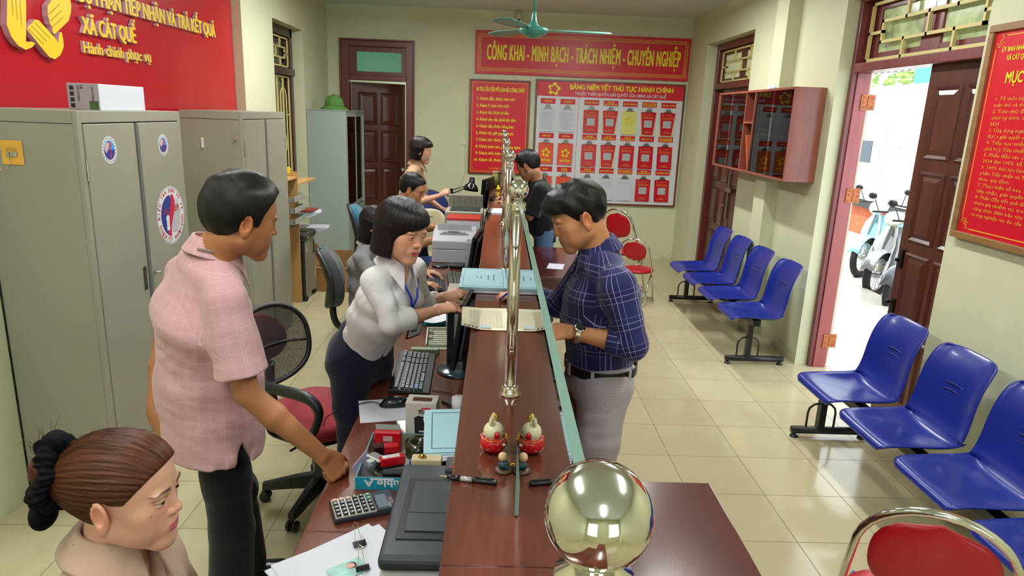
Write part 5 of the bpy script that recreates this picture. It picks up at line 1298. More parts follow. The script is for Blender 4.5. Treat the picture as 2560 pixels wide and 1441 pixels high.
def rbox_printer():
    # low multifunction printer with black lid, near the camera end
    t = thing('multifunction_printer', 'light grey printer with a wide black scanner lid beside the turquoise stamp tray', 'printer', (-.232, 1.29, ZD)); BK = mat('printer_lid_black', '#2d353a', .38, bump=.12, bscale=700)
    m = MB(); m.box(0, .33, .0, .40, .0, .128); part('body', m, LGP, t, bevel=.012)
    m = MB(); m.box(.02, .31, -.002, .0, .02, .115); f = part('front_panel', m, mat('printer_front', '#a9aaa6', .4), t, bevel=.002)
    m = MB(); m.box(.05, .075, -.0045, -.002, .05, .075); part('square_button', m, mat('printer_front', ''), f, bevel=.001)
    m = MB(); text(m, 'STATUS', (.045, -.0045, .095), (1, 0, 0), (0, 0, 1), .010); part('lettering', m, GRYP, f)
    m = MB(); m.box(-.002, .335, -.006, .408, .130, .168); part('lid', m, BK, t, bevel=.014, seg=3)
    m = MB(); m.box(.028, .165, .06, .325, .1682, .172); r = part('lid_recess', m, mat('printer_recess', '#252c30', .3), t, bevel=.006)
    m = MB(); m.box(.045, .150, .085, .30, .172, .1755); m.box(.045, .150, .158, .160, .1755, .177); part('paper_cover', m, BK, r, bevel=.003)
    m = MB(); m.box(.165, .30, .05, .33, .168, .176); part('side_deck', m, BK, t, bevel=.005)
    m = MB(); m.box(.118, .33, .335, .408, .168, .192); p = part('control_strip', m, BK, t, bevel=.006)
    m = MB(); m.lathe([(.009, 0), (.009, .001)], (.135, .348, .192), 16); part('power_button', m, mat('dim_red_button', '#6e3a36', .3), p)
    m = MB()
    for i in range(4): m.cbox((.14+.018*(i % 2), .375+.012*(i//2), .1925), (.008, .003, .0006))
    part('icons', m, LGP, p)
rbox_printer()
def stamp_tray():
    BX = mat('box_turquoise', '#178aa6', .35); t = thing('paper_box_lid', 'turquoise paper-box lid holding rubber stamps beside the black printer lid', 'box', (-.395, 1.835, ZD)); W, L, H, e = .225, .295, .040, .003
    m = MB(); m.box(0, W, 0, e, 0, H); m.box(0, W, L-e, L, 0, H); m.box(0, e, e, L-e, 0, H); m.box(W-e, W, e, L-e, 0, H); m.box(e, W-e, e, L-e, 0, .002); part('lid_tray', m, BX, t); m = MB(); m.box(e, W-e, e, e+.0008, .002, H); m.box(e, e+.0008, e, L-e, .002, H); m.box(-.0006, 0, 0, L, 0, H); m.box(0, W, L-e-.0008, L-e, .002, H); m.box(e, W-e, e, L-e, .002, .0026); part('inner_card', m, mat('inner_card_grey', '#8f8c7c', .6), t)
    m = MB(); text(m, 'Double A', (.185, -.0008, .033), (-1, 0, 0), (0, 0, -1), .032, bold=.0008, width=.155); part('lettering', m, PAPERW, t)
    m = MB(); m.box(.045, .115, -.0006, -.0003, .0335, .0385); text(m, 'EVERYDAY', (.108, -.0010, .0375), (-1, 0, 0), (0, 0, -1), .004, width=.05); part('label_strip', m, PAPERW, t)
    t2 = thing('paper_box_lid', 'turquoise paper-box lid lying under the forearms of the woman in white', 'box', (-.395, 3.46, ZD), math.radians(2)); m = MB(); m.box(0, .20, 0, .26, 0, .045); part('lid_tray', m, BX, t2, bevel=.003); m = MB(); m.box(.04, .13, -.0008, -.0004, .02, .032); text(m, 'EVERYDAY', (.048, -.0012, .022), (1, 0, 0), (0, 0, 1), .010, width=.074); part('label_strip', m, [PAPERW], t2)
    sheet('paper_sheet', 'creased white paper lying across the turquoise lid by the woman in white', 'paper', (-.27, 3.50, ZD+.052), .2, .22, .19, PAPER, lambda u, v: .01*math.sin(u*6)+.006*math.cos(v*5), None)
    # stamps
    RD = mat('stamp_red', '#b3101c', .25, coat=.4); BKK = mat('stamp_black', '#121418', .3); z = ZD+.003
    def T(x, y, zz, rz, rx=0, ry=0): return Matrix.Translation((x, y, zz)) @ Matrix.Rotation(rz, 4, 'Z') @ Matrix.Rotation(rx, 4, 'X') @ Matrix.Rotation(ry, 4, 'Y')
    o = thing('stamp_pad', 'upright red ink pad case at the back of the stamp tray', 'ink pad', (-.335, 2.075, z)); m = MB(); m.box(-.045, .045, -.012, .012, 0, .072); part('case', m, RD, o, bevel=.005); m = MB(); m.box(-.042, .038, .0125, .0135, .0, .088); part('card_sleeve', m, mat('sleeve_clear', '#9fb3ab', .2), o); m = MB()
    for i in range(4): m.box(-.014, .016, -.0128, -.0122, .040+.005*i, .0425+.005*i)
    part('print', m, PAPERW, o)
    def stampblock(label, x, y, zz, rz, c, L=.075, face=False, tilt=0, cat='rubber stamp'):
        o = thing('rubber_stamp', label, cat, (x, y, zz), rz, 'stamps in the turquoise tray'); o.rotation_euler[1] = tilt
        m = MB(); m.box(-L/2, L/2, -.014, .014, 0, .028); b = part('body', m, c, o, bevel=.004)
        m = MB(); m.box(-L/2+.004, L/2-.004, -.016, .016, -.006, .002); part('base', m, BKK, o, bevel=.002)
        if face:
            m = MB(); m.box(-L/2+.008, L/2-.016, -.010, .010, .0282, .0288); f = part('label_plate', m, PAPERW, o); m = MB()
            for i, s in enumerate(('Chi cục Hải quan', 'PHÓ CHỦ TỊCH', 'Nguyễn Văn')): text(m, s, (L/2-.018, .006-.006*i, .0290), (-1, 0, 0), (0, -1, 0), .006, width=.04)
            part('lettering', m, INK_R, f)
        return o
    stampblock('red stamp with a white name label on its side in the turquoise tray', -.300, 1.935, z+.028, math.radians(22), RD, .078, True)
    o = stampblock('red and dark-capped stamp lying behind the labelled stamp', -.330, 2.005, z+.030, math.radians(14), RD, .075); m = MB(); m.box(-.04, -.006, -.0155, .0155, -.002, .0295); part('dark_cap', m, mat('cap_maroon', '#2e0f12', .2), o, bevel=.003)
    o = stampblock('black stamp with a white ridged dial lying in the stamp tray', -.348, 1.945, z+.018, math.radians(-40), BKK, .06); m = MB()
    for i in range(9): m.box(-.028+.0065*i, -.0265+.0065*i, -.014, .014, .0285, .031)
    m.box(-.03, .03, -.019, -.014, .026, .032); part('dial', m, PAPERW, o)
    stampblock('dark stamp lying at the front of the stamp tray', -.285, 1.875, z+.012, math.radians(5), BKK, .07)
    o = thing('rubber_stamp', 'round grey-handled stamp standing at the corner of the stamp tray', 'rubber stamp', (-.358, 1.885, z), 0, 'stamps in the turquoise tray'); m = MB(); m.smooth = True; m.lathe([(.017, 0), (.018, .012), (.012, .02), (.010, .03), (.016, .04), (.019, .052), (.015, .063), (.001, .066)], (0, 0, 0), 22); part('handle', m, mat('stamp_grey', '#5d6468', .3), o); m = MB(); m.lathe([(.012, 0), (.012, .0006)], (0, 0, .0655), 16); part('top_label', m, mat('label_pale', '#a8b8b4', .5), o)
    o = thing('ink_pad', 'small bright blue ink pad with a red dot leaning in the stamp tray', 'ink pad', (-.226, 1.935, z+.008)); o.rotation_euler = (math.radians(25), 0, math.radians(12)); m = MB(); m.box(-.022, .022, -.006, .006, 0, .055); part('case', m, mat('pad_blue', '#1547b8', .3), o, bevel=.003); m = MB(); m.lathe([(.004, 0), (.004, .001)], (-.004, -.006, .030), 14, (0, -1, 0)); part('red_dot', m, INK_R, o)
    o = thing('lilac_card', 'lilac card in a clear holder standing in the stamp tray corner', 'card', (-.378, 1.93, z)); o.rotation_euler = (math.radians(-20), math.radians(-12), math.radians(70)); m = MB(); m.box(-.045, .045, -.001, .001, 0, .055); part('card', m, mat('card_lilac', '#a9a3c9', .3), o, bevel=.001); m = MB(); m.box(-.047, .047, .001, .002, -.002, .006); part('blue_edge', m, INK_B, o)
    # stamp carton with printed picture
    o = thing('stamp_carton', 'upright white carton printed with a black stamp and a red logo behind the stamp tray', 'box', (-.287, 2.145, ZD), math.radians(-3)); m = MB(); m.box(0, .105, 0, .075, 0, .145); part('carton', m, mat('carton_offwhite', '#c6c2ba', .45), o, bevel=.001); m = MB(); m.m = 0; m.box(.045, .100, -.0006, -.0002, .108, .122); m.m = 1; m.box(.055, .085, -.0012, -.0006, .116, .130); m.m = 0; m.add([(.032, -.0004, .035), (.045, -.0004, .025), (.10, -.0004, .035), (.10, -.0004, .09), (.042, -.0004, .10), (.030, -.0004, .092)], [tuple(range(6))]); m.m = 2; m.box(.046, .098, -.0008, -.0005, .040, .045); text(m, 'SELF-INKING', (.048, -.0014, .111), (1, 0, 0), (0, 0, 1), .0085, width=.05); text(m, 'Shiny', (.058, -.0016, .119), (1, 0, 0), (0, 0, 1), .011, width=.024)
    part('printed_picture', m, [INK_K, INK_R, PAPERW], o); m = MB(); m.box(.02, .085, .02, .05, .1452, .146); part('top_window', m, mat('window_brown', '#4b3127', .4), o)
    # organiser, green booklets, tape roll
    o = thing('desk_organizer', 'smoky purple plastic organizer beside the counter edge', 'organizer', (-.185, 1.80, ZD)); PU = mat('smoky_purple_plastic', '#33202f', .15, coat=.3); m = MB()
    m.box(0, .17, 0, .004, 0, .10); m.box(0, .17, .116, .12, 0, .10); m.box(0, .17, .236, .24, 0, .14); m.box(0, .004, 0, .24, 0, .10); m.box(.166, .17, 0, .24, 0, .14); m.box(0, .17, 0, .24, 0, .004); part('tray', m, PU, o, bevel=.001)
    for k in range(4):
        rr = sheet('booklet', ['pale blue booklet on top of the organizer pile', 'second pale blue booklet of the pile on the organizer', 'white booklet under the pale blue ones on the organizer', 'lowest white booklet of the pile on the organizer'][k], 'booklet', (-.118+.004*k, 1.93-.004*k, .905-.005*k), math.radians(5+3*k), .165, .205, BLUP if k < 2 else PAPER, lambda u, v: -.012*u*u, 'booklets piled on the organizer', th=.004)
        rr.rotation_euler[0] = math.radians(13)
        if k == 0:
            m = MB()
            for (a, b, c, d) in ((-.06, -.058, -.085, .085), (-.06, .08, .083, .0845), (-.06, .08, -.086, -.0845)): m.box(a, b, c, d, .0025, .003)
            text(m, 'A.V', (.045, -.01, .003), (1, 0, 0), (0, 1, 0), .012); part('cover_print', m, mat('cover_ink', '#3c5a6a', .5), rr)
    o = thing('tape_roll', 'dark roll of tape lying beside the organizer', 'tape', (-.232, 2.055, ZD)); m = MB(); m.smooth = True; m.lathe([(.020, 0), (.043, 0), (.043, .05), (.020, .05), (.020, 0)], (0, 0, 0), 32, cap=False); part('roll', m, mat('tape_olive', '#2b2a1a', .2, coat=.4), o)
    o = thing('seal_box', 'small cream box with a gold clasp behind the black printer lid', 'box', (-.215, 1.722, ZD)); m = MB(); m.box(0, .085, 0, .035, 0, .165); part('box_body', m, mat('cream_leather', '#c9bb92', .4), o, bevel=.004); m = MB(); m.smooth = True; m.sphere((.03, .01, .171), .007, 12, 8); m.tube([(.03+.010*math.cos(a), .01, .168+.006*math.sin(a)) for a in [2*PI*i/12 for i in range(12)]], .002, 6, closed=True); part('clasp', m, mat('gold_metal', '#d6a53c', .25, 1), o)
stamp_tray()
def calculator():
    t = thing('calculator', 'silver desk calculator with dark display lying on the desk before the printer', 'calculator', (-.351, 1.732, ZD), math.radians(22)); m = MB(); m.prism_axis([(-.052, 0), (.052, 0), (.050, .017), (-.050, .015)], -.088, .088, 'X'); part('lower_case', m, mat('calc_dark', '#23262e', .3), t, bevel=.004)
    m = MB(); m.box(-.085, .030, -.049, .049, .013, .0185); part('key_plate', m, mat('calc_silver', '#b7b5a8', .3, .6), t, bevel=.003)
    m = MB(); m.box(.030, .087, -.050, .050, .014, .020); d = part('display_bezel', m, mat('calc_bezel', '#1e2b3c', .2, coat=.5), t, bevel=.003)
    m = MB(); m.box(.036, .066, -.040, .028, .0202, .0207); part('display', m, mat('lcd_grey', '#5d6c78', .2), d)
    m = MB(); m.box(.070, .082, -.030, .004, .0202, .0207); part('solar_strip', m, mat('solar_brown', '#6e5f5e', .2), d)
    m = MB(); text(m, 'CASIO', (.0715, -.045, .0208), (0, 1, 0), (-1, 0, 0), .008); part('lettering', m, PAPERW, d)
    ky = MB(); lg = MB()
    for c in range(6):
        for r in range(5):
            x = -.074+c*.0185; y = -.038+r*.0185; ky.m = 1 if (r == 4 and c in (0, 1, 2)) else (2 if c == 5 and r > 2 else 0); ky.cbox((x, y, .0215), (.0145, .0125, .006)); lg.cbox((x, y, .0248), (.004, .005, .0003))
    k = part('keys', ky, [mat('calc_key_dark', '#2c3038', .35), mat('calc_key_rose', '#b08e84', .35), mat('calc_key_green', '#4c8575', .35)], t, bevel=.0015); part('legends', lg, PAPERW, k)
calculator()
def clipped_papers():
    for k in range(2):
        t = sheet('paper_sheets', ['upper clipped white papers with a photo card at the desk corner', 'lower clipped white papers sticking out at the desk corner'][k], 'papers', (-.345+.03*k*0-.012*k, 1.475+.004*k, ZD+.006-.005*k), math.radians(-52+6*k), .21, .297, PAPER, th=.004, group='clipped papers at the near desk corner')
    t = thing('photo_card', 'small colour photo card lying on the clipped papers', 'card', (-.335, 1.452, ZD+.010), math.radians(-52)); m = MB(); m.m = 0; m.box(-.03, .03, -.045, .045, 0, .001); m.m = 1; m.lathe([(.010, 0), (.010, .0004)], (.016, .03, .001), 18); m.m = 2; m.lathe([(.013, 0), (.013, .0004)], (-.010, .015, .001), 18); m.m = 3; m.lathe([(.010, 0), (.010, .0006)], (-.010, .012, .001), 18); part('card', m, [mat('card_pastel', '#8fc2b8', .4, var=.3, vscale=30), mat('print_orange', ''), INK_K, SKINP], t)
    for k, (x, y, a) in enumerate(((-.327, 1.552, 25), (-.300, 1.455, 20))):
        t = thing('binder_clip', ['black binder clip at the tip of the clipped papers', 'black binder clip beside the photo card'][k], 'clip', (x, y, ZD+.0115), math.radians(a), 'binder clips on the papers'); m = MB(); m.prism_axis([(-.009, 0), (.009, .0), (.010, .003), (.002, .011), (-.002, .011), (-.010, .003)], -.016, .016, 'X'); part('spring_body', m, INKB, t)
        for s in (-1, 1):
            m = MB(); m.tube([(-.008, s*.009, .003), (-.006, s*.022, .008+.006*(s+1)), (-.004, s*.030, .012+.008*(s+1)), (-.008, s*.038, .014+.010*(s+1)), (0, s*.045, .016+.011*(s+1)), (.008, s*.038, .014+.010*(s+1)), (.004, s*.030, .012+.008*(s+1)), (.006, s*.022, .008+.006*(s+1)), (.008, s*.009, .003)], .0008, 6); part('wire_arm', m, STEEL, t, smooth=True)
clipped_papers()
def rack_tray():
    t = thing('wire_file_rack', 'small white metal file rack lying flat beyond the keyboard', 'rack', (-.318, 3.08, ZD), math.radians(4)); WM = mat('white_metal_paint', '#aaa99a', .4); m = MB(); m.box(0, .115, 0, .27, 0, .006); m.box(0, .008, 0, .27, .006, .03); m.box(0, .115, .262, .27, .006, .03); part('tray', m, WM, t, bevel=.001)
    for k in range(7): m = MB(); m.box(.016, .115, .03+.032*k, .046+.032*k, .0065, .020); part('divider', m, WM, t, bevel=.002)
    m = MB(); m.box(.012, .030, .10, .13, .02, .034); m.box(.012, .032, .175, .205, .02, .038); part('clip', m, STEEL2, t, bevel=.002)
    o = thing('note_pad', 'pale green slate-like card between the keyboard and the file rack', 'card', (-.315, 3.045, ZD+.0), 0); m = MB(); m.box(-.065, .065, -.018, .018, 0, .022); part('card', m, mat('slate_green', '#6e8068', .5), o, bevel=.002)
    o = thing('grey_file_box', 'pale grey upright file box behind the touched monitor', 'box', (-.235, 3.27, ZD)); m = MB(); m.box(0, .13, 0, .20, 0, .235); part('box_body', m, mat('file_grey', '#9d9a8d', .5), o, bevel=.004)
    o = thing('phone', 'small dark phone with cable lying under the monitor near the ledge', 'phone', (-.128, 2.50, ZD), math.radians(-50)); m = MB(); m.box(-.03, .03, -.06, .06, 0, .009); part('body', m, INKB, o, bevel=.004)
    m = MB(); m.tube(spline([(-.24, 2.60, .754), (-.20, 2.58, .754), (-.16, 2.56, .756), (-.13, 2.52, .765)], 16), .002, 6); o = part('usb_cable', m, INKB, smooth=True); tag(o, 'thin black cable running from the keyboard to the phone', 'cable')
    o = thing('tissue_roll', 'white cup-like roll beside the phone under the ledge', 'roll', (-.118, 2.42, ZD)); m = MB(); m.smooth = True; m.lathe([(.012, 0), (.03, 0), (.03, .05), (.012, .05)], (0, 0, 0), 20); part('roll', m, PAPERW, o)
    sheet('paper_sheet', 'white sheet tucked under the ledge beside the stamp carton', 'paper', (-.14, 2.30, ZD), .1, .15, .17, PAPER)
rack_tray()
def far_desk():
    t = thing('laser_printer', 'white laser printer with its paper feed open, beyond the seated woman hands', 'printer', (-.475, 5.03, ZD), math.radians(1)); WP = mat('white_printer_plastic', '#b9bcc4', .35)
    m = MB(); m.box(0, .33, 0, .40, 0, .10); part('lower_body', m, WP, t, bevel=.006); m = MB(); m.prism_axis([(.0, .102), (.40, .102), (.40, .22), (.18, .22), (.0, .165)], .0, .33, 'X'); part('upper_body', m, WP, t, bevel=.006)
    m = MB(); m.box(.05, .27, .10, .17, .195, .205); m.box(.07, .25, .11, .16, .205, .212); part('feed_slot', m, GRYP, t, bevel=.002); m = MB(); m.box(.03, .29, .19, .196, .215, .265); p = part('feed_flap', m, WP, t, bevel=.002); m = MB(); m.box(.11, .20, .115, .155, .2125, .2145); part('feed_rollers', m, INKB, t)
    o = thing('red_folder', 'red folders piled behind the white laser printer', 'folders', (-.40, 5.50, ZD)); m = MB(); m.box(0, .27, 0, .22, 0, .25); part('pages', m, PAPER, o, bevel=.002); m = MB(); m.box(-.003, .273, -.003, .223, .25, .27); part('cover', m, mat('folder_red', '#c0302c', .4), o, bevel=.002)
    t = thing('office_printer', 'tall beige office printer carrying a slotted tray behind the white printer', 'printer', (-.445, 5.85, ZD)); BP = mat('beige_printer_plastic', '#aeaa98', .45)
    m = MB(); m.box(0, .33, 0, .40, 0, .27); part('body', m, BP, t, bevel=.008); m = MB(); m.box(.04, .30, .05, .30, .27, .276); m2 = part('output_recess', m, mat('recess_green', '#2c3b38', .35), t); m = MB(); m.m = 0; m.box(.09, .13, -.0015, 0, .155, .175); m.m = 1; m.box(.09, .13, -.0015, 0, .12, .155); part('sticker', m, [INK_C, PAPERW], t); m = MB(); m.box(.01, .32, .30, .38, .27, .38); s = part('slotted_tray', m, mat('tray_grey', '#8e8b7b', .5), t, bevel=.003); m = MB()
    for k in range(6): m.box(.055+.05*k, .058+.05*k, .298, .30, .30+.02*(k % 2), .35+.02*(k % 2))
    part('slots', m, GREYD, s)
    t = thing('label_printer', 'grey device with a curved side before the white laser printer', 'printer', (-.205, 4.72, ZD), math.radians(4)); m = MB(); m.prism_axis([(0, 0), (.16, 0), (.16, .20), (.13, .22), (.07, .20), (.02, .12), (0, .05)], 0, .10, 'X'); part('body', m, mat('curved_grey', '#77807e', .4), t, bevel=.008)
    t = thing('phone_dock', 'black round dish and pad on the desk before the white printer', 'stand', (-.40, 4.90, ZD)); m = MB(); m.smooth = True; m.lathe([(.06, 0), (.062, .008), (.05, .014), (.001, .012)], (0, 0, 0), 24); part('dish', m, INKB, t); m = MB(); m.box(.07, .18, -.06, .03, 0, .03); part('pad', m, INKB, t, bevel=.01)
    # desk lamp
    t = thing('desk_lamp', 'black swing-arm desk lamp standing behind the beige printer', 'lamp', (-.42, 6.62, ZD)); LB = mat('lamp_black_enamel', '#0e1014', .18, coat=.4); m = MB(); m.smooth = True; m.lathe([(.08, 0), (.08, .012), (.07, .02), (.012, .025)], (0, 0, 0), 24); part('base', m, LB, t); m = MB()
    for s in (-1, 1): m.cyl((0, s*.012, .02), (-.02, s*.012, .36), .005, 8)
    part('lower_arm', m, LB, t, smooth=True); m = MB()
    for dz in (0, -.035): m.cyl((-.02, 0, .37+dz), (.13, 0, .42+dz*.6), .005, 8)
    m.cbox((-.02, 0, .355), (.03, .03, .06)); part('upper_arm', m, LB, t, smooth=False); m = MB(); m.smooth = True; m.lathe([(.02, .115), (.026, .11), (.028, .07), (.032, .055), (.05, .045), (.068, .02), (.075, -.012), (.07, -.012), (.06, .015), (.03, .04), (.001, .045)], (.165, 0, .385), 28, (.12, 0, 1), cap=True); part('lamp_shade', m, LB, t); m = MB(); m.smooth = True; m.sphere((.165, 0, .40), .02, 12, 8); part('bulb', m, PAPERW, t)
    o = thing('blue_binder', 'pale green vase-like paper bag by the desk lamp', 'bag', (-.30, 6.75, ZD)); m = MB(); m.box(0, .10, 0, .08, 0, .30); part('bag', m, mat('bag_peach', '#c9a27b', .6), o, bevel=.004)
far_desk()
def ledge():
    # certificate, curled up from the ledge, partly over its edge
    t = thing('certificate', 'cream certificate with dense text lying curled on the counter under the glass opening', 'document', (-.03, 2.465, ZL+.001), math.radians(2)); CM = mat('certificate_cream', '#cfc9ae', .6)
    f = lambda u, v: .001+.020*max(0, -u-.12)*max(0, 1.2-v)+.03*max(0, -v-.28)**1.0*max(0, .2-u)+.02*max(0, v-.35)
    m = bump_sheet(.175, .275, f, 20, 24); s = part('page', m, CM, t, solid=.0005)
    m = MB()
    for i in range(26):
        y = .105-.0085*i; a = -.06+.02*math.sin(i*1.7)*(i % 4 == 0); 
        for k in range(9):
            x = a+.014*k
            if x+.012 > .078: break
            z = f((x+.006)/.175, y/.275)+.0007; m.add([(x, y-.0009, f(x/.175, y/.275)+.0008), (x+.0115, y-.0009, f((x+.0115)/.175, y/.275)+.0008), (x+.0115, y+.0009, f((x+.0115)/.175, y/.275)+.0008), (x, y+.0009, f(x/.175, y/.275)+.0008)], [(0, 1, 2, 3)])
    part('text_lines', m, mat('brown_text', '#8b8268', .6), s)
    m = MB(); y0 = -.135; 
    for k in range(8): m.m = k % 2; m.add([(-.075+.007*k, y0+.005, f((-.075+.007*k)/.175, y0/.275)+.0012), (-.068+.007*k, y0+.005, f((-.068+.007*k)/.175, y0/.275)+.0012), (-.073+.007*k, y0+.03, f((-.07+.007*k)/.175, (y0+.03)/.275)+.0012), (-.08+.007*k, y0+.03, f((-.077+.007*k)/.175, (y0+.03)/.275)+.0012)], [(0, 1, 2, 3)])
    m.m = 2; m.box(-.018, .02, y0+.008, y0+.035, .0035, .0042); m.m = 3; m.box(-.018, .02, y0+.020, y0+.045, .0042, .0046)
    part('photo_print', m, [INK_K, PAPERW, mat('photo_brown', '#a58a6c', .5), mat('photo_sky', '#8fb1c6', .5)], s)
    rnd = random.Random(4)
    for k in range(5):
        b = sheet('booklet', ['pale blue booklet with printed border on the pile behind the second post', 'second pale blue booklet of the pile behind the post', 'third booklet, white, of the pile behind the post', 'fourth booklet, white, of the pile behind the post', 'lowest white booklet of the pile behind the post'][k], 'booklet', (-.048+rnd.uniform(-.004, .004), 3.03+rnd.uniform(-.004, .004), ZL+.0045+.0052*(4-k)), math.radians(1+rnd.uniform(-2, 2)), .205, .37, BLUP if k < 2 else PAPER, lambda u, v: 0, 'booklets piled on the counter ledge', th=.0046)
        if k == 0:
            m = MB()
            for (a, c, d, e) in ((-.09, -.0885, -.165, .165), (.0885, .09, -.165, .165), (-.09, .09, .163, .1645), (-.09, .09, -.165, -.1635)): m.box(a, c, d, e, .0026, .003)
            for i, (x, w) in enumerate(((-.03, .03), (-.012, .05), (.02, .09), (.045, .12))): m.box(x, x+.004, -w/2, w/2, .0026, .003)
            part('cover_print', m, mat('cover_ink', ''), b)
    o = thing('plastic_folder', 'dark blue plastic folder under the far edge of the booklets', 'folder', (-.05, 3.215, ZL)); m = MB(); m.box(-.10, .10, -.03, .03, 0, .004); part('cover', m, INK_B, o, bevel=.001)
    o = thing('silver_case', 'black and silver ridged case wedged beside the booklets at the ledge edge', 'case', (-.17, 2.86, 1.02), math.radians(6)); m = MB(); m.box(-.05, .075, -.07, .07, 0, .05); part('case', m, INKB, o, bevel=.004); m = MB()
    for k in range(3): m.box(-.05, .075, -.06+.045*k, -.04+.045*k, .05, .054)
    part('silver_bands', m, STEEL2, o); m = MB(); m.box(-.03, -.0, -.02, .02, -.27, 0); part('support', m, INKB, o)
    o = thing('ballpoint_pen', 'black and silver ballpoint pen lying across the counter near the mirrored ball', 'pen', (-.03, 1.293, ZL+.0055)); o.rotation_euler = (0, 0, math.radians(-10)); m = MB(); m.smooth = True; ax = (1, 0, 0)
    m.lathe([(.0055, -.028), (.0055, -.003)], (0, 0, 0), 14, ax); part('barrel', m, mat('clear_barrel', '#b9b4b4', .15, .3), o); m = MB(); m.smooth = True; m.lathe([(.0004, -.076), (.0012, -.070), (.0035, -.060), (.0052, -.058)], (0, 0, 0), 14, ax); part('tip', m, STEEL, o); m = MB(); m.smooth = True; m.lathe([(.0052, -.058), (.0056, -.05), (.0056, -.028)], (0, 0, 0), 14, ax); part('grip', m, INKB, o); m = MB(); m.smooth = True; m.lathe([(.0058, -.003), (.006, .0), (.006, .048), (.004, .05)], (0, 0, 0), 14, ax); m.box(.004, .044, -.0015, .0015, .0055, .0075); part('cap', m, INKB, o)
    o = thing('ballpoint_pen', 'pen with a blue tip lying beyond the glass beside the customer hand', 'pen', (.03, 2.70, ZL+.02)); o.rotation_euler = (math.radians(60), 0, math.radians(20)); m = MB(); m.smooth = True; m.lathe([(.0008, -.035), (.004, -.02), (.0045, .07), (.003, .075)], (0, 0, 0), 12); part('barrel', m, mat('pen_blue', '#2222a8', .3), o)
    # rabbit figurine in a red bowl
    t = thing('rabbit_figurine', 'cream rabbit figurine with red cheeks sitting in a red bowl on the counter', 'figurine', (.010, 1.435, ZL), math.radians(-12)); RB = mat('figurine_red', '#b80f1c', .18, coat=.6); CRM = mat('figurine_cream', '#d9d3ae', .3, coat=.3); GD = mat('figurine_gold', '#d1a53a', .25, .8)
    m = MB(); rows = []
    for r, z in ((.012, 0), (.022, .004), (.031, .014), (.033, .024), (.030, .036), (.026, .040)): rows.append([(r*math.cos(a)*(1+(.05*math.cos(a*8) if z > .03 else 0)), r*math.sin(a)*(1+(.05*math.cos(a*8) if z > .03 else 0)), z) for a in [2*PI*k/48 for k in range(48)]])
    rows.append([(.022*math.cos(2*PI*k/48), .022*math.sin(2*PI*k/48), .030) for k in range(48)]); m.loft(rows); bw = part('bowl', m, RB, t, smooth=True, auto=0)
    m = MB(); m.smooth = True; m.tube([(.0295*math.cos(a)*(1+.05*math.cos(a*8)), .0295*math.sin(a)*(1+.05*math.cos(a*8)), .0375+.001*math.sin(8*a)) for a in [2*PI*k/64 for k in range(64)]], .0009, 6, closed=True); part('gold_rim', m, GD, bw)
    m = MB(); m.smooth = True; m.sphere((0, 0, .050), .024, 28, 18, (1, 1, .92)); m.sphere((0, 0, .032), .021, 20, 12); part('head', m, CRM, t)
    for s in (-1, 1):
        m = MB(); m.smooth = True; m.sphere((.010, s*.0195, .049), .0095, 16, 10, (1, .45, 1)); part('cheek', m, RB, t); m = MB(); m.smooth = True; m.sphere((-.004, s*.012, .076), .008, 14, 10, (.7, .8, 1.6)); part('ear', m, CRM, t); m = MB(); m.smooth = True; m.sphere((.024, s*.016, .026), .006, 12, 8, (1.4, .8, .7)); part('paw', m, CRM, t)
        m = MB(); m.tube([(.0222, s*.009+.003*math.cos(a), .054+.002*math.sin(a)) for a in [PI*i/6 for i in range(7)]], .0006, 5); part('eye_line', m, INK_K, t)
    m = MB(); m.smooth = True; m.lathe([(.0075, -.004), (.009, -.004), (.009, .004), (.0075, .004)], (-.003, .012, .078), 20, (.3, 1, 0)); part('gold_ring', m, GD, t); m = MB(); m.smooth = True; m.sphere((.029, 0, .034), .005, 14, 10); m.sphere((.029, 0, .041), .0035, 12, 8); part('gourd', m, GD, t)
    t = thing('doll_figurine', 'tiny round-headed doll figurine in teal beside the red bowl', 'figurine', (.033, 1.345, ZL)); m = MB(); m.smooth = True; m.lathe([(.020, 0), (.021, .003), (.015, .006)], (0, 0, 0), 20); part('base', m, mat('base_brown', '#4a3423', .4), t); m = MB(); m.smooth = True; m.sphere((0, 0, .014), .012, 18, 12, (1, .9, .9)); m.sphere((.008, -.006, .010), .005, 10, 8); part('body', m, mat('figurine_teal', '#1d4450', .35), t); m = MB(); m.smooth = True; m.sphere((-.002, 0, .033), .0105, 18, 12); part('head', m, mat('figurine_peach', '#d8b189', .4), t); m = MB(); m.tube([(.012, .004, .014), (.020, .002, .012), (.018, -.002, .018)], .0012, 6); part('gold_coin', m, GD, t)
    t = thing('glass_jar', 'glass jar of yellowish liquid on the far end of the counter', 'jar', (-.012, 7.33, ZL)); m = MB(); m.smooth = True; m.lathe([(.040, 0), (.045, .01), (.045, .12), (.040, .135), (.040, .15), (.036, .152)], (0, 0, 0), 24); part('jar', m, mat('jar_yellow', '#9c9350', .15, coat=.5), t); m = MB(); m.smooth = True; m.lathe([(.042, .14), (.043, .158), (.001, .16)], (0, 0, 0), 24); part('lid', m, mat('jar_lid', '#b8b59a', .3), t)
    t = thing('yellow_ornament', 'small yellow ornament on the far counter before the jar', 'ornament', (.01, 6.9, ZL)); m = MB(); m.smooth = True; m.sphere((0, 0, .02), .02, 14, 10); m.sphere((0, 0, .045), .012, 12, 8); part('body', m, mat('ornament_yellow', '#d8b21a', .3), t)
    sheet('paper_sheets', 'thin pile of white forms on the ledge between the far posts', 'papers', (-.01, 5.40, ZL+.004), 0, .13, .26, PAPER, th=.008)
    sheet('paper_sheet', 'white slip lying on the far customer table before the plaid-shirted man', 'paper', (.46, 5.03, .7515), math.radians(-10), .12, .19, PAPER)
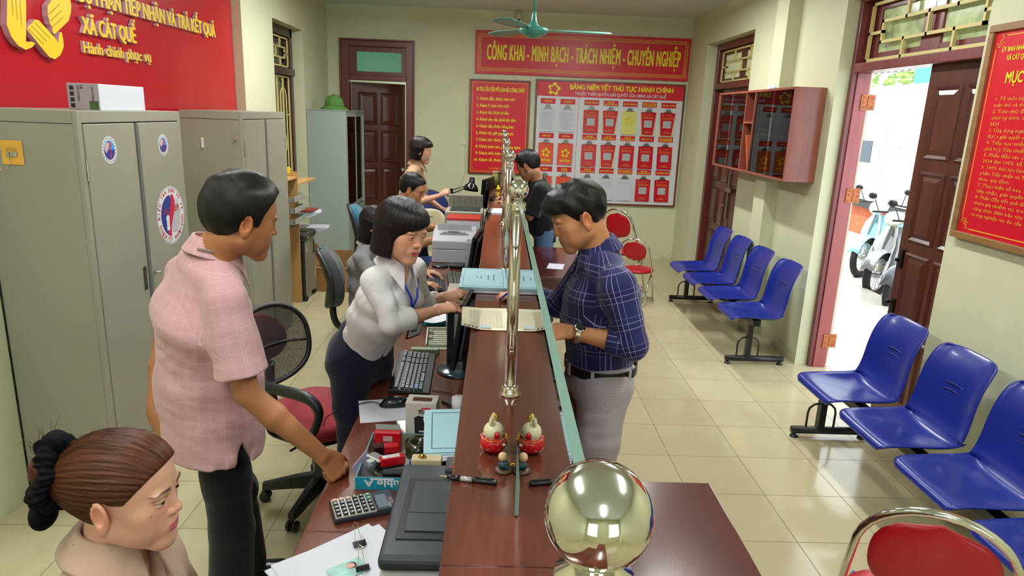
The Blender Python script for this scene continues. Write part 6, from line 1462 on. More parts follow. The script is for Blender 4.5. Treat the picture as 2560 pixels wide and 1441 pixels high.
    t = thing('round_mirror', 'small silver-rimmed mirror plate standing on the far table by the glass', 'mirror', (.235, 5.0, .7505)); m = MB(); m.smooth = True; m.lathe([(.062, -.006), (.066, 0), (.062, .006)], (0, 0, .16), 28, (1, -.35, 0)); part('plate', m, STEEL2, t); m = MB(); m.smooth = True; m.sphere((0, 0, .02), .02, 12, 8); m.cyl((0, 0, .02), (0, 0, .10), .006, 8); part('stand', m, INKB, t)
    sheet('paper_form', 'pale blue form lying on the near customer table beside the glass', 'paper', (.235, 1.80, .7515), 0, .09, .24, BLUP)
ledge()
# ================================================================ people: smooth implicit surfaces turned into meshes
F4 = np.float32
def V3(p): return np.array(p, dtype=F4)
def nrm(v): v = np.asarray(v, dtype=np.float64); return (v/np.linalg.norm(v)).astype(F4)
def smin(a, b, k):
    if k <= 0: return np.minimum(a, b)
    h = np.maximum(k-np.abs(a-b), 0)/k
    return np.minimum(a, b)-h*h*k*.25
def smax(a, b, k): return -smin(-a, -b, k)
class Field:
    def __init__(s): s.ops = []
    def u(s, fn, k=0.0): s.ops.append((fn, k, 0)); return s
    def cut(s, fn, k=0.0): s.ops.append((fn, k, 1)); return s
    def keep(s, fn, k=0.0): s.ops.append((fn, k, 2)); return s
    def __call__(s, P):
        d = None
        for fn, k, op in s.ops:
            e = fn(P)
            if d is None: d = e
            elif op == 0: d = smin(d, e, k)
            elif op == 1: d = smax(d, -e, k)
            else: d = smax(d, e, k)
        return d
def rc(a, b, ra, rb):
    a = V3(a); b = V3(b); ba = b-a; L2 = max(float(ba@ba), 1e-12)
    def f(P):
        pa = P-a; h = np.clip((pa@ba)/L2, 0, 1)
        return np.sqrt(((pa-h[:, None]*ba)**2).sum(1))-(ra+(rb-ra)*h)
    return f
def frame(fwd, up):
    """columns right, forward, up (orthonormal); up is kept, forward made square to it"""
    u = nrm(up); f = np.asarray(fwd, dtype=np.float64); f = nrm(f-u*float(f@u)); r = nrm(np.cross(f, u)); return np.stack([r, f, u], 1).astype(F4)
def ell(c, r, M=None):
    c = V3(c); r = V3(r)
    def f(P):
        q = P-c
        if M is not None: q = q@M
        k0 = np.sqrt(((q/r)**2).sum(1)); k1 = np.sqrt(((q/(r*r))**2).sum(1)); return k0*(k0-1)/np.maximum(k1, 1e-9)
    return f
def ecap(a, b, lat, rla, rlb, rda, rdb, cap=.6):
    """elliptic tube from a to b, wide along lat"""
    a = V3(a); b = V3(b); ax = nrm(b-a); L = float(np.linalg.norm(b-a)); l = np.asarray(lat, dtype=np.float64); l = nrm(l-ax*float(l@ax)); d = nrm(np.cross(ax, l))
    def f(P):
        q = P-a; z = q@ax; h = np.clip(z/L, 0, 1); x = q@l; y = q@d; rl = rla+(rlb-rla)*h; rd = rda+(rdb-rda)*h; zz = z-h*L; m = np.minimum(rl, rd)
        k = np.sqrt((x/rl)**2+(y/rd)**2+(zz/(m*cap))**2); return (k-1)*m
    return f
def plane(p, n):
    p = V3(p); n = nrm(n); return lambda P: (P-p)@n
def loc(fn, c, M, s=1.0):
    c = V3(c); return lambda P: fn(((P-c)@M)/F4(s))*F4(s)
def off(fn, o): return lambda P: fn(P)-o
def folds(fn, amp, freq, d=(0, 0, 1), seed=0, warp=.03):
    """cloth folds: soft ridges across direction d, bent by slower waves"""
    d = nrm(d); rs = np.random.RandomState(seed); ks = [(nrm(rs.normal(size=3)), rs.uniform(6, 14), rs.uniform(0, 6)) for _ in range(3)]
    e = nrm(np.cross(d, rs.normal(size=3)))
    def f(P):
        w = 0
        for k, q, ph in ks: w = w+np.sin(P@k*q+ph)
        s = np.sin((P@d+w*warp)*freq)+.6*np.sin((P@(d*.7+e*.7)-w*warp*1.3)*freq*1.63+1.1); m = .45+.55*np.sin(w*1.3+P@e*9)
        return fn(P)-amp*s*m
    return f
def surface_nets(Fv, lo, h):
    nx, ny, nz = Fv.shape; S = Fv < 0; C = np.zeros((nx-1, ny-1, nz-1), dtype=np.int8)
    for dx in (0, 1):
        for dy in (0, 1):
            for dz in (0, 1): C += S[dx:nx-1+dx, dy:ny-1+dy, dz:nz-1+dz]
    act = (C > 0) & (C < 8); idx = -np.ones(C.shape, dtype=np.int64); ijk = np.argwhere(act); idx[act] = np.arange(len(ijk))
    acc = np.zeros((len(ijk), 3)); cnt = np.zeros(len(ijk)); i, j, k = ijk.T
    cor = [(a, b, c) for a in (0, 1) for b in (0, 1) for c in (0, 1)]
    for p in cor:
        for ax in range(3):
            if p[ax]: continue
            q = list(p); q[ax] = 1
            A = Fv[i+p[0], j+p[1], k+p[2]]; B = Fv[i+q[0], j+q[1], k+q[2]]; m = (A < 0) != (B < 0)
            t = np.where(m, A/np.where(m, A-B, 1), 0); base = np.tile(np.array(p, float), (len(ijk), 1)); base[:, ax] += t; acc[m] += base[m]; cnt[m] += 1
    V = lo+(ijk+acc/cnt[:, None])*h; Q = []
    for ax in range(3):
        sl0 = [slice(None)]*3; sl1 = [slice(None)]*3; sl0[ax] = slice(0, -1); sl1[ax] = slice(1, None)
        A = S[tuple(sl0)]; B = S[tuple(sl1)]; E = np.argwhere(A != B); o1, o2 = [a for a in range(3) if a != ax]
        ok = (E[:, o1] > 0) & (E[:, o2] > 0) & (E[:, o1] < Fv.shape[o1]-1) & (E[:, o2] < Fv.shape[o2]-1); E = E[ok]
        if not len(E): continue
        flip = A[tuple(E.T)]
        def cell(d1, d2): T = E.copy(); T[:, o1] -= d1; T[:, o2] -= d2; return idx[tuple(T.T)]
        q = np.stack([cell(1, 1), cell(0, 1), cell(0, 0), cell(1, 0)], 1)
        if ax == 1: flip = ~flip
        q[~flip] = q[~flip][:, ::-1]; Q.append(q)
    Q = np.concatenate(Q) if Q else np.zeros((0, 4), int); Q = Q[(Q >= 0).all(1)]
    return V, Q
def polygonise(fn, lo, hi, h, newton=2):
    lo = np.array(lo, float); hi = np.array(hi, float); B = 6; n = (np.ceil((hi-lo)/(h*B)).astype(int)); nb = n
    cx = [lo[a]+(np.arange(nb[a])+.5)*B*h-.5*h for a in range(3)]
    G = np.stack(np.meshgrid(*cx, indexing='ij'), -1).reshape(-1, 3).astype(F4)
    dc = np.concatenate([fn(G[i:i+400000]) for i in range(0, len(G), 400000)]).reshape(nb)
    Fv = np.repeat(np.repeat(np.repeat(dc, B, 0), B, 1), B, 2).astype(F4)
    act = np.argwhere(np.abs(dc) < B*h*.87*1.35+.012)
    o = np.stack(np.meshgrid(*[np.arange(B)]*3, indexing='ij'), -1).reshape(-1, 3)
    for s in range(0, len(act), 2500):
        a = act[s:s+2500]; I = (a[:, None, :]*B+o[None]).reshape(-1, 3); Fv[tuple(I.T)] = fn((lo+I*h).astype(F4))
    V, Q = surface_nets(Fv, lo, h)
    if not len(V): return V, Q
    V = V.astype(F4)
    for _ in range(newton):
        d = fn(V); e = F4(h*.25); g = np.stack([fn(V+np.array([e, 0, 0], F4))-d, fn(V+np.array([0, e, 0], F4))-d, fn(V+np.array([0, 0, e], F4))-d], 1)/e
        g2 = np.maximum((g**2).sum(1), .2); st = -(d/g2)[:, None]*g; L = np.sqrt((st**2).sum(1)); st *= np.minimum(1, h*.6/np.maximum(L, 1e-9))[:, None]; V = V+st
    return V, Q
def sdf_mesh(name, fn, boxes, mats, parent=None, origin=(0, 0, 0), col=None, uv=None, matfn=None, label=None, extra=None):
    """boxes: list of (lo, hi, h); finer boxes first, coarser surface inside them is dropped. uv(face centres, corner points) -> per-corner (u, v)"""
    VV, QQ = [], []; n = 0
    for bi, (lo, hi, h) in enumerate(boxes):
        V, Q = polygonise(fn, lo, hi, h)
        if not len(Q): continue
        c = V[Q].mean(1); keep = np.ones(len(Q), bool)
        for lo2, hi2, h2 in boxes[:bi]:
            keep &= ~((c > np.array(lo2)+h2*1.6).all(1) & (c < np.array(hi2)-h2*2.2).all(1))
        Q = Q[keep]; VV.append(V); QQ.append(Q+n); n += len(V)
    V = np.concatenate(VV); Q = np.concatenate(QQ)
    used = np.unique(Q); mp = -np.ones(len(V), int); mp[used] = np.arange(len(used)); V = V[used]; Q = mp[Q]
    me = bpy.data.meshes.new(name); me.vertices.add(len(V)); me.vertices.foreach_set('co', (V-np.array(origin, F4)).astype(F4).ravel())
    me.loops.add(Q.size); me.loops.foreach_set('vertex_index', Q.astype(np.int32).ravel()); me.polygons.add(len(Q)); me.polygons.foreach_set('loop_start', np.arange(0, Q.size, 4, dtype=np.int32))
    me.update(calc_edges=True)
    for m in (mats if isinstance(mats, (list, tuple)) else [mats]): me.materials.append(m)
    me.polygons.foreach_set('use_smooth', np.ones(len(Q), bool))
    if matfn is not None: me.polygons.foreach_set('material_index', matfn(V[Q].mean(1)).astype(np.int32))
    if col is not None:
        a = me.attributes.new('tone', 'FLOAT_COLOR', 'POINT'); c = np.concatenate([col(V), np.ones((len(V), 1))], 1).astype(F4); a.data.foreach_set('color', c.ravel())
    if uv is not None:
        w = uv(V[Q].mean(1), V[Q]); l = me.uv_layers.new(name='cloth'); l.data.foreach_set('uv', w.astype(F4).ravel())
    if extra is not None:
        a = me.attributes.new('flow', 'FLOAT_VECTOR', 'POINT'); a.data.foreach_set('vector', extra(V).astype(F4).ravel())
    me.validate(); me.update()
    o = bpy.data.objects.new(name, me); link(o, parent)
    if parent is None: o.location = origin
    if label: o['label'] = label
    return o

# ---- materials for people
def skin_mat(name='skin'):
    if name in _M: return _M[name]
    m = bpy.data.materials.new(name); t = NT(m); b = t.b; a = t.n('ShaderNodeAttribute'); a.attribute_name = 'tone'
    n = t.noise(t.coord('Object'), 55, 4, .6); k = t.math('MULTIPLY', t.math('SUBTRACT', n, .5), .10)
    hs = t.n('ShaderNodeHueSaturation'); t.l(a.outputs['Color'], hs.inputs['Color']); t.l(t.math('ADD', k, 1.0), hs.inputs['Value']); t.l(hs.outputs[0], b.inputs['Base Color'])
    b.inputs['Roughness'].default_value = .48; b.inputs['Specular IOR Level'].default_value = .38
    b.inputs['Subsurface Weight'].default_value = .12; b.inputs['Subsurface Radius'].default_value = (1, .35, .2); b.inputs['Subsurface Scale'].default_value = .008
    t.bump(t.noise(t.coord('Object'), 700, 3), .06, .001)
    _M[name] = m; return m
def hair_mat(name, c1, c2, rough=.34):
    if name in _M: return _M[name]
    m = bpy.data.materials.new(name); t = NT(m); b = t.b; a = t.n('ShaderNodeAttribute'); a.attribute_name = 'flow'
    mp = t.n('ShaderNodeMapping'); t.l(a.outputs['Vector'], mp.inputs[0]); n1 = t.noise(mp.outputs[0], 1.0, 3, .6); 
    mp2 = t.n('ShaderNodeMapping'); mp2.inputs['Scale'].default_value = (3.4, 3.4, 1.6); t.l(a.outputs['Vector'], mp2.inputs[0]); n2 = t.noise(mp2.outputs[0], 1.0, 2, .6)
    f = t.math('ADD', t.math('MULTIPLY', n1, .6), t.math('MULTIPLY', n2, .4)); t.l(t.ramp(f, [(.34, c1), (.66, c2)]), b.inputs['Base Color'])
    b.inputs['Roughness'].default_value = rough; b.inputs['Specular IOR Level'].default_value = .22; b.inputs['Anisotropic'].default_value = .5
    t.bump(f, .6, .003)
    _M[name] = m; return m
def cloth_mat(name, col, pattern=None, lines='#ffffff', rough=.8, bscale=900, wr=1.0, sheen=.15):
    """pattern: list of (axis, period, width, offset, strength)"""
    if name in _M: return _M[name]
    m = bpy.data.materials.new(name); t = NT(m); b = t.b; b.inputs['Roughness'].default_value = rough; b.inputs['Sheen Weight'].default_value = sheen; b.inputs['Specular IOR Level'].default_value = .25
    c = lin(col); base = c
    uvn = t.n('ShaderNodeUVMap'); uvn.uv_map = 'cloth'; sx = t.n('ShaderNodeSeparateXYZ'); t.l(uvn.outputs[0], sx.inputs[0])
    n = t.noise(t.coord('Object'), 14, 3); base = t.mix(n, tuple(x*.93 for x in c), tuple(min(1, x*1.06) for x in c))
    if pattern:
        for (ax, per, wd, o, st) in pattern:
            q = t.math('FRACT', t.math('DIVIDE', t.math('ADD', sx.outputs[ax], o+50*per), per)); e = t.math('LESS_THAN', t.math('ABSOLUTE', t.math('SUBTRACT', q, .5)), wd/per/2)
            base = t.mix(t.math('MULTIPLY', e, st), base, lin(lines))
    t.l(base, b.inputs['Base Color']) if not isinstance(base, tuple) else None
    w = t.noise(t.coord('Object', (1, 1, .6)), 5, 2, .5, 1.2); r1 = t.math('ABSOLUTE', t.math('SUBTRACT', w, .5)); r1 = t.math('MINIMUM', r1, .09)
    w2 = t.noise(t.coord('Object', (1, 1, 1.5), (.4, .3, 1)), 10, 1, .5, .8); r2 = t.math('MINIMUM', t.math('ABSOLUTE', t.math('SUBTRACT', w2, .5)), .07)
    h = t.math('ADD', t.math('ADD', t.math('MULTIPLY', r1, wr), t.math('MULTIPLY', r2, wr*.6)), t.math('MULTIPLY', t.noise(t.coord('Object'), bscale, 2), .012))
    t.bump(h, .30, .04)
    _M[name] = m; return m
SKIN = skin_mat()

# ---- head
def head_field(p):
    """p: dict of options; local frame x right, y forward, z up, about 23 cm chin to crown"""
    g = p.get; w = g('w', 1.0); F = Field(); jw = g('jaw', 1.0)
    F.u(ell((0, -.016, .036), (.0745*w, .0945, .083)))
    F.u(ell((0, .026, .040), (.062*w, .060, .055)), .03)
    F.u(ell((0, .024, -.022), (.062*w, .064, .078)), .03)
    for s in (-1, 1):
        F.u(rc((s*.050*jw, -.004, -.052), (s*.016, .062, -.090), .020, .016), .030)
        F.u(ell((s*.042*w, .050, -.016), (.024, .024, .024)), .022)
        F.u(ell((s*.034*w, .054, -.048), (.024, .022, .028)), .02)
    F.u(ell((0, .070, -.094), (.021, .018, .016)), .024)
    F.u(ell((0, .074, -.056), (.028, .018, .024)), .020)
    for s in (-1, 1): F.u(ell((s*.030, .079, .0245), (.022, .011, .008)), .012)
    for s in (-1, 1): F.cut(ell((s*.0315, .1005, .0065), (.019, .0145, .0115)), .014)
    nl = g('nose', 1.0)
    F.u(rc((0, .080, .016), (0, .0955*nl, -.020), .0062, .0088), .012)
    F.u(ell((0, .0985*nl, -.0230), (.0090, .0085, .0078)), .006)
    for s in (-1, 1): F.u(ell((s*.0122, .0890, -.0262), (.0064, .0090, .0064)), .006); F.cut(ell((s*.0060, .0955, -.0322), (.0034, .0052, .0028)), .002)
    sm = g('smile', 0.0); 
    F.u(ell((0, .0862, -.0532), (.0205+.004*sm, .0066, .0044)), .006); F.u(ell((0, .0850, -.0632), (.0175+.003*sm, .0072, .0054)), .006)
    for s in (-1, 1): F.u(ell((s*(.0235+.004*sm), .0780, -.0575+.005*sm), (.006, .006, .006)), .008)
    if g('open', 0): F.cut(ell((0, .0965, -.0585), (.0190, .0125, .0042)), .002); F.u(ell((0, .0815, -.0560), (.0175, .0060, .0050)), .0)
    else:
        F.cut(lambda P: np.sqrt(np.maximum(0, np.abs(P[:, 0])-.020-.004*sm)**2+(P[:, 1]-.0945)**2*.35+(P[:, 2]+.0583-sm*12*P[:, 0]**2)**2)-.0014, .002)
    # eyes: ball, lids
    opn = g('eye', .5); tilt = g('gaze_down', 0.0)
    for s in (-1, 1):
        c = (s*.0310, .0745, .0060); F.u(ell(c, (.0125, .0122, .0122)), .0)
        zu = .0056+.0080*opn; zl = .0060-.0056*opn
        up = Field().u(ell(c, (.0155, .0140, .0138))).keep(lambda P, s=s, zu=zu: (zu-.16*np.abs(P[:, 0]-s*.0315)**1.0*1.0-(P[:, 2])), .0008); F.u(up, .002)
        lo = Field().u(ell(c, (.0153, .0134, .0136))).keep(lambda P, s=s, zl=zl: (P[:, 2]-(zl+.14*np.abs(P[:, 0]-s*.0315))), .0008); F.u(lo, .002)
    for s in (-1, 1):
        M = frame((s*.35, 1, 0), (s*.12, -.10, 1)); c = V3((s*.0785*w, -.012, -.002)); E = Field(); E.u(ell(c, (.0085, .0200, .0335), M)); E.u(ell(c+V3((0, .003, -.027)), (.0075, .010, .013), M), .008)
        E.cut(ell(c+V3((s*.0085, .002, .003)), (.0065, .0105, .0195), M), .004); E.u(ell(c+V3((s*.001, .010, -.002)), (.005, .004, .007), M), .003)
        F.u(E, .006)
    return F
def head_tone(p):
    base = np.array(lin(p['skin'])); lip = np.array(lin(p.get('lip', '#b0605a'))); brow = np.array(lin(p.get('brow', '#1d1614'))); g = p.get; sm = g('smile', 0.0)
    def f(P):
        C = np.tile(base, (len(P), 1)); x, y, z = P[:, 0], P[:, 1], P[:, 2]; ax = np.abs(x)
        def mix(mask, c): C[:] = C*(1-mask[:, None])+np.array(c)*mask[:, None]
        red = base*np.array([1.06, .80, .76])
        mix(.55*np.exp(-(((ax-.040)/.020)**2+((z+.018)/.020)**2))*(y > .02), red); mix(.6*np.exp(-((x/.014)**2+((z+.024)/.012)**2))*(y > .08), red)
        mix(.7*(ax > .073)*np.exp(-((z)/.03)**2)*(y < .02), base*np.array([1.05, .72, .66]))
        # lips
        zl = -.0582+sm*12*x*x; up = np.clip(1-np.abs((z-(zl+.0036))/.0046), 0, 1)**.5; lo = np.clip(1-np.abs((z-(zl-.0048))/.0062), 0, 1)**.5; wdt = np.clip(1-(ax/.0235)**4, 0, 1)
        mix(np.clip(np.maximum(up, lo)*wdt*1.4, 0, 1)*(y > .070)*.92, lip)
        mix(np.clip(1-np.abs(z-zl)/.0013, 0, 1)*(ax < .024)*(y > .072)*.75, lip*.35)
        if g('open', 0):
            teeth = (np.abs(z-(-.0560)) < .0046)*(ax < .0170)*(y < .0885)*(y > .074); mix(teeth*1.0, np.array([.75, .72, .66])); mix(((z < -.0602)*(z > -.0640)*(ax < .014)*(y < .0870)*(y > .074))*.8, np.array([.10, .02, .02]))
        # brows
        zb = .0262+.0035*np.sin(np.clip((ax-.014)/.036, 0, 1)*PI*.75)-g('brow_slope', .05)*np.maximum(ax-.040, 0)*4
        t = np.clip((ax-.013)/.040, 0, 1); th = .0036*(1-t*.75)*g('brow_w', 1.0); mix(np.clip(1.35-np.abs(z-zb)/np.maximum(th, .0004), 0, 1)*(ax > .0125)*(ax < .0535)*(y > .04)*g('brow_a', .85), brow)
        # nostrils, eye line
        mix(.8*np.exp(-(((ax-.0062)/.0035)**2+((z+.0325)/.0025)**2))*(y > .088), base*.15)
        o = g('eye', .5); zu = .0056+.0080*o-.16*np.abs(ax-.0315)
        onlid = (y > .060)*(ax > .0165)*(ax < .0475)
        mix(np.clip(1.3-np.abs(z-zu)/.0011, 0, 1)*onlid*g('lash', .8), np.array([.012, .008, .007]))
        if g('shadow', 0): mix(.35*np.clip(1-np.abs(z-(zu+.005))/.006, 0, 1)*onlid, np.array(lin('#8a5a44')))
        # eyeballs
        for s in (-1, 1):
            c = np.array([s*.0310, .0745, .0060]); d = np.sqrt(((P-c)**2/np.array([.0125, .0122, .0122])**2).sum(1)); ball = (np.abs(d-1) < .06)*(z < zu-.0003)*(z > .0060-.0056*o+.14*np.abs(ax-.0315)+.0002)*(y > .075)
            mix(ball*1.0, np.array([.36, .31, .29])); gx, gz = g('gaze', (0, 0)); r = np.sqrt((x-c[0]-gx)**2+(z-c[2]-gz)**2); mix(ball*(r < .0064), np.array([.030, .014, .008])); mix(ball*(r < .0026), np.array([.002, .002, .002]))
        if g('stubble', 0):
            st = np.exp(-((z+.072)/.022)**2)*(y > .01)+.8*np.exp(-(((z+.044)/.006)**2))*(ax < .02)*(y > .07); mix(np.clip(st, 0, 1)*g('stubble'), base*np.array([.62, .60, .62]))
        if g('mole'): mx, mz = g('mole'); mix(1.0*(np.sqrt((x-mx)**2+(z-mz)**2) < .0017)*(y > 0), base*.45)
        return C
    return f
def hand_fields(W, fwd, back, thumb, curl=(.3, .3, .3, .3), spread=.12, s=1.0, tcurl=.3, tout=.7, bend=None):
    """W wrist point; back = normal of the back of the hand; thumb = +1/-1 side relative to right(=fwd x back)"""
    f = nrm(fwd); b = np.asarray(back, dtype=np.float64); b = nrm(b-f*float(b@f)); r = nrm(np.cross(f, b))*F4(thumb); W = V3(W); K = Field(); tips = []
    K.u(ecap(W+f*.012*s, W+f*.078*s, r, .026*s, .038*s, .017*s, .0125*s, .8))
    K.u(rc(W+f*.02*s+r*.018*s-b*.004*s, W+f*.05*s+r*.024*s-b*.006*s, .016*s, .012*s), .015*s)
    Fi = Field(); lat = (.0285, .0098, -.0092, -.0270); fl = (.084, .088, .084, .076); ln = ((.040, .024, .021), (.044, .028, .022), (.040, .027, .021), (.031, .020, .019)); rr = (.0086, .0088, .0083, .0074)
    for i in range(4):
        p = W+f*fl[i]*s+r*lat[i]*s+b*(.002-.003*(i == 3))*s; a = curl[i] if not isinstance(curl[i], (tuple, list)) else curl[i][0]; sp = (1.5-i)*spread; q = rr[i]*s; ang = 0
        kk = (1, 1.25, .8) if bend is None else bend
        for j in range(3):
            ang += (curl[i][j] if isinstance(curl[i], (tuple, list)) else a*kk[j]); d = f*math.cos(ang)-b*math.sin(ang)+r*sp*math.cos(ang); d = nrm(d); e = p+d*ln[i][j]*s; q2 = q*.93
            Fi.u(rc(p, e, q, q2), .0015); p = e; q = q2
        tips.append((p, nrm(d), b))
    K.u(Fi, .010*s)
    p = W+f*.028*s+r*.026*s-b*.004*s; d0 = nrm(f*(1-tout*.5)+r*tout-b*.25); q = .0125*s; T = Field(); inward = nrm(-r*.8+f*.25-b*.35)
    for j, L in enumerate((.036, .030, .024)):
        d = nrm(d0+inward*tcurl*j); e = p+d*L*s; q2 = q*(.84 if j < 2 else .86); T.u(rc(p, e, q, q2), .002); p = e; q = q2
    K.u(T, .009*s); tips.append((p, d, nrm(b+r*.4)))
    K.tips = tips; K.w = W; return K
def collar(N, up, front, r0=.058, r1=.078, h0=.030, h1=-.008, tip=.055, open_=.30, th=.0026, drop_back=.0, lean=.0, sx=1.0):
    """turned-down shirt collar round a neck axis"""
    M = frame(front, up)
    def f(P):
        x, y, z = P[:, 0]*sx, P[:, 1], P[:, 2]; rho = np.sqrt(x*x+y*y); a = np.abs(np.arctan2(x, y))
        fr = np.clip(1-(a-open_)/1.15, 0, 1); z0 = h0-.020*fr*fr; z1 = h1-tip*fr**2.2; ra = r0+.004*fr; rb = r1+.030*fr**2
        dx = rb-ra; dz = z1-z0; L2 = dx*dx+dz*dz; t = np.clip(((rho-ra)*dx+(z-z0)*dz)/L2, 0, 1); d1 = np.sqrt((rho-ra-t*dx)**2+(z-z0-t*dz)**2)-th
        zi = -.02; t2 = np.clip((z0-z)/(z0-zi), 0, 1); d2 = np.sqrt((rho-ra+.003)**2+(z-(z0+t2*(zi-z0)))**2)-th*.8
        return smax(smin(d1, d2, .003), (open_-a)*.05, .002)
    return loc(f, N, M)
def bone_uv(bones):
    """per-corner cloth coordinates around the nearest bone: (a, b, radius, ref)"""
    def f(c, K):
        n = len(c); best = np.full(n, 1e9); out = np.zeros((n, 4, 2))
        for (a, b, r, ref) in bones:
            a = V3(a); b = V3(b); ax = nrm(b-a); L = float(np.linalg.norm(b-a)); rf = np.asarray(ref, np.float64); rf = nrm(rf-ax*float(rf@ax)); sd = nrm(np.cross(ax, rf))
            h = np.clip((c-a)@ax, 0, L); d = np.sqrt(((c-a-h[:, None]*ax)**2).sum(1))-r; m = d < best; best[m] = d[m]
            q = K[m]-a; v = q@ax; an = np.arctan2(q@sd, q@rf); an0 = an[:, :1]; an = an0+((an-an0+PI) % (2*PI)-PI); out[m, :, 0] = an*r; out[m, :, 1] = v
        return out.reshape(-1, 2)
    return f
def bb(pts, pad):
    A = np.array([np.asarray(p, float) for p in pts]); return A.min(0)-pad, A.max(0)+pad
# ================================================================ the people
def lerp(a, b, t): return V3(a)*(1-t)+V3(b)*t
def hair_flow(c, M, s, axis=(0, 0, 1), freq=46, vf=7, twist=0):
    """strand coordinates: constant along lines that run away from the crown"""
    ax = nrm(axis)
    def f(V):
        P = ((V-V3(c))@M)/s; v = P@ax; q = P-v[:, None]*ax; L = np.maximum(np.linalg.norm(q, axis=1, keepdims=True), 1e-5); q = q/L
        return np.concatenate([q*freq*.5+ax[None]*0, ], 1)+np.outer(v*vf, ax)
    return f
def strands(name, parent, origin, field, starts, dirfn, n, length, r, mt, seed=0, lift=.001, inv=1.0):
    """loose hairs traced over the hair surface; all in one hair part"""
    rs = np.random.RandomState(seed); P = starts(rs, n).astype(F4); paths = [P.copy()]; steps = 9
    for k in range(steps):
        D = dirfn(P, k/steps); D /= np.maximum(np.linalg.norm(D, axis=1, keepdims=True), 1e-6); P = P+(D*length/steps).astype(F4)
        d = field(P); e = F4(.001); g = np.stack([field(P+np.array(v, F4)*e)-d for v in ((1, 0, 0), (0, 1, 0), (0, 0, 1))], 1)/e; g /= np.maximum(np.linalg.norm(g, axis=1, keepdims=True), 1e-6)
        up = lift*(1+2.5*(k/steps)**2*rs.uniform(0, 1, n)); P = P-((d-up)[:, None]*g*inv).astype(F4); paths.append(P.copy())
    m = MB()
    A = np.stack(paths, 1)
    for row in A: m.tube([tuple(p-np.array(origin)) for p in row], [r]*len(row), 3, cap=False)
    return part(name, m, mt, parent, smooth=True, auto=0)

def pants_field(P0, up, lat, hips, knees, ankles, rw=.145, rd=.105, rt=.082, rk=.060, ra=.058, top=.10, waist=None):
    up = nrm(up); F = Field(); P0 = V3(P0)
    F.u(ecap(P0-up*.05, P0+up*top, lat, rw+.008, rw-.006, rd+.008, rd-.004))
    for i in range(2):
        F.u(rc(hips[i], lerp(hips[i], knees[i], .55), rt+.004, rt*.86), .05); F.u(rc(lerp(hips[i], knees[i], .55), knees[i], rt*.86, rk), .03); F.u(rc(knees[i], ankles[i], rk, ra), .02)
    return F
def shoe(name, A, toe, parent, O, mt, L=.25, sole=True):
    A = V3(A); f = nrm((toe[0], toe[1], 0)); lat = nrm((f[1], -f[0], 0)); F = Field(); b = V3((A[0], A[1], 0))-f*.06
    F.u(ecap(b+V3((0, 0, .040)), b+f*(L-.08)+V3((0, 0, .030)), lat, .037, .043, .040, .028, .9)); F.u(rc(b+f*.05+V3((0, 0, .06)), A+V3((0, 0, .03)), .034, .036), .03); F.keep(plane((0, 0, .006), (0, 0, -1)), .004)
    lo, hi = bb([b, b+f*L, A+V3((0, 0, .06))], .075); return sdf_mesh(name, F, [(lo, hi, .006)], mt, parent, O)

